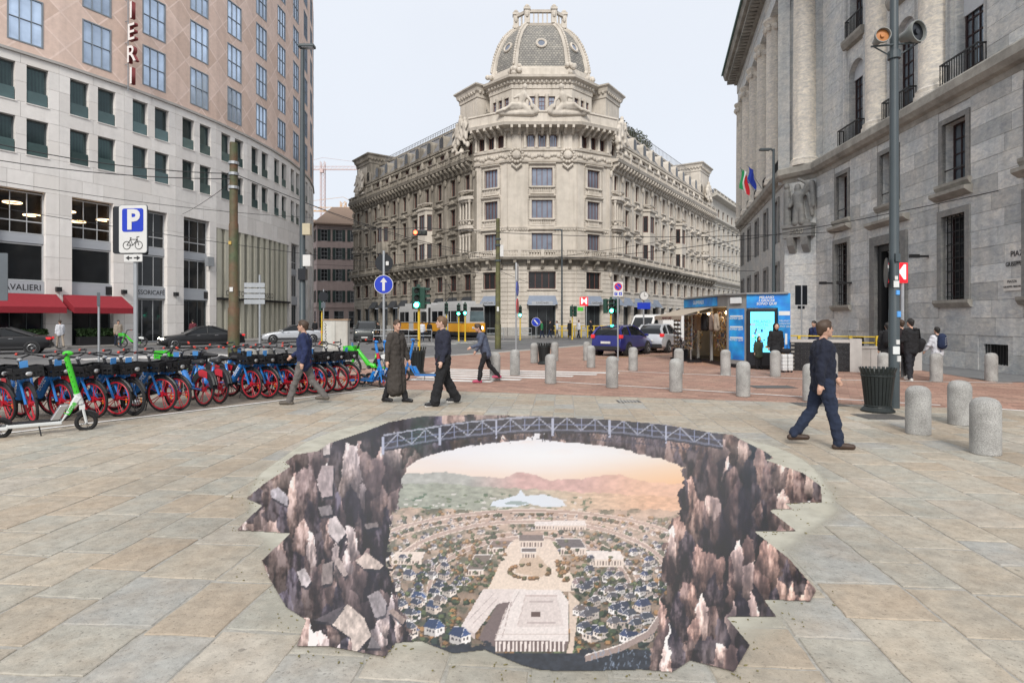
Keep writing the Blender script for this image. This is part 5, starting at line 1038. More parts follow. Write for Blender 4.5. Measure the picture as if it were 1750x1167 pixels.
# ------------------------------------------------------------------ grey marble building on the right
def veined(name, a, b, rand=.1):
    m = mat(name, a, .6, .16, 5, bump=.12, bscale=30, world=True, rand=rand, col2=b, fac2=.9, scale2=.9, streak=.25, streakcol=(.10, .10, .095)); nt = m.node_tree; n = nt.nodes; l = nt.links; p = n['Principled BSDF']; src = p.inputs['Base Color'].links[0].from_socket
    g = n.new('ShaderNodeNewGeometry'); mp = n.new('ShaderNodeMapping'); mp.inputs['Rotation'].default_value = (.6, .3, .8); mp.inputs['Scale'].default_value = (1, 1, 2.2); l.new(g.outputs['Position'], mp.inputs[0]); w = n.new('ShaderNodeTexNoise'); w.inputs['Scale'].default_value = 2.4; w.inputs['Detail'].default_value = 9; w.inputs['Roughness'].default_value = .7; w.inputs['Distortion'].default_value = 1.6; l.new(mp.outputs[0], w.inputs[0])
    r = n.new('ShaderNodeValToRGB'); l.new(w.outputs[0], r.inputs[0]); e = r.color_ramp.elements; e[0].position = .36; e[0].color = (.74, .76, .8, 1); e[1].position = .64; e[1].color = (1.3, 1.26, 1.18, 1); x = n.new('ShaderNodeMixRGB'); x.blend_type = 'MULTIPLY'; x.inputs[0].default_value = .8; l.new(src, x.inputs[1]); l.new(r.outputs[0], x.inputs[2]); l.new(x.outputs[0], p.inputs['Base Color']); return m
MARB = veined('grey_marble', (.42, .44, .45), (.53, .52, .495), .2)
MARD = veined('dark_marble', (.17, .175, .175), (.215, .21, .2), .1)
MOULD = mat('weathered_moulding', (.33, .315, .28), .8, .25, 3, bump=.3, world=True, col2=(.19, .18, .16), fac2=.8, scale2=.9)
COLM = veined('column_stone', (.62, .58, .52), (.70, .65, .57), .05)
IRONB = mat('black_iron', (.012, .013, .014), .5, .2, 20); WINR = mat('maroon_frame', (.028, .01, .01), .5, .1); SHUT = mat('roller_shutter', (.50, .52, .54), .6, .08, 3)
DKG = glass('right_glass', (.22, .26, .30), .6, .06)
Q1, Q2, Q3 = (17.3, 33.9), (16.2, 35.5), (21.0, 55.0); NE = (17.3 - .054 * 22, 33.9 - 22.0)
gb = thing('marble_building', 'tall grey marble building with giant columns beside the metro stairs', 'building', T(18, 30, 0))
F1 = FR(Q1, (NE[0] - Q1[0], NE[1] - Q1[1])); F2 = FR(Q3, (Q2[0] - Q3[0], Q2[1] - Q3[1])); FC = FR(Q2, (Q1[0] - Q2[0], Q1[1] - Q2[1])); L1, L2 = 22.0, hypot(Q2[0] - Q3[0], Q2[1] - Q3[1]); LC = hypot(Q1[0] - Q2[0], Q1[1] - Q2[1])
low = [(2.25, 3.55, 2.55, 5.75, 'g'), (2.35, 3.5, 7.0, 9.3, 'w'), (6.15, 8.15, 0, 5.2, 'd'), (6.45, 7.75, 7.0, 9.3, 'w'), (10.75, 12.05, 2.55, 5.75, 'g'), (10.75, 12.05, 7.0, 9.3, 'w'), (14.9, 16.2, 2.55, 5.75, 'g'), (14.9, 16.2, 7.0, 9.3, 'w'), (12.9, 14.0, .25, .95, 'v'), (3.9, 5.0, .25, .95, 'v'), (18.6, 19.9, 2.55, 5.75, 'g')]
hi = [(2.85, 4.35, 10.75, 15.0, 'a'), (6.95, 8.45, 10.75, 15.0, 'a'), (10.95, 12.45, 10.75, 15.0, 'a'), (2.95, 4.25, 16.3, 19.6, 't'), (7.05, 8.35, 16.3, 19.6, 't'), (11.05, 12.35, 16.3, 19.6, 't')]
B(F1).wall(0, L1, -.1, 9.95, [h[:4] for h in low], .45).obj('wall', MARB, gb)
B(F1 @ T(0, .35, 0)).wall(0, L1, 9.9, 26, [h[:4] for h in hi], .4).obj('upper_wall', MARB, gb)
# stone blocks, one by one
rb = random.Random(21); nblk = 0; extra = B()
def courses(F, u0, u1, z0, z1, hc, holes, d, m, pad=.2, lens=(1.0, 1.3, 1.6, 1.9), nmax=300):
    global nblk
    nz_ = round((z1 - z0) / hc); hc = (z1 - z0) / nz_
    for j in range(nz_):
        a, c = z0 + j * hc, z0 + (j + 1) * hc; blk = sorted([(h[0] - pad, h[1] + pad) for h in holes if h[2] - pad < c - .02 and h[3] + pad > a + .02]); x = u0; iv = []
        for h0, h1 in blk + [(u1, u1)]:
            if h0 - x > .15: iv.append((x, min(h0, u1)))
            x = max(x, h1)
        for s0, s1 in iv:
            t = s0
            while t < s1 - .05:
                ln = rb.choice(lens)
                if s1 - t - ln < .45: ln = s1 - t
                dd = d + rb.uniform(-.004, .004)
                if nblk < nmax: piece('stone_block', m, gb, F, t + .006, t + ln - .006, -dd, .06, a + .006, c - .006); nblk += 1
                else: extra.m = F; extra.box(t + .006, t + ln - .006, -dd, .06, a + .006, c - .006)
                t += ln
courses(F1, 0, 15.6, .0, 9.9, .62, low, .035, MARB, .24)
courses(F1 @ T(0, .35, 0), 12.9, 16.2, 10.7, 20, .66, hi, .25, MARB)
courses(F1, 15.6, L1, .0, 9.9, .62, low, .035, MARB, .24, nmax=0); courses(F1 @ T(0, .35, 0), 16.2, L1, 10.7, 26, .66, hi, .25, MARB, nmax=0); courses(F1 @ T(0, .35, 0), .0, 2.4, 10.7, 26, .66, [], .02, MARD, nmax=0)
courses(FC, 0, LC, .0, 5.6, .62, [], .03, MARB, nmax=0)
extra.m = Matrix(); extra.obj('ashlar', MARB, gb)
def fsur(F, h, d=.09, w=.24, hd=True, sill=True):
    u0, u1, z0, z1 = h[:4]; b = B(F); b.box(u0 - w, u0, -d, .1, z0, z1 + w); b.box(u1, u1 + w, -d, .1, z0, z1 + w); b.box(u0, u1, -d, .1, z1, z1 + w)
    o = b.obj('surround', MARD, gb)
    if sill: B(F).ext([(.1, z0 - .28), (-d - .02, z0 - .28), (-d - .12, z0 - .12), (-d - .12, z0 - .01), (.1, z0 - .01)], u0 - w - .1, u1 + w + .1).obj('sill', MOULD, gb)
    if hd: B(F).ext([(.05, z1 + w + .38), (-.12, z1 + w + .4), (-.34, z1 + w + .55), (-.34, z1 + w + .68), (.05, z1 + w + .72)], u0 - w - .12, u1 + w + .12).obj('hood_moulding', MOULD, gb)
for h in low:
    u0, u1, z0, z1, k = h; w, hh, x = u1 - u0, z1 - z0, (u0 + u1) / 2
    if k == 'g':
        fsur(F1, h); o = window(gb, F1 @ T(x, .36, z0), w, hh, 2, 4, WINR, DARKG); b = B(F1)
        for i in range(6): a = u0 + .08 + (w - .16) * i / 5; b.box(a - .014, a + .014, .1, .13, z0, z1)
        for i in range(7): a = z0 + .12 + (hh - .24) * i / 6; b.box(u0, u1, .105, .125, a - .014, a + .014)
        for i in range(3):
            for j in range(4): cx, cz = u0 + w * (.17 + .33 * i), z0 + hh * (.14 + .24 * j); b.box(cx - .12, cx + .12, .095, .12, cz - .17, cz - .14); b.box(cx - .12, cx + .12, .095, .12, cz + .14, cz + .17)
        b.obj('grille', IRONB, o)
    elif k == 'w':
        fsur(F1, h, .06, .2, False, True); o = window(gb, F1 @ T(x, .38, z0), w, hh, 3, 4, WINR, DKG); B(F1).box(u0, u1, .05, .08, z0 + .5, z0 + .54).obj('guard_bar', IRONB, o)
    elif k == 'd':
        fsur(F1, h, .14, .42, True, False); B(F1).box(u0, u0 + .3, .02, .3, 0, 4.9).box(u1 - .3, u1, .02, .3, 0, 4.9).box(u0, u1, .02, .3, 4.9, 5.2).obj('inner_frame', IRONB, gb); window(gb, F1 @ T(x, .4, 0), 1.96, 4.9, 2, 5, IRONB, DARKG, 'entrance_door', fr=.14)
    else:
        b = B(F1)
        for i in range(9): a = u0 + w * i / 8; b.box(a - .012, a + .012, .06, .09, z0, z1)
        B(F1).quad((u0, .3, z0), (u1, .3, z0), (u1, .3, z1), (u0, .3, z1)).obj('vent_back', IRONB, gb); b.obj('vent_grille', IRONB, gb)
def archfill(F, u0, u1, z1, m, n=10):           # round the square head of an opening into an arch
    r = (u1 - u0) / 2; x = (u0 + u1) / 2; zs = z1 - r; b = B(F)
    for sx in (-1, 1): P = [(x + sx * r, z1)] + [(x + sx * r * cos(t * pi / 2 / n), zs + r * sin(t * pi / 2 / n)) for t in range(n + 1)]; b.exty(P if sx < 0 else P[::-1], .001, .4)
    return b.obj('arch', m, gb)
Fu = F1 @ T(0, .35, 0)
def railing(F, u0, u1, z0, d=.45, h=.95):
    t = B(F); t.box(u0, u1, -d, -d + .05, z0 + h - .06, z0 + h); t.box(u0, u1, -d, -d + .03, z0 + .04, z0 + .08); n = int((u1 - u0) / .13)
    for i in range(n + 1): x = u0 + (u1 - u0) * i / n; t.box(x - .013, x + .013, -d + .005, -d + .03, z0 + .04, z0 + h - .05)
    for x in (u0, u1):
        t.box(x - .025, x + .025, -d, .1, z0 + h - .05, z0 + h)
        for i in range(4): t.box(x - .012, x + .012, -d + .1 * i, -d + .1 * i + .02, z0, z0 + h - .05)
    t.obj('balcony_railing', IRONB, gb)
for i, h in enumerate(hi):
    u0, u1, z0, z1, k = h; x = (u0 + u1) / 2; w = u1 - u0; hh = z1 - z0
    o = window(gb, Fu @ T(x, .34, z0), w, hh, 4, 7, WINR, DKG, fr=.1, bars=.05)
    if k == 'a': archfill(Fu, u0, u1, z1, MARB); railing(Fu, u0 - .25, u1 + .25, z0 - .04); B(Fu).box(u0, u1, .28, .33, z0 + hh * (.62 if i == 2 else .8), z1).obj('roller_shutter', SHUT, o)
    else: B(Fu).ext([(.05, z0 - .55), (-.2, z0 - .45), (-.3, z0 - .2), (-.3, z0 - .04), (.05, z0 - .02)], u0 - .35, u1 + .35).obj('sill', MOULD, gb); railing(Fu, u0 - .1, u1 + .1, z0 - .02, .2)
    b = B(Fu)
    for a in (u0 - .35, u1 + .2): b.box(a, a + .15, -.12, .02, 10.7, 20)
    b.obj('pilaster_strip', MARB, gb)
def bigcol(M, r=.62, z0=10.7, z1=21.6):
    c = B(M); n = 16; zz = np.linspace(z0 + .5, z1 - .9, 8)
    c.lathe([(r * 1.25, z0), (r * 1.25, z0 + .18), (r * 1.15, z0 + .22), (r * 1.18, z0 + .36), (r * 1.02, z0 + .45)] + [(r * (1 - .1 * ((z - z0) / (z1 - z0)) ** 2), z) for z in zz] + [(r * .95, z1 - .85), (r * 1.15, z1 - .5), (r * 1.0, z1 - .4), (r * 1.3, z1 - .12), (r * 1.3, z1)], n)
    o = c.obj('giant_column', COLM, gb, smooth=True, ang=30)
    b = B(M)
    for i in range(8): t = i * pi / 4; b.ell((r * 1.05 * cos(t), r * 1.05 * sin(t), z1 - .62), (.2, .2, .25), 6, 4)
    b.obj('capital_leaves', COLM, o)['kind'] = 'stuff'
for u in (5.65, 9.7): bigcol(Fu @ T(u, .1, 0), .66)
bigcol(FC @ T(LC / 2 + .1, .35, 0), .68)
# string course, upper cornice
RP = [Q3, Q2, Q1, NE]
B().sweep(RP, [(-.3, 9.85), (.05, 9.85), (.1, 10.05), (.28, 10.12), (.42, 10.3), (.42, 10.62), (.36, 10.7), (-.6, 10.72)]).obj('string_course', MOULD, gb)
B().sweep(RP, [(-.5, 21.6), (.2, 21.6), (.2, 22.5), (.28, 22.6), (.28, 23.3), (-.5, 23.3)]).obj('entablature', MARB, gb)
B().sweep(RP, [(-.5, 23.3), (.5, 23.35), (.6, 23.7), (1.35, 23.85), (1.5, 24.3), (1.4, 24.45), (-.5, 24.9)]).obj('cornice', MOULD, gb)
b = B()
for F, u in along(RP, .55): b.m = F; b.box(u - .16, u + .16, -1.15, -.2, 23.42, 23.72)
b.m = Matrix(); b.obj('dentil_row', MOULD, gb); B().sweep(RP, [(1.2, 24.46), (1.62, 24.3), (1.66, 24.4), (1.62, 24.56), (1.2, 24.62)]).obj('gutter', mat('verdigris_copper', (.12, .20, .18), .7, .3, 3), gb)
# second front along the side street
h2 = []
for i in range(5):
    u = L2 - 2.3 - i * 3.95; h2 += [(u - .75, u + .75, 10.75, 14.6, 'a'), (u - .65, u + .65, 16.2, 19.4, 't'), (u - .55, u + .55, 6.6, 9.2, 'w'), (u - .6, u + .6, .2, 5.2, 'w')]
B(F2).wall(0, L2, -.1, 9.95, [h[:4] for h in h2 if h[2] < 10], .4).obj('wall', MARB, gb); B(F2 @ T(0, .3, 0)).wall(0, L2, 9.9, 23.3, [h[:4] for h in h2 if h[2] > 10], .35).obj('upper_wall', MARB, gb)
for h in h2:
    Fx = F2 if h[2] < 10 else F2 @ T(0, .3, 0); window(gb, Fx @ T((h[0] + h[1]) / 2, .25, h[2]), h[1] - h[0], h[3] - h[2], 2, 5, WINR, DKG, fr=.09)
    if h[4] == 'a': archfill(Fx, h[0], h[1], h[3], MARB, 6); railing(Fx, h[0] - .2, h[1] + .2, h[2] - .04, .4)
    if h[4] == 'w': B(F2).box(h[0] - .25, h[0], -.1, .05, h[2], h[3] + .2).box(h[1], h[1] + .25, -.1, .05, h[2], h[3] + .2).box(h[0], h[1], -.1, .05, h[3], h[3] + .2).obj('surround', MARD, gb)
for i in range(6): bigcol(F2 @ T(L2 - .35 - i * 3.95, .2, 0), .55) if i else None
B(FC @ T(0, .31, 0)).box(-.6, LC + .6, 0, .6, 9.9, 23.3).obj('corner_core', MARB, gb); B(FC).wall(0, LC, -.1, 9.95).obj('wall', MARB, gb); B(FC @ T(0, .3, 0)).wall(0, LC, 9.9, 23.3).obj('upper_wall', MARB, gb)
B().prism([Q3, Q2, Q1, NE, (40, 12), (45, 55)], 24.5, 24.8).obj('roof', SLATE, gb)
B().quad((Q3[0], Q3[1], 0), (45, 55, 0), (45, 55, 24), (Q3[0], Q3[1], 24)).obj('side_wall', MARB, gb); B().quad((NE[0], NE[1], 0), (40, 12, 0), (40, 12, 24), (NE[0], NE[1], 24)).obj('side_wall', MARB, gb)
# carved corner relief with its dated bracket
rl_ = [((.1, 0, 0), (.05, -.2, 1.0), .3, .26), ((.05, -.2, 1.0), (0, -.22, 1.7), .28, .3), ((0, -.25, 2.05), (0, -.25, 2.2), .2, .18), ((.25, -.2, 1.7), (.55, -.25, 2.3), .14, .1), ((.55, -.25, 2.3), (.1, -.3, 2.6), .1, .1), ((-.25, -.2, 1.7), (-.45, -.3, 1.1), .14, .1), ((.3, -.05, 1.8), (.75, -.08, 2.3), .2, .16), ((.75, -.08, 2.3), (.85, -.1, 1.0), .18, .12), ((.6, -.05, 1.6), (.75, -.05, .5), .18, .12), ((-.7, -.1, 0), (-.7, -.15, 2.0), .24, .2), ((-.7, -.18, 2.3), (-.7, -.18, 2.4), .18, .16), ((-.2, -.1, .1), (.4, -.1, .1), .25, .25), ((-.05, -.3, 1), (-.1, -.3, .1), .16, .2), ((.25, -.3, 1), (.3, -.3, .1), .16, .2)]
b = B(); [b.cap(p, q, a, c_, 8) for p, q, a, c_ in rl_]; remesh(b, 'relief_figure', MARD, gb, .05, FC @ T(LC / 2 + .05, -.12, 7.25))
B(FC).box(.1, LC - .1, -.42, .05, 6.55, 7.2).box(.05, LC - .05, -.5, .05, 7.12, 7.28).obj('date_plaque', MARD, gb)
for x in (.35, LC - .75): B(FC).ext([(.05, 5.7), (-.1, 5.7), (-.35, 6.1), (-.42, 6.55), (.05, 6.55)], x, x + .4).obj('bracket', MARD, gb)
text('1930', .42, MOULD, gb, FC @ T(LC / 2, -.44, 6.86), extrude=.03)
text('PIAZZA', .26, BLKL, gb, F1 @ T(14.6, -.05, 3.95)); text('GIUSEPPE MISSORI', .2, BLKL, gb, F1 @ T(14.6, -.05, 3.62), sx=.8)
pl_ = B(F1).box(13.9, 14.65, -.075, -.04, 2.75, 3.15).obj('street_plate', mat('white_plate', (.62, .60, .56), .4, .1), gb); text('PIAZZA', .12, BLKL, gb, F1 @ T(14.27, -.08, 3.05)); text('GIUSEPPE MISSORI', .09, BLKL, gb, F1 @ T(14.27, -.08, 2.88))
for u, z in ((3.9, 3.6), (9.9, 4.3), (2.0, 3.7)): cm_ = B(F1).box(u - .05, u + .05, -.45, -.04, z, z + .08).box(u - .07, u + .07, -.75, -.4, z - .02, z + .12).obj('security_camera', BLK, gb)
# ------------------------------------------------------------------ far left buildings, cranes
PK2 = mat('pink_plaster', (.46, .36, .33), .85, .08, 2, world=True, streak=.2); SHG = mat('green_shutter', (.03, .05, .045), .7, .1); RTL = mat('brown_roof_tiles', (.20, .14, .105), .85, .3, 8, world=True)
ph = thing('pink_house', 'pink plastered house with green shutters and hipped roof beyond the palace', 'building', T(-31, 112, 0))
A0, A1, A2 = (-41.5, 121), (-36.3, 111), (-26, 113.5)
for a, c, n in ((A0, A1, 3), (A1, A2, 4)):
    F = FR(a, (c[0] - a[0], c[1] - a[1])); Ln = hypot(c[0] - a[0], c[1] - a[1]); hs = [(u - .6, u + .6, z, z + 2.2) for u in bayn(Ln, n) for z in (5, 9, 13, 16.4)] + [(u - .9, u + .9, .2, 3.4) for u in bayn(Ln, n)]
    B(F).wall(0, Ln, -.1, 19.6, hs, .25).obj('wall', PK2, ph)
    for h in hs:
        o = window(ph, F @ T((h[0] + h[1]) / 2, .12, h[2]), h[1] - h[0], h[3] - h[2], 2, 3, LTFR, DARKG)
        if h[2] > 3:
            for sx in (h[0] - .55, h[1]): B(F).box(sx, sx + .55, -.08, -.02, h[2], h[3]).obj('shutter', SHG, ph)
    B(F).box(0, Ln, -.15, .1, 4.0, 4.25).obj('string_course', PK2, ph); B(F).box(-.3, Ln + .3, -.9, .2, 19.4, 19.65).obj('eaves', RTL, ph)
B().add([(A0[0] - .8, A0[1], 19.6), (A1[0] - .5, A1[1] - .8, 19.6), (A2[0] + .5, A2[1] - .8, 19.6), (-28, 126, 19.6), (-35.5, 118, 24), (-30, 119, 24)], [(0, 1, 4), (1, 2, 5, 4), (2, 3, 5), (3, 0, 4, 5)]).obj('roof', RTL, ph)
oh = thing('old_house', 'narrow brown old house front at the end of the left street', 'building', T(-50, 128, 0)); F = FR((-56, 130), (1, .1)); hs = [(u - .7, u + .7, z, z + 2.6) for u in bayn(16, 5) for z in (1, 6, 10.5, 15)]
B(F).wall(0, 16, -.1, 20.5, hs, .3).obj('wall', mat('brown_stone', (.30, .25, .20), .85, .2, 2, world=True, streak=.4), oh); [window(oh, F @ T((h[0] + h[1]) / 2, .15, h[2]), 1.4, 2.6, 2, 2, RBFR, PALD) for h in hs]
B(F).add([(-.5, -.7, 20.4), (16.5, -.7, 20.4), (16.5, 8, 25), (-.5, 8, 25)], [(0, 1, 2, 3)]).obj('roof', RTL, oh)
CRN = mat('crane_yellow', (.60, .38, .20), .6, .05); CRW = mat('crane_white', (.55, .42, .40), .6, .05)
def crane(x, y, z0, zj, j0, j1, m, lb):
    t = thing('tower_crane', lb, 'crane', T(x, y, 0)); s = 1.0; b = B()
    for sx in (-s, s):
        for sy in (-s, s): b.box(sx - .14, sx + .14, sy - .14, sy + .14, z0, zj + 4)
    z = z0
    while z < zj + 3: b.tube([(-s, -s, z), (s, -s, z + 2)], .1, 4); b.tube([(s, -s, z), (s, s, z + 2)], .1, 4); b.box(-s, s, -s - .08, -s + .08, z, z + .16); z += 2
    b.obj('mast', m, t, local=True)['kind'] = 'stuff'; b = B()
    for yy in (-.7, .7): b.box(j0, j1, yy - .12, yy + .12, zj - .12, zj + .12)
    b.box(j0, j1, -.12, .12, zj + 1.5, zj + 1.74); u = j0
    while u < j1: b.tube([(u, -.7, zj), (u + 1, 0, zj + 1.6), (u + 2, -.7, zj)], .09, 4); u += 2
    b.tube([(j0 + 2, 0, zj + 1.6), (0, 0, zj + 6), (j1 - 6, 0, zj + 1.6)], .08, 4); b.obj('jib', m, t, local=True)['kind'] = 'stuff'
    B().cb((0, -1.6, zj - 1), (1.6, 1.6, 2)).obj('cab', m, t, local=True); B().cb((j1 - 2 if abs(j1) < abs(j0) else j0 + 2, 0, zj - 1.2), (3, 1.4, 2)).obj('counterweight', m, t, local=True)
crane(-72, 255, 0, 48, -38, 14, CRN, 'yellow tower crane with its mast showing above the pink house roof')
crane(-95, 300, 0, 77, -20, 40, CRW, 'pale tower crane with its jib crossing the upper sky left of the palace')
# ------------------------------------------------------------------ bollards, litter bins
GRAN = mat('granite', (.36, .355, .34), .85, .5, 75, detail=3, bump=.6, bscale=70, world=True, col2=(.21, .205, .195), fac2=.75, scale2=4)
def bollmesh(h, r=.165): b = B(); b.lathe([(r * .99, 0), (r, .02), (r, h - .12), (r * .96, h - .09), (r * .84, h - .045), (r * .62, h - .015), (r * .3, h), (.001, h + .003)], 24); m = b.mesh('bollard', GRAN, True); return m
bm_n, bm_f = bollmesh(.76, .175), bollmesh(.83, .16)
BL = [(1569, 741, 'n', 'short granite bollard right of the litter bin, nearest to it'), (1640, 725, 'n', 'granite bollard behind and between the two biggest bollards at the right edge'), (1684, 775, 'n', 'largest granite bollard closest to the camera at the right'),
      (846, 650, 'f', 'granite bollard at the left end of the zebra crossing, beside the hurrying person'), (941, 655, 'f', 'granite bollard standing in front of the zebra crossing stripes'), (1046, 662, 'f', 'granite bollard right of the zebra crossing, in front of the blue car'), (1155, 669, 'f', 'granite bollard in front of the silver car and vans'), (1270, 677, 'f', 'granite bollard in front of the kiosk screen corner'), (1240, 641, 'f', 'granite bollard before the kiosk racks'), (1325, 643, 'f', 'granite bollard in front of the woman in the black hood'), (1160, 637, 'f', 'granite bollard right behind another, before the kiosk awning'),
      (1082, 633, 'f', 'granite bollard beside the pole of the no-parking sign'), (1010, 628, 'f', 'granite bollard at the rear left corner of the blue car'), (1003, 616, 'f', 'small granite bollard farther back beside the blue car bumper'), (913, 620, 'f', 'small granite bollard left of the dark litter bin by the road'), (948, 617, 'f', 'small granite bollard right of the dark litter bin by the road'), (1385, 685, 'f', 'granite bollard hidden behind the man in the navy jacket'), (1422, 648, 'f', 'granite bollard in front of the black tiled stair wall'), (1510, 650, 'f', 'granite bollard beside the backpack wearer at the big lamp post'), (1600, 652, 'f', 'granite bollard in front of the boy with the blue backpack'), (1694, 651, 'f', 'granite bollard standing alone before the marble wall at far right'), (880, 641, 'f', 'granite bollard behind the man in the dark jacket')]
for px, py, k, lb in BL:
    x, y = gp(px, py); tag(new('bollard', bm_n if k == 'n' else bm_f, None, T(x, y, -.003) @ RZ(px)), lb, 'bollard', 'granite bollards on the square')
BING = mat('dark_green_metal', (.014, .019, .019), .5, .2, 10, metal=.2)
def bin_(px, py, h, r, lb, n=26):
    x, y = gp(px, py); t = thing('litter_bin', lb, 'bin', T(x, y, 0))
    B().lathe([(r * .98, 0), (r, .03), (r * .8, .09), (r * .74, .12)], 24).obj('foot', BING, t, local=True)
    B().lathe([(r * .66, .1), (r * .86, h * .86)], 20, cap=False).obj('liner', BLK, t, local=True)
    for i in range(n): a = 2 * pi * i / n; B(RZ(a)).add([(r * .74, -.022, .1), (r * .74, .022, .1), (r * .98, .03, h * .88), (r * .98, -.03, h * .88), (r * 1.1, .03, h), (r * 1.1, -.03, h), (r * 1.08, .03, h), (r * .72, .022, .1), (r * .72, -.022, .1), (r * .96, -.03, h * .88)], [(0, 1, 2, 3), (3, 2, 4, 5), (8, 7, 1, 0), (0, 3, 9, 8)]).obj('slat', BING, t, local=True)
    for z, rr in ((.12, .76), (h * .82, .97)): B().tube([(r * rr * cos(a * pi / 12), r * rr * sin(a * pi / 12), z) for a in range(24)], .014, 5, True).obj('hoop', BING, t, local=True)
bin_(1500, 703, .86, .3, 'dark slatted metal litter bin beside the tall lamp post'); bin_(712, 640, .9, .3, 'dark slatted litter bin behind the person in the long coat', 20); bin_(930, 622, .85, .27, 'dark litter bin by the road near the zebra crossing', 16)

# ------------------------------------------------------------------ share bikes and scooters
RUB = mat('tyre_rubber', (.012, .012, .013), .8, .2, 20); BLUE = mat('bike_blue', (.012, .17, .52), .35, .08, 5, coat=.4); BRED = mat('bike_red', (.42, .008, .022), .4, .08, 5); REDP = mat('red_panel', (.48, .015, .03), .45, .05)
BKM = mat('bike_black', (.010, .010, .012), .45, .15, 12); GRIPR = mat('grip_red', (.55, .06, .04), .6); LGREEN = mat('scooter_green', (.045, .50, .02), .4, .06, 5, coat=.3); WHT = mat('white_plastic', (.62, .64, .64), .4, .06, 5); CARD = mat('blue_white_card', (.10, .34, .75), .5, .05); AMB = mat('amber_reflector', (.75, .22, .01), .3); ALU = mat('aluminium', (.5, .5, .5), .35, .05, metal=.9); BLUD = mat('bike_blue_dark', (.01, .09, .34), .35, .05, coat=.4)
def wheelparts(parent, x, z, R, rim, M0=None, spokes=5, w=.024, y=0):
    M = T(x, y, z); wh = new('wheel', None, parent, M, True)
    B().tube([(R * .935 * cos(a * pi / 16), 0, R * .935 * sin(a * pi / 16)) for a in range(32)], w, 7, True).obj('tyre', RUB, wh, local=True, smooth=True)
    b = B(); b.tube([(R * .84 * cos(a * pi / 14), 0, R * .84 * sin(a * pi / 14)) for a in range(28)], R * .05, 6, True); b.tube([(0, -.035, 0), (0, .035, 0)], R * .15, 10)
    for i in range(spokes):
        for s in (-1, 1):
            a = 2 * pi * i / spokes + s * .13; p = Vector((cos(a), 0, sin(a))); a2 = 2 * pi * i / spokes + s * .2; b.tube([tuple(Vector((cos(a2), 0, sin(a2))) * R * .1), tuple(p * R * .82)], R * .026, 4)
    b.obj('rim', rim, wh, local=True); return wh
def make_bike(fr=BLUE, rim=BRED, frimb=None, basket=BKM, panel=REDP, name='share_bike'):
    t = thing(name, 'x', 'bicycle'); R = .345
    wheelparts(t, -.55, R, R, rim); wheelparts(t, .56, R, R, frimb or rim)
    b = B(); b.cap((.33, 0, .86), (-.02, 0, .42), .055, .075, 10); b.cap((-.02, 0, .42), (-.2, 0, .40), .075, .06, 8); b.tube([(-.18, 0, .38), (-.26, 0, .78)], .03, 8)
    for s in (-1, 1): b.tube([(-.1, s * .05, .36), (-.55, s * .065, .345)], .018, 6)
    b.obj('frame', fr, t, local=True, smooth=True)
    text('dott', .16, WHT, t, T(.16, -.072, .635) @ Matrix.Rotation(radians(-50), 4, 'Y'), True, extrude=.002); text('dott', .16, WHT, t, T(.16, .072, .635) @ RZ(pi) @ Matrix.Rotation(radians(50), 4, 'Y'), True, extrude=.002)
    b = B(); b.tube([(.385, 0, .80), (.40, 0, .74)], .04, 8)
    for s in (-1, 1): b.tube([(.40, s * .06, .75), (.56, s * .065, R)], .022, 7)
    b.box(.37, .43, -.075, .075, .72, .77); b.obj('fork', fr, t, local=True)
    B().tube([(.38, 0, .82), (.28, 0, 1.12)], .025, 8).obj('stem', BKM, t, local=True)
    B().tube([(.0, -.32, 1.20), (.14, -.30, 1.21), (.25, -.19, 1.17), (.29, 0, 1.12), (.25, .19, 1.17), (.14, .30, 1.21), (.0, .32, 1.20)], .014, 6).obj('handlebar', BKM, t, local=True)
    for s in (-1, 1): B().tube([(-.04, s * .325, 1.195), (.10, s * .305, 1.208)], .019, 7).obj('grip', BKM, t, local=True); B().tube([(-.075, s * .33, 1.19), (-.03, s * .325, 1.196)], .024, 7).obj('grip_end', GRIPR, t, local=True)
    b = B(); x0, x1, z0, z1, y = .38, .70, .80, .98, .2                      # slatted basket
    b.box(x0 + .02, x1 - .04, -y + .03, y - .03, z0, z0 + .02)
    for zz in (z0 + .02, z0 + .1, z1 - .03): k = (zz - z0) * .15; b.box(x0, x0 + .015, -y - k, y + k, zz, zz + .045); b.box(x1 + k - .015, x1 + k, -y - k, y + k, zz, zz + .045); b.box(x0, x1 + k, -y - k, -y - k + .015, zz, zz + .045); b.box(x0, x1 + k, y + k - .015, y + k, zz, zz + .045)
    for i in range(5): yy = -y + 2 * y * i / 4; b.box(x1 - .01, x1 + .012, yy - .018, yy + .018, z0, z1); b.box(x0, x0 + .015, yy - .018, yy + .018, z0, z1)
    for i in range(4): xx = x0 + (x1 - x0) * i / 3; b.box(xx - .015, xx + .015, -y - .012, -y + .005, z0, z1); b.box(xx - .015, xx + .015, y - .005, y + .012, z0, z1)
    b.obj('basket', basket, t, local=True); B().ell((x1 + .03, 0, z0 + .08), (.025, .055, .04), 10, 6).obj('headlight', ALU, t, local=True); B().box(.40, .405, -.06, .06, .98, 1.14).obj('card', CARD, t, M=Matrix.Rotation(.1, 4, 'Y'), local=True)
    B().ell((.31, 0, 1.1), (.05, .05, .035), 8, 5).obj('display', ALU, t, local=True)
    b = B()
    for k in (-.07, .07): pts = [(-.55 + .40 * cos(radians(a)), k * .35, R + .40 * sin(radians(a))) for a in range(20, 175, 12)]; b.tube(pts, .03, 5)
    P = [(-.55 + .40 * cos(radians(a)), R + .40 * sin(radians(a))) for a in range(25, 156, 10)] + [(-.92, R + .02), (-.55 - .3, R + .05)] + [(-.55 + .27 * cos(radians(a)), R + .27 * sin(radians(a))) for a in range(150, 24, -12)]
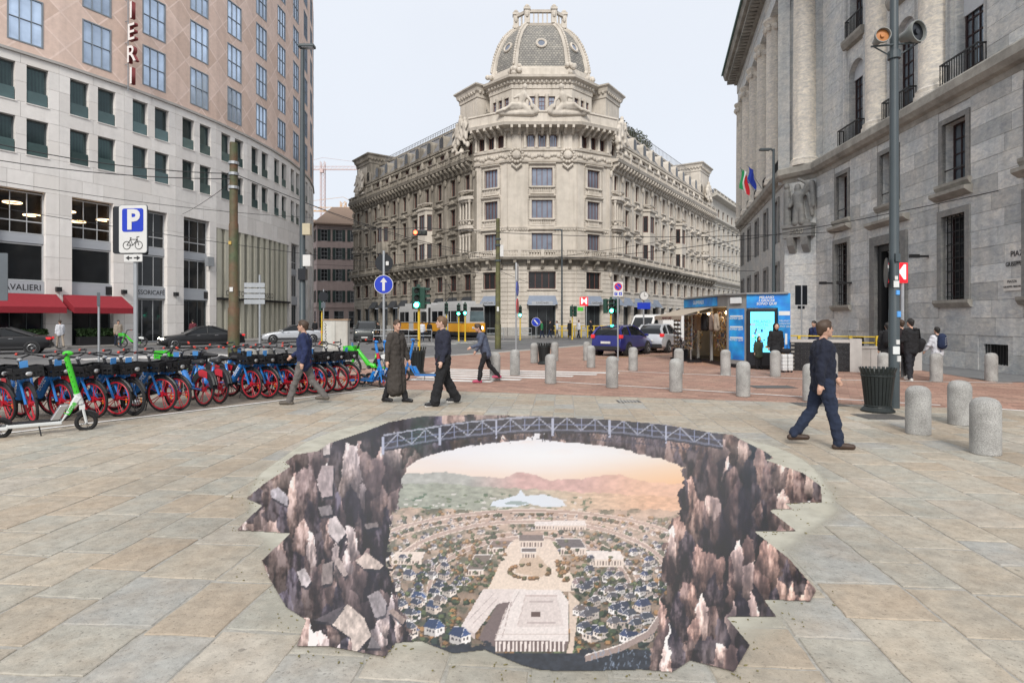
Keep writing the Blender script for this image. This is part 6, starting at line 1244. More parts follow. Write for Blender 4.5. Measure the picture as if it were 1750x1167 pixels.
    b.exty(P, -.05, -.042); b.exty(P, .042, .05); b.obj('rear_mudguard', BKM, t, local=True)
    for s in (-1, 1): B().exty([(-.72, .58), (-.44, .62), (-.40, .72), (-.52, .76), (-.70, .72)], s * .052, s * .058).obj('label_panel', panel, t, local=True)
    B().tube([(.56 + .375 * cos(radians(a)), 0, R + .375 * sin(radians(a))) for a in range(20, 150, 13)], .026, 6).obj('front_mudguard', BKM, t, local=True)
    b = B(); b.cap((-.42, 0, .90), (-.12, 0, .905), .075, .03, 8); o = b.obj('saddle', BKM, t, local=True, smooth=True); B().tube([(-.255, 0, .74), (-.275, 0, .88)], .02, 7).obj('seat_post', ALU, t, local=True)
    B().tube([(-.12, -.03, .36), (-.05, -.22, .02)], .012, 5).obj('kickstand', BKM, t, local=True); B().tube([(-.04, -.09, .36), (-.04, .09, .36)], .06, 10).obj('crank', BKM, t, local=True)
    for s in (-1, 1): B().tube([(-.04, s * .09, .36), (-.04 + s * .12, s * .1, .30)], .012, 5).obj('crank_arm', ALU, t, local=True); B().cb((-.04 + s * .13, s * .15, .295), (.09, .1, .025)).obj('pedal', BKM, t, local=True)
    B().ell((.74, .03, .30), (.02, .008, .05), 6, 4).obj('reflector', AMB, t, local=True)
    return t
bike0 = make_bike()
bk = [(11, 722, -20), (55, 723, -38), (105, 718, -20), (167, 713, -14), (198, 712, -16), (234, 709, -15), (276, 704, -13), (308, 701, -14), (426, 683, -32), (461, 680, -14), (489, 677, -16), (512, 675, -15), (537, 673, -17), (558, 671, -15), (578, 669, -13), (597, 667, -12), (412, 670, -15)]
bkl = ['leftmost blue share bike of the row, cut by the picture edge', 'blue share bike turned most towards the camera behind the white scooter', 'blue share bike right behind the green stem of the white scooter', 'fourth blue share bike from the left, with red wheels', 'fifth blue share bike from the left, with red wheels', 'blue share bike with a black front wheel in the left half of the row', 'blue share bike just right of the one with a black wheel', 'last blue bike of the left half, next to the backward bikes',
       'first blue bike of the right half, its front wheel turned to the camera', 'second blue bike of the right half of the row', 'third blue bike of the right half, behind the man in the blue jacket', 'fourth blue bike of the right half, behind the man in the blue jacket', 'fifth blue bike of the right half of the row', 'sixth blue bike of the right half of the row', 'seventh blue bike of the right half, second from the blue scooters', 'last blue bike of the row, nearest to the blue scooters', 'blue bike half hidden behind the first of the right half']
GB = 'blue share bikes parked in a row'
def place_bike(o, i, px, py, hd, off=.56):
    x, y = gp(px, py); a = radians(hd); M = T(x - off * cos(a), y - off * sin(a), 0) @ RZ(a) @ RZ(radians(random.uniform(-7, 7))) @ Matrix.Rotation(radians(random.uniform(-1, 8)), 4, 'X'); return M
for i, (px, py, hd) in enumerate(bk):
    M = place_bike(None, i, px, py, hd)
    if i == 0: bike0.matrix_basis = M; WM[bike0.name] = M; o = bike0
    else: o = copytree(bike0, M)
    o['label'] = bkl[i]; o['group'] = GB
    if i in (3, 6, 7, 10, 11, 13, 14): [bpy.data.objects.remove(c) for c in list(o.children) if c.name.startswith('card')]
    if i == 5:
        fw = [c for c in o.children if c.name.startswith('wheel')][1]
        for c in fw.children:
            if c.name.startswith('rim'): c.data = c.data.copy(); c.data.materials[0] = BKM
for j, (px, py, hd, lb) in enumerate(((347, 694, 150, 'blue share bike parked backwards with a red rear label, beside the gap'), (374, 690, 146, 'second backward blue share bike with black rear guard, at the gap'))):
    a = radians(hd); x, y = gp(px, py); o = copytree(bike0, T(x + .55 * cos(a), y + .55 * sin(a), 0) @ RZ(a) @ Matrix.Rotation(.06, 4, 'X'), lb, GB)
# pale saddles and bikes of a second rank, far end
gbk = make_bike(LGREEN, BKM, basket=LGREEN, panel=WHT); [bpy.data.objects.remove(c) for c in list(gbk.children) if c.name.startswith('lettering')]
x, y = gp(640, 650); M = T(x - .3, y + .5, 0) @ RZ(radians(172)); gbk.matrix_basis = M; WM[gbk.name] = M; gbk['label'] = 'green share bike with a green basket behind the blue scooters'; gbk['group'] = 'green share bikes'
x, y = gp(318, 664); copytree(gbk, T(x, y, 0) @ RZ(radians(-150)), 'green share bike standing behind the row of blue bikes', 'green share bikes')
x, y = gp(225, 592); copytree(gbk, T(x, y, -.1) @ RZ(radians(200)), 'green share bike parked across the road before the cafe door', 'green share bikes')
def scooter(M, stemc, bodyc, rim, lb, txt=None, txtm=None, grp=None, holes=False):
    t = thing('kick_scooter', lb, 'scooter', M, grp); R = .13
    for x in (-.5, .52): wheelparts(t, x, R, R, rim, spokes=5, w=.03)
    b = B(); b.add([(-.42, -.085, .14), (.22, -.085, .14), (.22, .085, .14), (-.42, .085, .14), (-.42, -.085, .19), (.22, -.085, .19), (.22, .085, .19), (-.42, .085, .19)], [(3, 2, 1, 0), (4, 5, 6, 7), (0, 1, 5, 4), (1, 2, 6, 5), (2, 3, 7, 6), (3, 0, 4, 7)])
    b.add([(.2, -.07, .14), (.2, .07, .14), (.22, .07, .2), (.22, -.07, .2), (.46, -.05, .52), (.46, .05, .52), (.38, .05, .55), (.38, -.05, .55)], [(0, 1, 5, 4), (2, 3, 7, 6), (0, 4, 7, 3), (1, 2, 6, 5), (4, 5, 6, 7), (0, 3, 2, 1)])
    for s in (-1, 1): b.box(-.64, -.4, s * .07 - .012, s * .07 + .012, .12, .17)
    b.obj('deck', bodyc, t, local=True, bevel=.012); B().box(-.4, .2, -.075, .075, .19, .197).obj('grip_mat', BKM, t, local=True)
    b = B(); b.tube([(.45, 0, .42), (.4, 0, .58)], .045, 8)
    for s in (-1, 1): b.tube([(.47, s * .05, .38), (.52, s * .055, .13)], .02, 6)
    b.box(.43, .5, -.07, .07, .34, .4); b.obj('fork', bodyc, t, local=True); B().tube([(.41, 0, .55), (.27, 0, 1.16)], .038, 10).obj('stem', stemc, t, local=True)
    if holes:
        for i in range(7): B().ell((.395 - .022 * i, -.035, .62 + .075 * i), (.006, .006, .014), 5, 4).obj('hole', BKM, t, local=True)
    B().tube([(.22, -.26, 1.17), (.27, -.1, 1.2), (.27, .1, 1.2), (.22, .26, 1.17)], .016, 6).obj('handlebar', BKM, t, local=True); B().ell((.29, 0, 1.2), (.07, .05, .04), 8, 5).obj('head_unit', stemc, t, local=True)
    for s in (-1, 1): B().tube([(.17, s * .28, 1.165), (.225, s * .25, 1.172)], .02, 7).obj('grip', BKM, t, local=True)
    P = [(-.5 + .165 * cos(radians(a)), .13 + .165 * sin(radians(a))) for a in range(5, 176, 17)]; b = B(); b.exty(P + [(-.5 + .14 * cos(radians(a)), .13 + .14 * sin(radians(a))) for a in range(175, 4, -17)], -.05, .05); b.obj('rear_mudguard', BKM, t, local=True)
    B().tube([(.52 + .16 * cos(radians(a)), 0, .13 + .16 * sin(radians(a))) for a in range(30, 150, 15)], .03, 5).obj('front_mudguard', BKM, t, local=True); B().tube([(-.05, -.07, .14), (-.02, -.2, .01)], .01, 5).obj('kickstand', BKM, t, local=True)
    B().add([(.08, -.06, .2), (.08, .06, .2), (.19, .06, .2), (.19, -.06, .2), (.2, -.05, .42), (.2, .05, .42), (.30, .05, .42), (.30, -.05, .42)], [(0, 1, 2, 3), (7, 6, 5, 4), (0, 4, 5, 1), (1, 5, 6, 2), (2, 6, 7, 3), (3, 7, 4, 0)]).obj('battery', ALU if holes else bodyc, t, local=True, bevel=.01)
    if txt: text(txt, .105, txtm, t, T(.325, -.066, .37) @ Matrix.Rotation(radians(-62), 4, 'Y'), True, extrude=.002, bold=.002)
    return t
x, y = gp(74, 741); a = radians(38); scooter(T(x, y, 0) @ RZ(a) @ Matrix.Rotation(radians(7), 4, 'X') @ Matrix.Scale(1.06, 4), LGREEN, WHT, BKM, 'white kick scooter with bright green stem at the left foreground', 'Lime', LGREEN, holes=True)
for px, py, hd, lb in ((628, 660, -25, 'blue kick scooter with red band, left of three leaning together'), (643, 658, -25, 'middle one of the three blue kick scooters with red bands'), (657, 656, -26, 'blue kick scooter with red band, right of three, behind the long coat')):
    x, y = gp(px, py); t = scooter(T(x, y, 0) @ RZ(radians(hd)), BLUE, BLUE, BRED, lb, 'dott', WHT, 'blue kick scooters'); B().tube([(.365, 0, .745), (.33, 0, .9)], .041, 10).obj('red_band', REDP, t, local=True)
x, y = gp(722, 650); t = scooter(T(x, y, 0) @ RZ(radians(176)), BLUE, BLUE, BRED, 'blue kick scooter facing the row, between the coat wearer and the jacket man', None, None, 'blue kick scooters')
x, y = gp(690, 636); scooter(T(x, y, 0) @ RZ(radians(200)), LGREEN, WHT, BKM, 'green stemmed scooter half hidden behind the person in the long coat', None, None, None)

# ------------------------------------------------------------------ vehicles
def paint(name, c, metal=.3): return mat(name, c, .3, .03, 3, metal=metal, coat=.35)
CARG = glass('car_glass', (.012, .014, .016), .04, .03, .4); TAIL = mat('tail_light', (.35, .01, .015), .25, emit=(1, .05, .05), es=.25); HEAD = mat('head_light_lit', (.9, .85, .7), .2, emit=(1, .88, .62), es=14); HEADO = mat('head_light_off', (.55, .57, .6), .15, metal=.4); PLATE = mat('number_plate', (.6, .6, .58), .4, .05); TRIM = mat('black_trim', (.018, .018, .02), .6, .1); ALLOY = mat('alloy_wheel', (.42, .43, .44), .35, metal=.7); CHROME = mat('chrome', (.6, .6, .62), .15, metal=1)
def carwheel(t, x, y, R, w=.2):
    s = 1 if y > 0 else -1; wh = new('wheel', None, t, T(x, y, R), True); q = Matrix.Rotation(-pi / 2 * s, 4, 'X')
    B(q).lathe([(R * .62, -w / 2), (R * .95, -w / 2), (R, -w * .3), (R, w * .3), (R * .95, w / 2), (R * .62, w / 2)], 24).obj('tyre', RUB, wh, local=True, smooth=True, ang=40)
    b = B(q); b.lathe([(R * .64, w / 2 + .004), (R * .6, w / 2 + .01), (R * .57, w / 2 - .03)], 20, cap=False); b.lathe([(R * .15, w / 2 - .02), (R * .15, w / 2 + .005)], 8)
    for i in range(5): b.m = q @ RZ(2 * pi * i / 5); b.box(R * .1, R * .6, -R * .07, R * .07, w / 2 - .02, w / 2)
    b.obj('rim', ALLOY, wh, local=True); B(q).lathe([(R * .6, w / 2 - .05), (R * .01, w / 2 - .045)], 16).obj('brake_disc', TRIM, wh, local=True)
def loft(b, secs):          # closed cross-sections of equal length
    n = len(secs[0]); vs = [p for s in secs for p in s]; fs = []
    for i in range(len(secs) - 1):
        for j in range(n): j2 = (j + 1) % n; fs.append((i * n + j, i * n + j2, (i + 1) * n + j2, (i + 1) * n + j))
    fs += [tuple(range(n))[::-1], tuple(range((len(secs) - 1) * n, len(secs) * n))]; b.add(vs, fs); return b
def car(label, M, Ln, W, H, pm, style, lit=False, name='car', group=None, cab=None, tails=True):
    t = thing(name, label, 'car', M, group); h = Ln / 2; w = W / 2
    # (x, shoulder height, half width, bottom) nose -> tail
    if style == 'sedan': st_ = [(h, .55, .80, .30), (h - .12, .68, .90, .22), (h - .5, .80, .97, .2), (h - 1.5, .96, 1, .2), (0, 1.0, 1, .2), (-h + 1.2, 1.02, 1, .2), (-h + .4, 1.0, .96, .24), (-h + .08, .92, .9, .32), (-h, .6, .84, .36)]; cb = [(h - 1.45, .96, .96), (h - 2.35, 1.42, .74), (h - 2.9, H, .70), (-.5, H, .69), (-h + 1.7, 1.36, .68), (-h + .75, 1.0, .84)]
    elif style == 'hatch': st_ = [(h, .5, .78, .3), (h - .1, .68, .9, .22), (h - .45, .84, .97, .2), (h - 1.0, .95, 1, .2), (0, 1.0, 1, .2), (-h + .5, 1.05, .99, .22), (-h + .12, 1.05, .94, .28), (-h, .72, .9, .34)]; cb = [(h - .9, .95, .95), (h - 1.65, 1.36, .76), (h - 2.1, H, .72), (-.3, H + .01, .72), (-h + .55, H - .06, .70), (-h + .22, 1.3, .74), (-h + .1, 1.04, .84)]
    else: st_ = [(h, .7, .82, .36), (h - .08, .95, .94, .3), (h - .4, 1.05, .98, .28), (h - 1.1, 1.12, 1, .28), (0, 1.14, 1, .28), (-h + .3, 1.14, .99, .3), (-h + .06, 1.1, .95, .36), (-h, .8, .92, .4)]; cb = [(h - 1.05, 1.12, .94), (h - 1.7, 1.58, .80), (h - 2.1, H, .76), (-.5, H, .76), (-h + .4, H - .08, .75), (-h + .1, 1.14, .86)]
    secs = []
    for x, z, k, zb in st_:
        a = w * k; zm = zb + (z - zb) * .55; prof = [(a * .86, zb), (a * .98, zb + .1), (a, zm), (a * .97, z - .07), (a * .88, z), (a * .5, z + .025)]
        secs.append([(x, y_, z_) for y_, z_ in prof] + [(x, -y_, z_) for y_, z_ in prof[::-1]])
    o = loft(B(), secs).obj('body', pm, t, local=True, smooth=True, ang=35); ss = o.modifiers.new('round', 'BEVEL'); ss.width = .03; ss.segments = 2; ss.limit_method = 'ANGLE'; ss.angle_limit = radians(35)
    zb_ = lambda x: np.interp(x, [s_[0] for s_ in st_][::-1], [s_[1] for s_ in st_][::-1])
    secs = []
    for x, z, k in cb:
        base = zb_(x) - .06; a0 = w * .9; a1 = w * k; z = max(z, base + .02); secs.append([(x, a0, base), (x, (a0 * .45 + a1 * .55), base + (z - base) * .6), (x, a1, z - .03), (x, a1 * .8, z), (x, -a1 * .8, z), (x, -a1, z - .03), (x, -(a0 * .45 + a1 * .55), base + (z - base) * .6), (x, -a0, base)])
    loft(B(), secs).obj('glasshouse', CARG, t, local=True, smooth=True, ang=30)
    b = B(); rs_ = [c for c in cb if c[1] > H - .1]; xs = [c[0] for c in rs_]; x0, x1 = max(xs), min(xs); loft(b, [[(x, w * k * 1.01, z - .05), (x, w * k * .82, z + .012), (x, -w * k * .82, z + .012), (x, -w * k * 1.01, z - .05), (x, -w * k * .8, z - .07), (x, w * k * .8, z - .07)] for x, z, k in rs_]); b.obj('roof', pm, t, local=True)
    pil = B()
    for s in (-1, 1):
        for seq in ([0, 1, 2], [len(cb) - 1, len(cb) - 2, len(cb) - 3]):
            pts = []
            for q in seq: x, z, k = cb[q]; pts.append((x, s * (w * k if q not in (0, len(cb) - 1) else w * .88), z - .02))
            pil.tube(pts, .045 if seq[0] == 0 else .075, 6)
        xm = (x0 + x1) / 2 - .1; pil.tube([(xm, s * w * .925, zb_(xm) - .03), (xm, s * w * (cb[2][2] + .01), H - .05)], .035, 6)
    pil.obj('pillar', pm if style != 'sedan' else TRIM, t, local=True)['kind'] = 'stuff'
    R = .33 if style != 'suv' else .38
    for x in (h - .85, -h + .82):
        for s in (-1, 1):
            B(T(x, s * (w - .06), R) @ Matrix.Rotation(-pi / 2 * s, 4, 'X')).lathe([(R * 1.16, -.12), (R * 1.16, .068), (R * 1.1, .072)], 24).obj('wheel_arch', TRIM, t, local=True); carwheel(t, x, s * (w - .07), R)
    B().box(h - .14, h + .015, -w * .55, w * .55, .34, .6).obj('grille', TRIM, t, local=True); B().box(-h - .03, -h + .2, -w * .86, w * .86, .3, .5).obj('rear_bumper', TRIM if style == 'hatch' else pm, t, local=True, bevel=.03); B().box(h - .15, h + .01, -w * .8, w * .8, .22, .34).obj('front_bumper', TRIM, t, local=True)
    if style == 'sedan':
        for i in range(5): B().box(h - .02, h + .03, -w * .5, w * .5, .37 + i * .045, .385 + i * .045).obj('grille_bar', CHROME, t, local=True)
    for s in (-1, 1):
        z = .66 if style == 'sedan' else (.72 if style == 'hatch' else .86); B().ell((h - .16, s * w * .72, z - .02), (.12, .19, .075), 10, 6).obj('headlight', HEAD if lit else HEADO, t, local=True)
        if style == 'hatch': B().box(-h - .02, -h + .25, s * w * .84 - .09, s * w * .84 + .09, .88, 1.06).obj('tail_light', TAIL, t, local=True, bevel=.03)
        else: B().box(-h - .015, -h + .22, s * w * .72 - .17, s * w * .72 + .17, .78, .92).obj('tail_light', TAIL, t, local=True, bevel=.03)
        B().cb((h - 1.55 if style != 'hatch' else h - 1.2, s * (w + .08), zb_(h - 1.4) + .04), (.12, .2, .13)).obj('mirror', pm, t, local=True, bevel=.03)
        for x in (.35, -.75): B().cb((x, s * (w + .003), .86), (.2, .025, .03)).obj('door_handle', CHROME if style == 'sedan' else pm, t, local=True)
        B().box(-h + .9, h - .9, s * w - .01 if s > 0 else s * w - .012, s * w + .012 if s > 0 else s * w + .01, .3, .42).obj('side_skirt', TRIM, t, local=True)
    B().box(-h - .045, -h - .03, -.26, .26, .62, .73).obj('number_plate', PLATE, t, local=True); B().box(h + .012, h + .03, -.26, .26, .36, .46).obj('number_plate', PLATE, t, local=True)
    return t
def van(label, M, Ln, W, H, pm, lit=False):
    t = thing('van', label, 'van', M, 'white delivery vans'); h = Ln / 2; w = W / 2; secs = []
    for x, z, k in ((h, .85, .9), (h - .15, 1.05, .95), (h - .7, 1.25, .98), (h - 1.35, H - .1, .94), (h - 1.6, H, .93), (-h + .1, H, .93), (-h, H - .08, .92)): secs.append([(x, w * .97, .3), (x, w, .5), (x, w * (k + .03), min(z, 1.2)), (x, w * k, z - .06), (x, w * k * .9, z), (x, -w * k * .9, z), (x, -w * k, z - .06), (x, -w * (k + .03), min(z, 1.2)), (x, -w, .5), (x, -w * .97, .3)])
    loft(B(), secs).obj('body', pm, t, local=True, smooth=True, ang=30)
    B().quad((h - .66, -w * .82, 1.29), (h - .66, w * .82, 1.29), (h - 1.33, w * .78, H - .22), (h - 1.33, -w * .78, H - .22)).obj('windscreen', CARG, t, local=True, M=T(.03, 0, .03))
    for s in (-1, 1):
        B().quad((h - .85, s * (w * .985), 1.28), (h - 1.75, s * (w * .985), 1.28), (h - 1.75, s * (w * .955), H - .3), (h - 1.3, s * (w * .955), H - .3)).obj('side_window', CARG, t, local=True, M=T(0, s * .02, 0)); B().ell((h - .08, s * w * .75, .95), (.12, .2, .12), 8, 6).obj('headlight', HEADO, t, local=True); B().box(-h - .02, -h + .06, s * w * .9 - .07, s * w * .9 + .07, .75, 1.15).obj('tail_light', TAIL, t, local=True)
        B().cb((h - 1.1, s * (w + .16), 1.4), (.12, .2, .28)).obj('mirror', TRIM, t, local=True, bevel=.03)
        for x in (h - .95, -h + 1.0): B(T(x, s * (w - .08), .34) @ Matrix.Rotation(-pi / 2 * s, 4, 'X')).lathe([(.42, -.12), (.42, .086), (.38, .09)], 20).obj('wheel_arch', TRIM, t, local=True); carwheel(t, x, s * (w - .08), .34)
        for x in (h - 1.9, -h + 1.6): B().box(x - .008, x + .008, s * w * .99 - .008, s * w * .99 + .008, .5, H - .25).obj('door_seam', TRIM, t, local=True)
    B().box(-h - .012, -h + .01, -.01, .01, .5, H - .12).obj('door_seam', TRIM, t, local=True); B().box(-h - .06, -h + .1, -w * .95, w * .95, .32, .52).obj('rear_bumper', TRIM, t, local=True); B().box(h - .2, h + .05, -w * .9, w * .9, .3, .78).obj('front_bumper', TRIM, t, local=True, bevel=.05); B().box(-h - .03, -h, -.26, .26, .6, .72).obj('number_plate', PLATE, t, local=True); B().box(-h - .03, -h, .1, .24, 1.1, 1.16).obj('door_handle', TRIM, t, local=True)
    return t
def hd(x, y, z=-.13): return lambda dx, dy: T(x, y, z) @ RZ(atan2(dy, dx))
BLKC, NAVY, SILV, WHTC, DKSUV = paint('car_black', (.004, .004, .005), 0), paint('car_blue', (.018, .022, .17), .3), paint('car_silver', (.55, .57, .60), .45), paint('van_white', (.66, .66, .65), 0), paint('suv_dark', (.03, .035, .035))
car('black saloon car at the left edge showing its red tail light', hd(-29.0, 33.6)(-.85, -.52), 5.0, 1.88, 1.47, BLKC, 'sedan'); car('black saloon car with chrome grille driving past the hotel shops', hd(-21.4, 41.2)(-.8, -.6), 5.2, 1.92, 1.48, BLKC, 'sedan', lit=True)
car('silver saloon car passing the cream bank front', hd(-18.6, 50.5)(-.9, -.43), 4.8, 1.85, 1.46, SILV, 'sedan'); car('dark off-road car with lit headlights facing the camera left of the tram', hd(-12.9, 53)(.16, -1), 4.5, 1.9, 1.8, DKSUV, 'suv', lit=True); car('dark car with one headlight showing beside the utility cabinet', hd(-16.2, 55)(.2, -1), 4.4, 1.85, 1.65, DKSUV, 'suv', lit=True)
car('blue hatchback parked with its rear to the camera on the red paving', hd(5.75, 30.9, 0)(.58, .81), 3.95, 1.75, 1.5, NAVY, 'hatch'); car('silver hatchback parked ahead of the blue car', hd(8.35, 33.6, 0)(.55, .83), 3.65, 1.66, 1.55, SILV, 'hatch')
van('white van parked with its rear doors to the camera behind the silver car', hd(11.2, 38.6, 0)(.42, .9), 5.2, 2.0, 2.2, WHTC); van('white van facing the camera on the road behind the parked cars', hd(11.9, 50.5)(-.62, -.78), 5.8, 2.05, 2.35, WHTC)
# tram
TY, TG = mat('tram_yellow', (.62, .29, .02), .4, .05, 2, coat=.3), mat('tram_grey', (.42, .42, .42), .5, .06, 2); tr = thing('tram', 'yellow and grey articulated tram crossing in front of the palace', 'tram', hd(-7.6, 61.9, .02)(.58, -.81)); TW = 1.15
def trambody(z0, z1, x0, x1, m, nm, nose=0.0, k=1.0): B().prism([(x0, -TW * k), (x1 - .6, -TW * k), (x1 + nose, -TW * k * .72), (x1 + nose, TW * k * .72), (x1 - .6, TW * k), (x0, TW * k)], z0, z1).obj(nm, m, tr, local=True)
for x0, x1, nose in ((-7.2, -.35, 0), (.35, 7.2, .35)):
    trambody(.3, .62, x0, x1, TRIM, 'skirt', nose, .96); trambody(.62, 1.45, x0, x1, TY, 'lower_body', nose); trambody(1.45, 3.0, x0, x1, TG, 'upper_body', nose * .6, .98); trambody(3.0, 3.25, x0, x1, TG, 'roof', nose * .3, .9)
    for s in (-1, 1):
        for i in range(5): u = x0 + .35 + i * 1.28; B().box(u, u + 1.12, s * TW * .985 - .012, s * TW * .985 + .012, 1.55, 2.6).obj('window', CARG, tr, local=True)
        B().box(x0 + 2.6, x0 + 3.7, s * TW - .01, s * TW + .012, .55, 2.7).obj('door', TG, tr, local=True)
    B().box(x0 + .8, x1 - 1.2, -.75, .75, 3.25, 3.55).obj('roof_box', TG, tr, local=True)
    for u in (x0 + 1.5, x1 - 1.6): B().box(u - 1, u + 1, -.9, .9, .05, .5).obj('bogie', TRIM, tr, local=True)
B().box(-.4, .4, -1.0, 1.0, .6, 3.0).obj('bellows', TRIM, tr, local=True)
B().quad((7.43, -.78, 1.6), (7.43, .78, 1.6), (7.43, .74, 2.55), (7.43, -.74, 2.55)).obj('windscreen', glass('tram_windscreen', (.22, .30, .33), .5, .05), tr, local=True); B().box(7.3, 7.46, -.7, .7, 2.62, 2.92).obj('destination_board', BLK, tr, local=True)
for s in (-1, 1): B().ell((7.56, s * .5, 1.0), (.05, .13, .13), 10, 6).obj('headlight', HEAD if s > 0 else HEADO, tr, local=True)
B().box(7.5, 7.62, -.8, .8, .45, .62).obj('bumper', TRIM, tr, local=True); B().box(-7.2, 6.9, -TW - .012, -TW + .002, 1.42, 1.48).obj('stripe', TRIM, tr, local=True)
B().tube([(2, -.5, 3.55), (2.8, 0, 4.4), (2.0, 0, 5.3)], .03, 5).tube([(2, .5, 3.55), (2.8, 0, 4.4)], .03, 5).box(1.9, 2.1, -.8, .8, 5.28, 5.34).obj('pantograph', TRIM, tr, local=True)
# ------------------------------------------------------------------ people
SKIN = mat('skin', (.50, .30, .22), .6, .06, 8); SKIN2 = mat('skin_fair', (.55, .35, .27), .6, .06, 8); EYE = mat('eye_dark', (.02, .015, .012), .3); LIP = mat('lip', (.35, .13, .11), .5)
def cloth(name, c, v=.18): return mat('cloth_' + name, c, .9, v, 9, bump=.35, bscale=18)
FOLD = bpy.data.textures.new('folds', 'CLOUDS'); FOLD.noise_scale = .09; FOLD.noise_depth = 2
def person(label, x, y, hd_, H=1.75, legs=((0, 0), (0, 0)), arms=((0, 10, 10), (0, 10, 10)), lean=0, turn=0, top=None, bot=None, hair=None, shoe=None, skin=None, coat=0, hood=None, vox=.022, z=0, wide=1.0, hairlen=0, backpack=None, bag=None, group=None, sole=None, hem=None, fat=1.06, cap=False, bowed=0):
    k = H / 1.75; t = thing('person', label, 'person', T(x, y, z) @ RZ(radians(hd_ - 90)), group); V = Vector; sk = skin or SKIN
    hipz = .93; J = {}
    for i, s in enumerate((-1, 1)):
        a, b = legs[i]; a = radians(a); b = radians(b); hp_ = V((s * .095, 0, hipz)); kn = hp_ + V((s * .01, .43 * sin(a), -.43 * cos(a))); an = kn + V((0, .41 * sin(a - b), -.41 * cos(a - b))); fp = max(-.9, min(.5, (a - b) * .6)) if b > 12 else 0; J['l%d' % i] = (hp_, kn, an, fp)
    drop = min(J['l%d' % i][2].z - .085 for i in (0, 1)); sh = V((0, 0, -drop))
    L_ = radians(lean); up = V((0, sin(L_), cos(L_))); fw = V((0, cos(L_), -sin(L_))); pel = V((0, 0, hipz)); chest = pel + up * .38; neck = pel + up * .57; hd2 = neck + (up + fw * .25 * (1 + bowed)).normalized() * .13
    W_ = lambda p: (p + sh) * k
    body, tp, tr_, sho, hr = B(), B(), B(), B(), B()
    C_ = lambda b, p, q, r0, r1, n=10: b.cap(W_(p), W_(q), r0 * k, r1 * k, n)
    C_(body, pel, chest, .08, .085); C_(body, chest, neck, .08, .055); C_(body, neck, hd2, .052, .052)
    R = Matrix.Rotation(radians(turn), 3, 'Z'); hc = hd2 + up * .035; body.ell(W_(hc), (.076 * k, .094 * k, .118 * k), 12, 9, R); fv = R @ V((0, 1, 0)); rv = R @ V((1, 0, 0))
    C_(body, hc + fv * .045 - up * .062, hc + fv * .06 - up * .08, .045, .036); C_(body, hc + fv * .088 + up * .012, hc + fv * .103 - up * .022, .011, .016, 6)
    for s in (-1, 1): C_(body, hc + rv * s * .078 + up * .01, hc + rv * s * .08 - up * .025, .017, .012, 6)
    for i, s in enumerate((-1, 1)):
        hp_, kn, an, fp = J['l%d' % i]; C_(body, hp_, kn, .07, .048); C_(body, kn, an, .044, .026); m_ = V((0, .17 * cos(fp), .17 * sin(fp) - .045)); heel = an + V((0, -.05 * cos(fp), -.05)); toe = an + m_
        C_(body, an, toe, .024, .02)
        C_(sho, heel, an + V((0, .04, -.035)), .045, .052); C_(sho, an + V((0, .03, -.04)), toe, .052, .04); C_(sho, heel + V((0, 0, -.012)), toe + V((0, 0, -.004)), .034, .034)
        C_(tr_, hp_ + V((0, 0, .04)), kn, .098 * wide * fat, .07 * wide); C_(tr_, kn, an + V((0, 0, -.005)), .074 * wide, .066 * wide * (1.2 if wide > 1.1 else 1)); C_(sho, an + V((0, 0, .01)), an + V((0, .02, -.03)), .047, .047)
        sd_, ab, el = arms[i]; sd_, ab, el = radians(sd_), radians(ab), radians(el); so = chest + up * .13 + V((s * .175, 0, 0)); d1 = (V((s * sin(ab), sin(sd_) * cos(ab), -cos(sd_) * cos(ab)))).normalized(); eb = so + d1 * .29; d2 = (V((s * sin(ab) * .4, sin(sd_ + el), -cos(sd_ + el)))).normalized(); wr = eb + d2 * .25
        C_(body, chest + up * .11, so, .07, .05); C_(body, so, eb, .042, .036); C_(body, eb, wr, .036, .027); pm_ = wr + d2 * .075; C_(body, wr, pm_, .028, .036, 8); sd2 = V((s, 0, 0)); fwd = V((0, 1, 0)) - d2 * d2.y
        fwd = fwd.normalized() if fwd.length > .1 else V((0, 0, 1))
        for q, ln in ((-.027, .062), (-.009, .074), (.009, .07), (.027, .055)): f0 = pm_ + fwd * q; f1 = f0 + d2 * ln * .55; C_(body, f0, f1, .0105, .0095, 6); C_(body, f1, f1 + (d2 * .8 - sd2 * .5).normalized() * ln * .5, .0095, .008, 6)
        th = wr + d2 * .025 + fwd * .03; C_(body, th, th + (d2 + fwd * .8).normalized() * .05, .013, .01, 6)
        C_(tp, chest + up * .12, so, .085 * fat, .068); C_(tp, so, eb, .072 * fat, .062 * fat); C_(tp, eb, wr - d2 * .01, .061 * fat, .05)
    C_(tr_, pel + V((-.06, 0, .02)), pel + V((.06, 0, .02)), .112 * fat, .112 * fat); C_(tr_, pel + up * .02, pel + up * .1, .12 * fat, .12)
    for s in (-1, 1): C_(tp, pel - up * .07 + V((s * .06, 0, 0)), chest + V((s * .075, 0, 0)) + up * .05, .128 * fat, .13 * fat); C_(tp, chest + V((s * .07, 0, 0)) + up * .05, neck + V((s * .05, 0, 0)) - up * .04, .125 * fat, .075)
    if coat:
        bz = coat
        for s in (-1, 1): C_(tp, pel + V((s * .05, 0, .05)), V((s * .075, .0, bz + .1)), .135, .155); C_(tp, pel + V((s * .05, .04, 0)), V((s * .07, .07, bz + .1)), .12, .13)
    o = remesh(body, 'body', sk, t, vox * .8, None, True, 2)
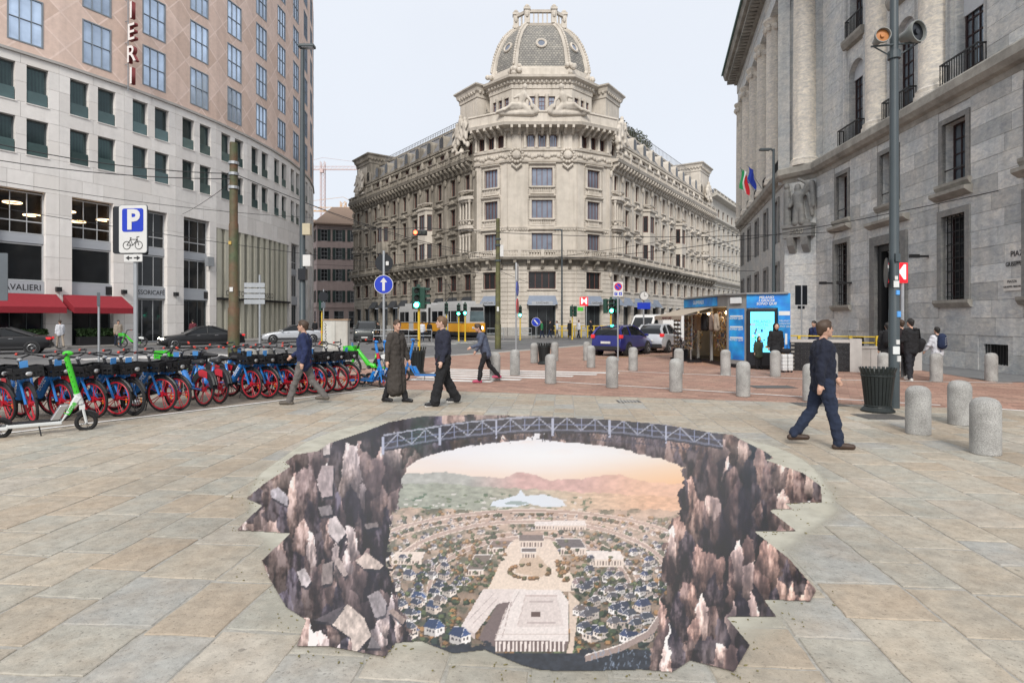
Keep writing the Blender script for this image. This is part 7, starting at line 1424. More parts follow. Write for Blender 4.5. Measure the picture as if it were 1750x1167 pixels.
    for q_ in (remesh(tp, 'jacket' if not coat else 'coat', top, t, vox, None, True, 3), remesh(tr_, 'trousers', bot, t, vox, None, True, 2)):
        dm = q_.modifiers.new('folds', 'DISPLACE'); dm.texture = FOLD; dm.strength = .052 * k; dm.mid_level = .5; dm.texture_coords = 'GLOBAL'
    for i in (0, 1): pass
    remesh(sho, 'shoes', shoe or BKM, t, vox * .8, None, True, 1)
    if sole:
        b = B()
        for i in (0, 1):
            hp_, kn, an, fp = J['l%d' % i]; p0 = W_(an + V((0, -.08, -.082))); p1 = W_(an + V((0, .2 * cos(fp), .2 * sin(fp) - .08))); b.tube([p0, p1], .034 * k, 6)
        b.obj('sole', sole, t, local=True)['kind'] = 'stuff'
    if hood:
        b = B(); b.ell(W_(hc - fv * .02 + up * .01), (.115 * k, .12 * k, .145 * k), 12, 8, R); C_(b, neck - fv * .03, hc - fv * .07, .1, .09); ho = b.obj('hood', hood, t, local=True, smooth=True); f_ = B(); f_.ell(W_(hc + fv * .062 - up * .005), (.078 * k, .07 * k, .105 * k), 12, 8, R); C_(f_, hc + fv * .12, hc + fv * .132 - up * .02, .012, .016, 6); f_.obj('face', sk, t, local=True, smooth=True)
        for s in (-1, 1): B().ell(W_(hc + fv * .125 + rv * s * .03 + up * .02), .011 * k, 6, 4).obj('eye', EYE, t, local=True)
        B().ell(W_(hc + fv * .125 - up * .05), (.022 * k, .008 * k, .007 * k), 6, 4, R).obj('mouth', LIP, t, local=True)
    else:
        hr.ell(W_(hc - fv * .014 + up * .028), (.088 * k, .1 * k, .108 * k), 12, 8, R); C_(hr, hc - fv * .06 + up * .04, hc - fv * .065 - up * (.05 + hairlen), .07, .05 + .03 * (hairlen > .05)); C_(hr, hc + fv * .03 + up * .09, hc + fv * .06 + up * .085, .05, .03)
        bo = remesh(hr, 'hair', hair or BKM, t, .016, None, True, 1)
        for s in (-1, 1): B().ell(W_(hc + fv * .087 + rv * s * .032 + up * .008), (.012 * k, .008 * k, .007 * k), 6, 4, R).obj('eye', EYE, t, local=True); B().ell(W_(hc + fv * .09 + rv * s * .032 + up * .03), (.018 * k, .006 * k, .004 * k), 6, 4, R).obj('eyebrow', hair or BKM, t, local=True)
        B().ell(W_(hc + fv * .094 - up * .055), (.022 * k, .008 * k, .006 * k), 6, 4, R).obj('mouth', LIP, t, local=True)
    C_(tp, neck, neck, .07, .07) if False else None
    b = B(); b.tube([W_(neck - up * .03 + V((.075 * cos(a * pi / 6), .07 * sin(a * pi / 6), 0))) for a in range(12)], .024 * k, 6, True); b.obj('collar', top, t, local=True, smooth=True)
    if hem: b = B(); b.lathe([(.135 * k, 0), (.14 * k, .06 * k)], 14, W_(pel + V((0, 0, -.03))), cap=False); b.obj('sweater_hem', hem, t, local=True)
    bp = None
    if backpack:
        bc = chest - fw * .2 + up * .0; bp = thing('backpack', backpack[0], 'backpack', T(x, y, z) @ RZ(radians(hd_ - 90))); b = B(); b.cap(W_(bc - up * .14), W_(bc + up * .14), .15 * k, .13 * k, 10); b.cap(W_(bc - up * .12 - fw * .07), W_(bc + up * .02 - fw * .06), .11 * k, .1 * k, 10); remesh(b, 'bag', backpack[1], bp, .02, None, True, 3)
        for s in (-1, 1): B().tube([W_(chest - fw * .12 + up * .18 + V((s * .1, 0, 0))), W_(chest + up * .21 + V((s * .11, 0, 0))), W_(chest + fw * .135 + up * .08 + V((s * .12, 0, 0))), W_(chest - up * .14 + V((s * .15, 0, 0)))], .02 * k, 5).obj('strap', BKM, bp, local=True)
        for q in range(4): zq = -.12 + q * .07; B().tube([W_(bc - fw * .18 + up * zq + V((-.05, 0, 0))), W_(bc - fw * .185 + up * (zq + .035)), W_(bc - fw * .18 + up * zq + V((.05, 0, 0)))], .006 * k, 4).obj('cord', ALU if len(backpack) > 2 else BKM, bp, local=True)
        bp['group'] = 'backpacks'
    if bag: b = B(); bgp = thing('shoulder_bag', bag[0], 'bag', T(x, y, z) @ RZ(radians(hd_ - 90))); b.cap(W_(pel + V((.24, -.02, -.02))), W_(pel + V((.24, -.1, .18))), .11 * k, .12 * k, 8); remesh(b, 'bag', bag[1], bgp, .02, None, True, 3); B().tube([W_(pel + V((.26, -.05, .28))), W_(chest + V((.17, -.1, .18))), W_(chest + V((.0, -.13, .16)))], .018, 5).obj('strap', bag[1], bgp, local=True)
    return t
cNavy, cCoat, cBlack, cBlue, cGrey, cJean, cOlive, cWhite, cBurg, cGreen, cDkJ, cBeige = cloth('navy', (.007, .010, .024)), cloth('coat', (.045, .038, .033)), cloth('black', (.010, .010, .012)), cloth('blue', (.012, .02, .07)), cloth('grey', (.12, .11, .105)), cloth('jeans', (.012, .02, .045)), cloth('olive', (.03, .038, .022)), cloth('white', (.55, .56, .6)), cloth('burgundy', (.11, .018, .028)), cloth('green', (.02, .16, .06)), cloth('dark_jacket', (.016, .018, .034)), cloth('beige', (.3, .25, .2))
hBrown, hBlk, hLt, sBrown, sWhite, sGrey = mat('hair_brown', (.05, .028, .016), .6, .3, 40), mat('hair_black', (.012, .010, .009), .6, .3, 40), mat('hair_light', (.13, .075, .04), .6, .3, 40), mat('brown_leather', (.045, .026, .018), .5, .2, 10), mat('white_sneaker', (.55, .53, .5), .6), mat('grey_shoe', (.10, .085, .07), .7)
def P_(label, px, py, hd_, H, **k): x, y = gp(px, py); return person(label, x, y, hd_, H, **k)
P_('walking man in a navy jacket and jeans with brown shoes at the right', 1406, 764, -12, 1.78, legs=((-15, 20), (13, 2)), arms=((16, 12, 22), (-18, 12, 14)), top=cNavy, bot=cJean, hair=hBrown, shoe=sBrown, vox=.016, turn=12, fat=1.14, wide=1.08)
P_('walking man in a dark blue jacket and grey trousers before the bikes', 520, 690, 184, 1.8, legs=((20, 2), (-18, 22)), arms=((-18, 10, 30), (20, 10, 35)), top=cBlue, bot=cGrey, hair=hBrown, shoe=sGrey, vox=.018, hem=cBurg)
P_('person in a long dark coat walking past the blue scooters', 677, 687, -28, 1.78, legs=((12, 2), (-10, 10)), arms=((8, 12, 12), (-8, 12, 10)), top=cCoat, bot=cBlack, hair=hBrown, skin=SKIN, coat=.2, vox=.018, turn=-25, fat=1.08, hairlen=.03)
P_('man in a dark zip jacket and wide black trousers looking left', 757, 692, 205, 1.86, legs=((15, 2), (-15, 14)), arms=((6, 10, 12), (-14, 12, 30)), fat=1.1, top=cDkJ, bot=cBlack, hair=hLt, skin=SKIN2, shoe=BKM, sole=sWhite, vox=.016, turn=-18, wide=1.3, hem=cBurg)
P_('person bent forward hurrying over the zebra crossing in a grey-blue top', 830, 653, 196, 1.72, legs=((22, 14), (-18, 26)), arms=((20, 10, 50), (-14, 14, 50)), lean=16, top=cloth('slate', (.07, .085, .13)), bot=cBlack, hair=hBrown, shoe=mat('pink_shoe', (.4, .06, .12), .6), vox=.02)
P_('woman in a black hooded parka holding a child by the hand', 1326, 635, -95, 1.64, legs=((0, 0), (2, 0)), arms=((0, 9, 12), (0, 14, 8)), top=cBlack, bot=cBlack, hood=cBlack, coat=.72, fat=1.12, vox=.018)
P_('small child in an olive hooded jacket beside the lit kiosk screen', 1297, 631, -85, 1.16, legs=((0, 0), (0, 0)), arms=((0, 24, 12), (0, 14, 10)), top=cOlive, bot=cBlack, hood=cOlive, coat=.62, fat=1.2, vox=.016)
P_('man in a black jacket seen from behind, legs apart, in white sneakers', 1557, 650, 100, 1.8, legs=((-4, 3), (14, 6)), arms=((10, 12, 40), (8, 14, 50)), top=cBlack, bot=cloth('black_jeans', (.014, .015, .02)), hair=hBlk, shoe=sWhite, fat=1.1, vox=.018, bag=('black bag hanging at the hip of the man in white sneakers', cBlack))
P_('person in dark clothes close to the left of the white sneaker man', 1541, 645, 85, 1.76, legs=((4, 4), (-4, 2)), top=cloth('black_red', (.02, .011, .013)), bot=cBlack, hair=hBrown, shoe=sWhite)
P_('teenager with a black backpack half hidden by the tall lamp post', 1517, 646, 60, 1.68, top=cBlack, bot=cNavy, hair=hBlk, backpack=('black backpack on the teenager behind the lamp post', cBlack))
P_('boy in a white long-sleeved top and jeans seen from behind', 1602, 648, 95, 1.55, legs=((0, 0), (3, 2)), arms=((14, 16, 20), (14, 16, 20)), top=cWhite, bot=cloth('light_jeans', (.07, .12, .22)), hair=hBlk, shoe=sWhite, backpack=('navy backpack with grey cords on the boy in white', cloth('navy_bag', (.012, .022, .06)), 1), vox=.018)
person('person in a dark blue jacket standing behind the yellow stair rail', 12.3, 24.3, 200, 1.72, top=cBlue, bot=cBlack, hair=hBlk)
for x, y, h_, H, tp_, bt_, hr_, lb, bpk in ((-7.9, 52.5, 100, 1.75, cWhite, cJean, hBrown, 'pedestrian in a white top waiting left of the tram front', None), (-7.3, 52.8, 70, 1.72, cBlack, cBlack, hBlk, 'pedestrian in black waiting beside the one in white', ('small black backpack on the pedestrian by the tram', cBlack)), (-11.4, 51, 200, 1.7, cBlack, cBlack, hBlk, 'pedestrian in black standing near the off-road car', None), (2.9, 58, 180, 1.7, cGreen, cJean, hBlk, 'person in a green jacket before the bank entrance', None), (3.7, 58.5, 10, 1.7, cBlack, cJean, hBlk, 'person in black before the bank entrance', None), (4.4, 58.4, 190, 1.66, cWhite, cGrey, hBrown, 'person in a pale top right of the bank entrance', None), (5.6, 57.6, 90, 1.72, cBlack, cBlack, hLt, 'person in a long black coat by the yellow pole', None), (6.45, 57.8, 30, 1.74, cWhite, cBlack, hBrown, 'pedestrian in a white jacket below the red M sign', None), (7.7, 58.2, 190, 1.76, cBlack, cBlack, hBlk, 'pedestrian in black right of the red M sign', None),
                            (-29.2, 38.6, 150, 1.75, cWhite, cBeige, hBrown, 'pedestrian in a pale top passing the pillar between the red awnings', None), (-26.9, 40.8, -40, 1.75, cBeige, cJean, hBlk, 'pedestrian in beige passing the planter under the second awning', None), (-24.2, 45.3, 130, 1.78, cBurg, cGrey, hBlk, 'pedestrian in dark red near the cafe doors', None), (-19.8, 60, 120, 1.75, cBlack, cBlack, hBlk, 'pedestrian in black at the end of the hotel pavement', None)):
    person(lb, x, y, h_, H, legs=((14, 4), (-12, 10)), top=tp_, bot=bt_, hair=hr_, vox=.035, backpack=bpk, coat=.3 if 'coat' in lb else 0, z=0 if y < 45 or x < -15 else -.1 if y < 55 else 0)
x, y = gp(1343, 636); sc = thing('suitcase', 'white hard-shell suitcase with a black bag on top beside the woman', 'suitcase', T(x, y, 0) @ RZ(.1)); 
for dx in (-.1, .1): B().box(dx - .09, dx + .09, -.14, .14, .06, .62).obj('shell', WHT, sc, local=True, bevel=.03)
for i in range(4):
    for dx in (-.1, .1): B().box(dx - .095, dx + .095, -.145, .145, .14 + i * .12, .15 + i * .12).obj('rib', ALU, sc, local=True)
for dx in (-.15, .15):
    for dy in (-.1, .1): B(T(dx, dy, .03) @ Matrix.Rotation(pi / 2, 4, 'X')).lathe([(.03, -.015), (.03, .015)], 10).obj('caster', BKM, sc, local=True)
B().tube([(-.1, .1, .6), (-.1, .1, .95), (.1, .1, .95), (.1, .1, .6)], .012, 5).obj('handle', BKM, sc, local=True); b = B(); b.cap((-.09, 0, .72), (.09, 0, .72), .09, .09, 8); tag(b.obj('travel_bag', cBlack, None, T(x, y, 0), smooth=True), 'small black bag resting on the white suitcase', 'bag')

# ------------------------------------------------------------------ kiosk
KBL = mat('kiosk_blue', (.015, .16, .55), .4, .35, 1.6, detail=2, col2=(.02, .35, .70), fac2=.9, scale2=1.8); KGR = mat('kiosk_grey', (.22, .22, .215), .6, .12, 4, streak=.3); KCY = mat('screen_light', (.05, .5, .7), .3, .3, 3, emit=(.18, .72, 1.0), es=.75); KBK = mat('kiosk_black', (.008, .010, .014), .3, .1); AWB = mat('beige_awning', (.38, .32, .25), .85, .1, 5); KOR = mat('orange_swoosh', (.60, .33, .06), .5)
kA, kB, kC, kD, kE, kG = (7.95, 27.6), (8.2, 22.7), (8.62, 21.95), (9.85, 21.4), (10.3, 22.6), (10.4, 27.8)
ks = thing('newsstand_kiosk', 'blue and grey newsstand kiosk with beige awning and lit screen', 'kiosk', T(9.3, 24, 0)); KZ = 2.72
B().prism([kA, kB, kC, kD, kE, kG], KZ - .42, KZ).obj('fascia', KGR, ks); B().prism([(kA[0] - .1, kA[1] + .1), (kB[0] - .1, kB[1] - .05), (kC[0] - .05, kC[1] - .12), (kD[0], kD[1] - .12), (kE[0] + .1, kE[1]), (kG[0] + .1, kG[1] + .1)], KZ, KZ + .06).obj('roof', KGR, ks); B().prism([kA, kB, kC, kD, kE, kG], .02, .14).obj('base', KBK, ks)
FA = FR(kA, (kB[0] - kA[0], kB[1] - kA[1])); FB = FR(kB, (kC[0] - kB[0], kC[1] - kB[1])); FD = FR(kC, (kD[0] - kC[0], kD[1] - kC[1])); FE = FR(kD, (kE[0] - kD[0], kE[1] - kD[1])); LA = 4.906; LB = .859; LD = 1.459
B(FA).box(.1, LA - .1, 1.3, 1.4, .1, 2.35).obj('back_wall', mat('kiosk_inner', (.35, .25, .15), .8, .3, 3), ks); B(FE).box(0, 1.7, 0, .1, .1, 2.35).obj('side_wall', KBL, ks); B().quad((*kE, 0), (*kG, 0), (*kG, 2.4), (*kE, 2.4)).quad((*kG, 0), (*kA, 0), (*kA, 2.4), (*kG, 2.4)).obj('rear_wall', KGR, ks)['kind'] = 'stuff'
for u in (.05, 1.7, 3.2, LA - .06): B(FA).box(u - .04, u + .04, -.01, .08, .1, 2.32).obj('post', KGR, ks)
B(FA).box(.05, 3.9, -.03, 0, KZ - .38, KZ - .03).obj('frieze_sign', KBL, ks); text('OLIMPIADI', .24, WHT, ks, FA @ T(1.9, -.035, KZ - .2), sx=1.1)
B(FB).box(0, LB, -.02, .1, .14, 2.3).obj('poster_frame', KGR, ks); B(FB).box(.08, LB - .08, -.035, -.02, .3, 2.2).obj('poster', KBL, ks); [B(FB).box(.14, LB - .14, -.042, -.035, z, z + .05).obj('poster_line', WHT, ks) for z in (1.9, 1.5, 1.1)]
for z in (1.84, 1.44, 1.04): text('SONO QUI!', .12, WHT, ks, FB @ T(LB / 2, -.04, z))
B(FB).box(.2, LB - .2, -.1, -.02, KZ - .32, KZ - .1).obj('licence_plate', WHT, ks)
B(FD).box(0, LD, -.03, .1, KZ - .5, KZ + .02).obj('header_poster', KBL, ks)
for i, w in enumerate(('MILANO', 'I GIOCHI', 'SONO QUI!')): text(w, .13, WHT, ks, FD @ T(LD * .46, -.036, KZ - .12 - i * .115), shear=.2, bold=.003)
B(FD).box(LD * .72, LD, -.03, .1, .14, 2.22).obj('side_poster', KBL, ks); [text(w, .09, WHT, ks, FD @ T(LD * .86, -.036, 1.75 - i * .1), shear=.2) for i, w in enumerate(('MILANO', 'I GIOCHI', 'SONO QUI!'))]
for (u0, z0, u1, z1) in ((LD * .75, .5, LD * .98, .75), (LD * .74, 1.95, LD * .99, 2.1), (LD * .78, .9, LD * .83, 1.3), (LD * .88, .9, LD * .93, 1.3)): B(FD).box(u0, u1, -.035, -.03, z0, z1).obj('poster_swoosh', KOR if z0 < .8 else WHT, ks)
B(FD).box(.02, LD * .7, -.16, .1, .1, 2.2).obj('screen_frame', KBK, ks, bevel=.03); scr = B(FD).box(.14, LD * .64, -.172, -.16, .62, 2.08).obj('screen', KCY, ks)
for i, (w, s_) in enumerate((('MILANO', .15), ('DIGITAL', .12), ('CITY', .12))): text(w, s_, BLUD, ks, FD @ T(LD * .36, -.175, 1.72 - i * .12))
rk = random.Random(8)
for i in range(26): u, z = .17 + rk.random() * .66, .66 + rk.random() * .75; B(FD).box(u, u + .03 + rk.random() * .06, -.176, -.172, z, z + .03 + rk.random() * .12).obj('screen_mark', rk.choice((BLUD, WHT, LGREEN, CARD, KOR)), ks)
B(FD).box(.14, .3, -.176, -.172, 1.6, 1.64).obj('screen_bar', REDP, ks)
aw = thing('kiosk_awning', 'beige canvas awning with scalloped lettered edge over the kiosk racks', 'awning', FA); x0, x1 = -.1, 3.6
B().quad((x0, -.03, 2.3), (x1, -.03, 2.3), (x1, -1.35, 1.95), (x0, -1.35, 1.95)).obj('canvas', AWB, aw, local=True)
for i in range(12): a = x0 + (x1 - x0) * i / 12; c = (x1 - x0) / 12; B().exty([(a, 1.95), (a + c, 1.95), (a + c, 1.82)] + [(a + c * (1 - t / 4), 1.82 - .05 * sin(pi * t / 4)) for t in range(1, 4)] + [(a, 1.82)], -1.36, -1.345).obj('scallop', AWB, aw, local=True)
text('MILANO CARD', .13, mat('dark_red_letter', (.10, .02, .02), .7), aw, T(1.75, -1.365, 1.86), True, sx=1.5)
for u in (.1, 3.4): B().tube([(u, -.03, 2.1), (u, -1.3, 1.96)], .015, 5).obj('arm', ALU, aw, local=True)
GC = [mat('goods_%d' % i, c, .6, .2, 20) for i, c in enumerate(((.34, .26, .16), (.2, .07, .05), (.07, .1, .16), (.4, .36, .3), (.07, .055, .045), (.3, .2, .06), (.12, .12, .09)))]
def goods(u0, u1, z0, z1, y0, y1, n, sz, nm):
    b = B(FA)
    for i in range(n):
        u, z, y_ = rk.uniform(u0, u1), rk.uniform(z0, z1), rk.uniform(y0, y1); w = sz * rk.uniform(.5, 1.2); b.k = rk.randrange(len(GC)); b.box(u, u + w, y_, y_ + .02, z, z + w * rk.uniform(.8, 1.6))
    o = b.obj('goods', GC, ks); return o
goods(.1, 1.6, .5, 2.0, .02, .25, 420, .06, 'g'); goods(3.3, LA - .2, .5, 2.1, .05, .4, 260, .06, 'g'); goods(1.8, 3.1, .4, 2.1, .5, 1.2, 200, .09, 'g')
for i, (u, m_) in enumerate(((1.95, cBeige), (2.25, cloth('tan', (.28, .2, .13))), (2.7, cBlack), (3.0, cBlack), (3.6, cloth('taupe', (.16, .12, .10))), (4.1, cBeige))):
    b = B(FA @ T(u, -.12, 0)); b.cap((0, 0, 1.95), (0, .02, 1.45), .1, .13, 8); b.cap((-.12, 0, 1.9), (-.2, 0, 1.55), .05, .04, 6); b.cap((.12, 0, 1.9), (.2, 0, 1.55), .05, .04, 6); tag(remesh(b, 'hanging_shirt', m_, None, .025), ['pale shirt at the left of the kiosk opening', 'tan shirt hanging second in the kiosk opening', 'black garment hanging in the middle of the kiosk opening', 'black garment hanging beside another black one in the kiosk', 'taupe shirt hanging over the kiosk glass rack', 'pale shirt hanging by the blue kiosk poster'][i], 'shirt', 'garments hanging on the kiosk')
for u, lb in ((.9, 'tall black souvenir rack under the kiosk awning'), (2.3, 'wheeled souvenir rack below the hanging shirts')):
    t = thing('display_rack', lb, 'rack', FA @ T(u, -.5, 0)); B().box(-.5, .5, -.18, .18, .1, .5).obj('cabinet', KBK, t, local=True) if u < 1 else B().tube([(0, 0, .1), (0, 0, .55)], .03, 6).obj('post', ALU, t, local=True)
    for dx in (-.4, .4): B().box(dx - .06, dx + .06, -.3, .3, .02, .09).obj('foot', KBK, t, local=True)
    b = B(); 
    for j in range(7): b.box(-.45, .45, -.12, -.1, .6 + j * .19, .615 + j * .19)
    for dx in (-.45, 0, .45): b.box(dx - .012, dx + .012, -.12, -.1, .5, 1.95)
    b.obj('grid', ALU if u > 1 else KBK, t, local=True); g2 = B()
    for j in range(150): g2.k = rk.randrange(len(GC)); a, z = rk.uniform(-.44, .4), .55 + .19 * rk.randrange(7) + rk.random() * .04; g2.box(a, a + .05, -.15, -.12, z, z + .09)
    g2.obj('goods', GC, t, local=True)
for u, z in ((2.1, 2.05), (4.0, 2.08)):
    B(FA).ell((u, .35, z), .07, 10, 6).obj('lamp_bulb', LAMP, ks); lp = bpy.data.lights.new('kiosk_lamp', 'POINT'); lp.energy = 14; lp.color = (1, .72, .42); lp.shadow_soft_size = .1; lo = bpy.data.objects.new('kiosk_lamp', lp); COL.objects.link(lo); lo.location = FA @ Vector((u, .3, z - .12))

# ------------------------------------------------------------------ metro stairs
STW = mat('pale_stair_stone', (.42, .40, .38), .7, .15, 3, world=True, streak=.4); YRL = mat('yellow_rail', (.58, .40, .03), .45, .08); 
BRK = mat('black_glazed_tile', (.018, .019, .022), .3, .3, 8, world=True, rand=.3)
mw = thing('metro_stair_wall', 'low metro stair wall of black glazed tiles with a pale end pillar', 'wall', T(10.8, 20.6, 0)); m0, m1 = (9.9, 21.2), (11.62, 20.55); FM = FR(m0, (m1[0] - m0[0], m1[1] - m0[1])); LM = hypot(m1[0] - m0[0], m1[1] - m0[1])
B(FM).box(0, LM, .02, .3, 0, 1.0).obj('core', MORTAR, mw); B(FM).box(-.02, LM + .02, -.03, .33, 1.0, 1.1).obj('coping', STW, mw); B(FM).box(LM, LM + .36, -.04, .36, 0, 1.14).obj('pillar', STW, mw)
for j in range(14):
    for i in range(8): u = LM * i / 8 + (.5 * LM / 8 if j % 2 else 0); piece('tile', BRK, mw, FM, max(0, u) + .005, min(LM, u + LM / 8) - .005, -.01, .03, .01 + j * .07, .072 + j * .07) if u < LM - .05 else None
pw_ = thing('metro_parapet', 'pale concrete metro stair parapet behind the dark clad group', 'wall', T(13, 20.9, 0)); FP = FR((11.98, 20.95), (1, .04)); 
for i in range(4): B(FP).box(i * .62 + .004, i * .62 + .612, 0, .25, 0, .78).obj('panel', STW, pw_)
B(FP).box(0, 2.48, -.03, .28, .78, .86).obj('coping', STW, pw_)
yr = thing('stair_handrail', 'yellow metal handrail round the metro stairs', 'handrail', T(11, 21, 0)); FY = FR((9.6, 21.6), (1, -.12))
for z in (1.22, .98): B(FY).tube([(0, 0, z), (4.6, .2, z - (.06 if z > 1.1 else .02))], .022, 8).obj('rail', YRL, yr)
for u in (.35, .75, 1.6, 2.5, 3.4, 4.3): B(FY).box(u - .05, u + .05, .0, .08, .7, 1.22).obj('post', YRL, yr)
yr2 = thing('bank_handrail', 'yellow handrail of the metro stairs before the palace corner', 'handrail', T(6, 59.5, 0))
for z in (.7, 1.15): B().tube([(4.2, 60, z), (9.6, 59.6, z)], .05, 6).obj('rail', YRL, yr2)
for i in range(9): B().box(4.3 + i * .64, 4.42 + i * .64, 59.7, 59.85, 0, 1.2).obj('post', YRL, yr2)
# ------------------------------------------------------------------ signs, poles, lamps, traffic lights
SBL, SWH, SGB = mat('sign_blue', (.008, .035, .42), .35, .04), mat('sign_white', (.58, .58, .57), .4, .05), mat('sign_back', (.10, .115, .13), .5, .08, metal=.3); SRED = mat('sign_red', (.55, .008, .015), .4, .03); PGRN = mat('rusty_green_pole', (.06, .075, .035), .7, .3, 6, col2=(.13, .055, .03), fac2=.9, scale2=1.6, bump=.3); PDK = mat('lamp_post_paint', (.045, .06, .068), .45, .1, 5, coat=.2, streak=.2); POL = mat('mossy_pole', (.10, .10, .035), .75, .3, 5, col2=(.05, .045, .03), fac2=.8, scale2=2); MET = mat('metro_red', (.65, .01, .02), .35, emit=(1, .02, .03), es=.5); MWH = mat('metro_white', (.8, .8, .8), .4, emit=(1, 1, 1), es=.15)
def rrect(w, h, r, n=5):
    P = []
    for cx, cz, a0 in ((w / 2 - r, h / 2 - r, 0), (-w / 2 + r, h / 2 - r, 90), (-w / 2 + r, -h / 2 + r, 180), (w / 2 - r, -h / 2 + r, 270)): P += [(cx + r * cos(radians(a0 + 90 * i / n)), cz + r * sin(radians(a0 + 90 * i / n))) for i in range(n + 1)]
    return P
def plate(t, M, P, y0, y1, m, nm): return B(M).exty(P[::-1], y0, y1).obj(nm, m, t, local=True)
def discp(r, n=28): return [(r * cos(2 * pi * i / n), r * sin(2 * pi * i / n)) for i in range(n)]
def pole(t, r, h, m, r1=None, n=14): return B().lathe([(r * 1.6, 0), (r * 1.6, .03), (r, .06), (r1 or r, h)], n).obj('pole', m, t, local=True)
# bicycle parking sign
sx_, sy_ = (-643 / FPX * 12.9, 12.9); ps = thing('parking_sign', 'large blue P bicycle parking sign on a grey pole behind the bikes', 'sign', T(sx_, sy_, 0) @ RZ(radians(-6))); pole(ps, .045, 4.25, STEEL)
Z = T(0, -.06, 3.74); plate(ps, Z, rrect(.66, 1.04, .06), -.02, 0, SGB, 'board'); plate(ps, Z, rrect(.64, 1.02, .055), -.026, -.021, SWH, 'board_face'); plate(ps, Z @ T(0, 0, .19), rrect(.49, .5, .05), -.031, -.027, SBL, 'blue_field'); text('P', .58, SWH, ps, Z @ T(.01, -.036, .18), True, bold=.022)
def bikesym(t, M, s, m):
    b = B(M)
    for cx in (-.33, .33): b.tube([(cx * s + .2 * s * cos(a * pi / 8), 0, .2 * s * sin(a * pi / 8)) for a in range(16)], .018 * s, 4, True)
    for p in (((-.33, 0), (-.12, .3)), ((-.12, .3), (.25, .3)), ((-.12, .3), (0, 0)), ((0, 0), (-.33, 0)), ((0, 0), (.25, .3)), ((.33, 0), (.22, .42)), ((.22, .42), (.36, .44)), ((-.15, .38), (-.06, .38)), ((-.12, .3), (-.13, .38))): b.tube([(p[0][0] * s, 0, p[0][1] * s), (p[1][0] * s, 0, p[1][1] * s)], .018 * s, 4)
    b.obj('bicycle_symbol', m, t, local=True)
bikesym(ps, Z @ T(0, -.03, -.35), .42, BLKL); plate(ps, T(0, -.06, 3.12), rrect(.42, .16, .02), -.02, 0, SWH, 'arrow_plate'); 
for s in (-1, 1): B(T(0, -.085, 3.12)).exty([(s * .17, 0), (s * .09, .05), (s * .09, .014), (s * .02, .014), (s * .02, -.014), (s * .09, -.014), (s * .09, -.05)][::s], 0, .004).obj('arrow', BLKL, ps, local=True)
plate(ps, T(-.14, .03, 3.72) @ RZ(.5), rrect(.66, 1.02, .05), 0, .02, KBK, 'rear_board')
# small signs
def sign(label, px, py, h, r=.03, rot=0, cat='sign', m=STEEL, z=0): x, y = gp(px, py); t = thing('road_sign', label, cat, T(x, y, z) @ RZ(radians(rot))); pole(t, r, h, m); return t
t = sign('blue round arrow sign below a dark round sign back, on a grey pole', 656, 634, 4.2, .045, 5); plate(t, T(0, -.05, 3.02), discp(.33), -.02, 0, SWH, 'disc'); plate(t, T(0, -.05, 3.02), discp(.31), -.026, -.021, SBL, 'disc_face'); B(T(0, -.078, 3.02)).exty([(0, .24), (.12, .08), (.045, .08), (.045, -.22), (-.045, -.22), (-.045, .08), (-.12, .08)][::-1], 0, .004).obj('arrow', SWH, t, local=True); plate(t, T(0, .05, 3.78), discp(.31), 0, .02, KBK, 'upper_disc'); plate(t, T(.12, -.02, 3.76), rrect(.1, .14, .01), -.006, 0, SWH, 'sticker')
t = sign('white no-parking sign with red ringed blue disc beside the blue car', 1056, 616, 3.45, .035, 0); plate(t, T(0, -.05, 3.13), rrect(.42, .64, .02), -.015, 0, SWH, 'board'); plate(t, T(0, -.05, 3.24), discp(.17), -.02, -.016, SRED, 'ring'); plate(t, T(0, -.05, 3.24), discp(.125), -.024, -.021, SBL, 'disc_face'); B(T(0, -.078, 3.24) @ Matrix.Rotation(radians(45), 4, 'Y')).box(-.15, .15, 0, .004, -.02, .02).obj('bar', SRED, t, local=True); [plate(t, T(dx, -.05, 2.93), rrect(.13, .13, .01), -.02, -.016, SBL, 'symbol_square') for dx in (-.1, .1)]; [text(c_, .12, SWH, t, T(dx, -.073, 2.93), True) for c_, dx in (('P', -.1), ('&', .1))]
t = sign('thin grey pole with road signs seen edge-on near the zebra crossing', 882, 622, 4.1, .035, 80); [plate(t, T(0, -.05, z_), discp(.3) if k_ else rrect(.5, .7, .03), -.015, 0, m_, 'edge_sign') for z_, m_, k_ in ((3.7, SWH, 0), (3.05, SBL, 1), (2.35, SRED, 1))]
t = sign('dark rectangular sign back on a slim pole by the marble building', 1370, 606, 3.55, .035, 0); plate(t, T(0, .04, 3.05), rrect(.62, 1.0, .02), 0, .02, KBK, 'board'); plate(t, T(0, .04, 2.42), rrect(.36, .16, .01), 0, .02, KBK, 'lower_plate')
t = sign('grey sign back on a pole at the extreme left edge', -8, 700, 3.05, .045, 20); plate(t, T(.12, -.06, 2.65), rrect(.22, .95, .02), -.02, 0, SGB, 'board')
t = sign('thin post with a small dark sign standing in the road by the hotel', 169, 616, 3.1, .045, 25, z=-.12); plate(t, T(0, -.06, 2.8), rrect(.12, .6, .01), -.02, 0, SGB, 'board')
t = sign('stack of grey direction sign backs on a dark pole before the bank', 444, 603, 4.2, .06, 10); [plate(t, T(-.25, -.07, 2.75 + i * .3), rrect(1.05, .24, .02), -.02, 0, STEEL, 'slat') for i in range(4)]
t = sign('round dark sign back with a small square plate before the old houses', 553, 590, 4.0, .045, 0, z=-.1); plate(t, T(0, -.05, 3.5), discp(.35), -.02, 0, KBK, 'disc'); plate(t, T(.0, -.05, 2.9), rrect(.3, .4, .02), -.02, 0, SGB, 'plate')
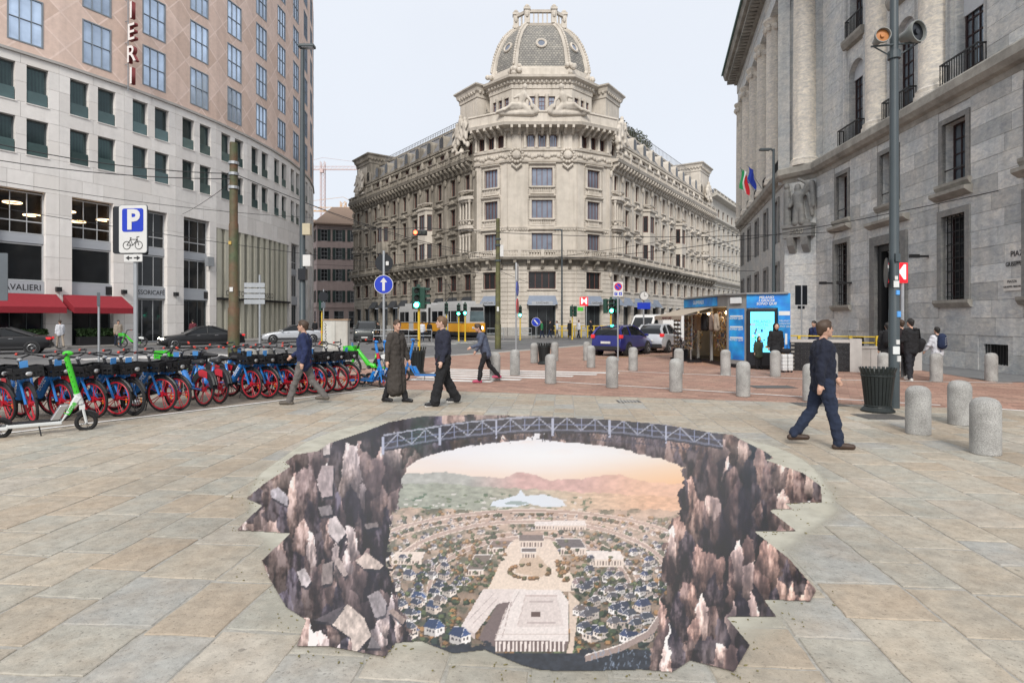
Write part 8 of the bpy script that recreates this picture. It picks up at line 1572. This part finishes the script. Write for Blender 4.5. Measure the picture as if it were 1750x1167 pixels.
t = sign('street clock above a blue sign on a dark post by the white vans', 1100, 586, 4.0, .06, 0); B(T(0, -.1, 3.6) @ Matrix.Rotation(pi / 2, 4, 'X')).lathe([(.36, -.1), (.36, .1)], 20).obj('clock_case', KGR, t, local=True); plate(t, T(0, -.21, 3.6), discp(.3), -.005, 0, SWH, 'clock_face'); plate(t, T(0, -.06, 2.85), rrect(1.0, .5, .02), -.02, 0, SBL, 'board'); B(T(0, -.22, 3.6)).box(-.015, .015, -.005, 0, 0, .24).box(0, .16, -.005, 0, -.015, .015).obj('clock_hand', BLKL, t, local=True)
t = sign('small round blue sign before the bank entrance', 916, 577, 1.9, .04, 0); plate(t, T(0, -.06, 1.55), discp(.45), -.02, 0, SWH, 'disc'); plate(t, T(0, -.06, 1.55), discp(.42), -.026, -.021, SBL, 'disc_face'); B(T(0, -.09, 1.55) @ Matrix.Rotation(radians(50), 4, 'Y')).box(-.3, .3, 0, .004, -.06, .06).obj('arrow', SWH, t, local=True)
def metro(x, y, z, s, rot, lb, ph=None):
    t = thing('metro_sign', lb, 'sign', T(x, y, 0) @ RZ(radians(rot))); B().cb((0, 0, z), (s, .16, s * 1.06)).obj('box', MET, t, local=True); k = s * .36
    text('M', s * 1.15, MWH, t, T(0, -.085, z), True, 'letter_m', sx=1.0, bold=.006)
    B().lathe([(.05, 0), (.05, z - s / 2)], 8, (s * .3, .0, 0)).obj('post', STEEL, t, local=True); return t
metro(6.96, 57.8, 3.55, .78, 0, 'red illuminated M metro sign before the right bank awning'); metro(*[(1534 - 875) / FPX * 18.6, 18.6], 3.25, .58, 10, 'red illuminated M metro sign half hidden behind the tall lamp post')
B().cb((6.6, 57.7, 2.8), (.55, .1, .35)).obj('lift_sign', LGREEN); tag(bpy.data.objects['lift_sign'], 'small green sign under the red M metro sign', 'sign')
# lamp posts
bp_ = thing('lamp_post', 'tall dark green lamp post carrying two loudspeakers at the right', 'lamp post', T(*gp(1528, 697), 0)); B().lathe([(.1, 0), (.1, 2.0), (.095, 2.02), (.085, 5), (.075, 9.5)], 18).obj('pole', PDK, bp_, local=True, smooth=True, ang=40)
B().tube([(-.5, -.05, 7.33), (.5, -.05, 7.42)], .02, 6).tube([(-.45, -.05, 7.33), (0, 0, 7.12)], .015, 5).tube([(.45, -.05, 7.4), (0, 0, 7.12)], .015, 5).obj('bracket_arm', PDK, bp_, local=True); B().lathe([(.12, 7.1), (.12, 7.25)], 14).obj('clamp', PDK, bp_, local=True)
HORN = mat('horn_grey', (.20, .21, .20), .5, .1); HOR2 = mat('horn_orange', (.45, .17, .04), .5)
for x, r, m_, a in ((-.33, .15, HOR2, -10), (.33, .22, KBK, 20)):
    M_ = T(x, -.1, 7.5 if r < .2 else 7.58) @ RZ(radians(a)) @ Matrix.Rotation(pi / 2, 4, 'X'); B(M_).lathe([(r * .45, -.25), (r * .6, -.1), (r, .05), (r, .12), (r * .9, .12), (r * .85, .06)], 20, cap=False).obj('loudspeaker_horn', HORN, bp_, local=True, smooth=True, ang=40); B(M_).lathe([(r * .86, .05), (r * .3, .055), (r * .25, .09)], 18).obj('loudspeaker_grille', m_, bp_, local=True)
for i, (z, s, m_) in enumerate(((2.45, .1, WHT), (2.3, .07, CARD), (1.85, .09, CARD), (1.1, .12, WHT), (1.3, .07, SWH), (.95, .09, SWH), (2.6, .06, SWH))): B(RZ(.3 * (i % 3) - .2)).box(-s * .5, s * .5, -.112, -.085, z, z + s * 1.3).obj('sticker', m_, bp_, local=True)
plate(bp_, T(-.18, -.05, 2.75) @ RZ(radians(65)), discp(.3), 0, .02, KBK, 'sign_disc'); B().cb((0, -.1, 3.05), (.1, .06, .16)).obj('junction_box', PDK, bp_, local=True)
ll = thing('lamp_post', 'tall dark street lamp post beside the curved hotel', 'lamp post', T(-8.42, 24, 0)); B().lathe([(.16, 0), (.16, 1.2), (.13, 1.25), (.11, 6), (.075, 12.6)], 14).obj('pole', PDK, ll, local=True, smooth=True, ang=40); B().tube([(0, 0, 12.5), (.05, 0, 12.7), (.4, -.05, 12.75)], .05, 6).obj('arm', PDK, ll, local=True); B().box(-.15, .5, -.16, .16, 12.7, 12.82).obj('lamp_head', PDK, ll, local=True, bevel=.03); B().box(.0, .45, -.12, .12, 12.685, 12.7).obj('lamp_lens', HEADO, ll, local=True)
for z, m_, x in ((5.4, mat('cream_box', (.45, .40, .28), .6), .22), (4.15, SWH, .24), (3.6, KBK, .05)): B().cb((x, -.1, z), (.3, .25, .45)).obj('equipment_box', m_, ll, local=True)
def lamp(label, x, y, h, arm, m=PDK, r=.07): t = thing('lamp_post', label, 'lamp post', T(x, y, 0)); B().lathe([(r * 1.3, 0), (r, 1), (r * .7, h)], 10).obj('pole', m, t, local=True); B().tube([(0, 0, h - .1), (arm * .3, 0, h), (arm, 0, h)], r * .6, 6).obj('arm', m, t, local=True); B().cb((arm, 0, h - .03), (.5, .22, .09)).obj('lamp_head', m, t, local=True); return t
lamp('slim street lamp post before the marble building side front', (1322 - 875) / FPX * 30, 30, 10.35, -.45, r=.09); lamp('thin lamp pole before the right half of the palace corner', (961 - 875) / FPX * 60, 60.5, 10.9, -.5, r=.1)
# trolley-wire poles
g1 = thing('wire_pole', 'rusty green tram wire pole standing behind the bikes', 'pole', T(-10.25, 22, 0)); B().lathe([(.2, 0), (.2, 2.2), (.17, 2.25), (.165, 5.3), (.145, 5.35), (.14, 8.3)], 14).obj('pole', PGRN, g1, local=True, smooth=True, ang=40); [B().lathe([(.185, z), (.185, z + .1)], 12).obj('clamp', STEEL, g1, local=True) for z in (7.1, 7.5, 6.6)]; B().cb((0, -.19, 2.9), (.12, .02, .16)).obj('sticker', SWH, g1, local=True); B().cb((-.05, -.19, 4.6), (.1, .02, .12)).obj('sticker', YELL, g1, local=True)
g2 = thing('wire_pole', 'mossy green tram wire pole before the left side of the palace corner', 'pole', T((851 - 875) / FPX * 39, 39, -.12)); B().lathe([(.2, 0), (.2, 1.6), (.17, 1.65), (.165, 5), (.14, 5.05), (.12, 8.5)], 14).obj('pole', POL, g2, local=True, smooth=True, ang=40); B().cb((.25, 0, 6.4), (.22, .2, .75)).obj('control_box', SWH, g2, local=True); [B().lathe([(.19, z), (.19, z + .12)], 12).obj('clamp', PDK, g2, local=True) for z in (5.7, 6.7, 7.1)]; B().cb((0, -.2, 2.6), (.14, .02, .3)).obj('sticker', SWH, g2, local=True)
# traffic lights
TLB = mat('traffic_light_green', (.008, .045, .03), .45, .1); GRN = mat('green_signal', (.02, .8, .45), .3, emit=(.05, 1, .6), es=16); REDS = mat('red_signal', (.8, .05, .02), .3, emit=(1, .08, .03), es=5); LENS = mat('dark_lens', (.02, .025, .02), .3)
def tlight(label, x, y, zc, pole_m, lit=None, heads=((0, 0),), s=1.0, hz=0, z0=-.12):
    t = thing('traffic_light', label, 'traffic light', T(x, y, z0), 'traffic lights of the junction'); 
    if pole_m: B().lathe([(.09, 0), (.06, .3), (.055, zc - .1)], 10, (0, 0, 0)).obj('pole', pole_m, t, local=True)
    for dx, rot in heads:
        M_ = T(dx, -.12, zc) @ RZ(radians(rot)); B(M_).box(-.16 * s, .16 * s, -.12, .12, -.5 * s, .5 * s).obj('housing', TLB, t, local=True, bevel=.04)
        for i, dz in enumerate((.32, 0, -.32)):
            on = lit if (i == 2 and lit and dx == heads[0][0]) else None; B(M_ @ T(0, -.125, dz * s) @ Matrix.Rotation(pi / 2, 4, 'X')).lathe([(.115 * s, 0), (.1 * s, .015), (.03 * s, .025)], 14).obj('lens', on or LENS, t, local=True)
            B(M_ @ T(0, -.12, dz * s) @ Matrix.Rotation(pi / 2, 4, 'X')).lathe([(.13 * s, 0), (.135 * s, .22 * s)], 12, (0, 0, 0), radians(20), radians(160), cap=False).obj('visor', TLB, t, local=True)
    if len(heads) > 1 or True: B().cb((0, -.05, zc + .56 * s), (.14, .14, .12)).obj('cap', TLB, t, local=True)
    return t
tlight('large dark green traffic light on a yellow pole behind the walking couple', (716 - 875) / FPX * 26, 26, 2.85, YRL, GRN, ((-.12, 20), (.2, 80)), .95)
tlight('small traffic light on a thin yellow pole before the tram middle', (763 - 875) / FPX * 54, 54, 2.9, YRL); tlight('small lit green traffic light above the man in the dark jacket', (784 - 875) / FPX * 53, 53, 2.75, YRL, GRN); tlight('green signal beside the tram driver windscreen', (795 - 875) / FPX * 52, 52, 2.8, YRL, GRN); tlight('lit green traffic light left of the bank entrance', (889 - 875) / FPX * 56, 56, 2.65, YRL, GRN); tlight('dark traffic light turned sideways left of the red M sign', (978 - 875) / FPX * 57, 57, 2.7, YRL, None, ((-.1, 70), (.25, -60))); tlight('bright green traffic light behind the no-parking sign', (1044 - 875) / FPX * 37, 37, 2.75, YRL, GRN, ((0, 0), (-.35, 60), (.35, -60)), .9)
tlight('traffic light on a yellow pole beside the white utility cabinet', (550 - 875) / FPX * 45, 45, 3.1, YRL, None, ((0, 60),))
hl = thing('hanging_signal', 'red signal light hanging from the tram wires before the left wing', 'signal', T(*at(718, 398, 30))); B().cb((0, 0, 0), (.7, .25, .26)).obj('housing', KBK, hl, local=True, bevel=.04); B(T(-.22, -.13, 0) @ Matrix.Rotation(pi / 2, 4, 'X')).lathe([(.1, 0), (.09, .02)], 12).obj('lens', REDS, hl, local=True); [B(T(x_, -.13, 0) @ Matrix.Rotation(pi / 2, 4, 'X')).lathe([(.1, 0), (.09, .02)], 12).obj('lens', LENS, hl, local=True) for x_ in (0, .22)]
# overhead wires
WIR = mat('wire_black', (.015, .015, .017), .6, 0)
wl_ = [((-40, 238, 20), (398, 297, 21.9), .25, 'from the picture edge to the rusty green pole'), ((-40, 268, 21), (398, 306, 21.9), .2, 'second strand from the left edge to the rusty green pole'), ((400, 297, 22), (850, 437, 39), .5, 'sagging from the rusty green pole to the mossy pole'), ((398, 310, 22), (312, 366, 47), .1, 'from the rusty green pole to the hotel wall'), ((-30, 305, 30), (530, 372, 45), .3, 'low wire across the white hotel floors'), ((535, 352, 60), (850, 447, 39), .4, 'from behind the hotel to the mossy pole'), ((852, 443, 39), (1716, 324, 20.2), .7, 'from the mossy pole to the marble wall'), ((852, 452, 39), (1330, 372, 50), .3, 'short span from the mossy pole to the side street'), ((-20, 352, 30), (850, 470, 39), .3, 'long low wire past the parking sign to the mossy pole'), ((852, 462, 39), (948, 494, 65.5), .2, 'short stay from the mossy pole to the palace corner'), ((536, 430, 55), (1290, 438, 46), .3, 'tram wire crossing the palace front at the second floor'), ((536, 452, 52), (1290, 463, 44), .25, 'tram wire just below the one at the second floor'), ((545, 388, 28), (718, 389, 30), .1, 'short wire holding the hanging red signal from the left'), ((718, 389, 30), (1466, 394, 31), .4, 'wire running from the hanging red signal to the marble wall')]
for a, c, sag, lb in wl_:
    p, q = at(*a), at(*c); pts = []
    for i in range(13): u = i / 12; v = p.lerp(q, u); v.z -= sag * 4 * u * (1 - u); pts.append(tuple(v))
    o = B().tube(pts, .016, 4).obj('overhead_wire', WIR); tag(o, 'thin overhead wire ' + lb, 'wire', 'overhead tram wires')
B(F1).lathe([(.1, -.02), (.04, .15)], 10, (13.2, 0, 0)).obj('wire_anchor', STEEL, gb, F1 @ T(13.2, 0, 6.2) @ Matrix.Rotation(pi / 2, 4, 'X') @ F1.inverted()) if False else None
# flags
def flag(label, px, py, Y, cols, w, h, seed, z):
    p = at(px, py, Y); t = thing('flag', label, 'flag', T(*p)); r = random.Random(seed); B().tube([(.9, .5, -.9), (-.25, 0, .55)], .025, 6).obj('flagpole', STEEL, t, local=True); n = len(cols)
    for i, m_ in enumerate(cols):
        vs = []; fs = []
        for a in range(5):
            for b_ in range(9): u = (i + a / 4) / n; v = b_ / 8; vs.append((-.2 + u * w * .55 + .08 * sin(v * 5 + u * 4), -.02 + .1 * sin(u * 9 + v * 2), .5 - v * h + .55 * u * -1))
        for a in range(4):
            for b_ in range(8): fs.append((a * 9 + b_, (a + 1) * 9 + b_, (a + 1) * 9 + b_ + 1, a * 9 + b_ + 1))
        B().add(vs, fs).obj('stripe', m_, t, local=True, smooth=True)
    return t
cF = lambda n_, c: mat('flag_' + n_, c, .85, .1, 6)
flag('green white and red national flag on the marble building', 1271, 300, 40, [cF('green', (.01, .22, .07)), cF('white', (.6, .6, .6)), cF('red', (.45, .01, .02))], .9, 1.35, 1, 0); fl = flag('dark blue flag hanging beside the tricolour flag', 1284, 297, 40.6, [cF('blue', (.008, .03, .28))], .8, 1.1, 2, 0); fl['group'] = 'flags'
# utility cabinet
uc = thing('utility_cabinet', 'white street utility cabinet with black graffiti left of the arrow sign', 'cabinet', T(*gp(575, 600, -.0), 0)); B().box(-.72, .72, -.25, .25, 0, .12).obj('plinth', KERB, uc, local=True); B().box(-.7, .7, -.23, .23, .12, 1.75).obj('case', mat('cabinet_white', (.50, .49, .45), .6, .12, 3, streak=.4, streakcol=(.22, .15, .1)), uc, local=True, bevel=.02); B().box(-.74, .74, -.27, .27, 1.75, 1.83).obj('lid', mat('rusty_lid', (.3, .2, .13), .7, .3, 6), uc, local=True)
for x in (-.02, .02): B().box(x - .003, x + .003, -.236, -.23, .2, 1.7).obj('door_seam', TRIM, uc, local=True)
b = B(); pts = [(-.55 + .06 * sin(i * 1.9), -.236, .35 + i * .055 + .05 * cos(i * 2.3)) for i in range(24)]; b.tube(pts, .014, 4); b.obj('graffiti', BLKL, uc, local=True); b = B(); b.tube([(.3, -.236, .7), (.3, -.236, .35)], .02, 4).obj('graffiti', BLKL, uc, local=True)
blk_ = B().prism(rrect(1.6, .7, .1), 0, .62).obj('concrete_block', KERB, None, T(*gp(430, 622), 0), bevel=.03); tag(blk_, 'low pale concrete block behind the right half of the bikes', 'concrete block')
# tram-stop railing
ts = thing('stop_railing', 'grey metal railing of the tram stop in front of the tram', 'railing', T(-9, 50, -.12)); [B().tube([(-2.6, 0, z), (2.2, .6, z)], .03, 6).obj('rail', STEEL, ts, local=True) for z in (.55, 1.05)]; [B().tube([(-2.6 + i * .96, i * .12, 0), (-2.6 + i * .96, i * .12, 1.05)], .03, 6).obj('post', STEEL, ts, local=True) for i in range(6)]
for i, (x, y, w) in enumerate(((-1.6, 57, 1.6), (1.2, 58.5, 1.4))):
    t = thing('stop_railing', ['short grey railing right of the tram', 'short grey railing left of the bank entrance'][i], 'railing', T(x, y, -.1)); B().tube([(-w / 2, 0, 0), (-w / 2, 0, 1.05), (w / 2, 0, 1.05), (w / 2, 0, 0)], .035, 6).obj('frame', STEEL, t, local=True); B().tube([(-w / 2, 0, .55), (w / 2, 0, .55)], .03, 6).obj('rail', STEEL, t, local=True)
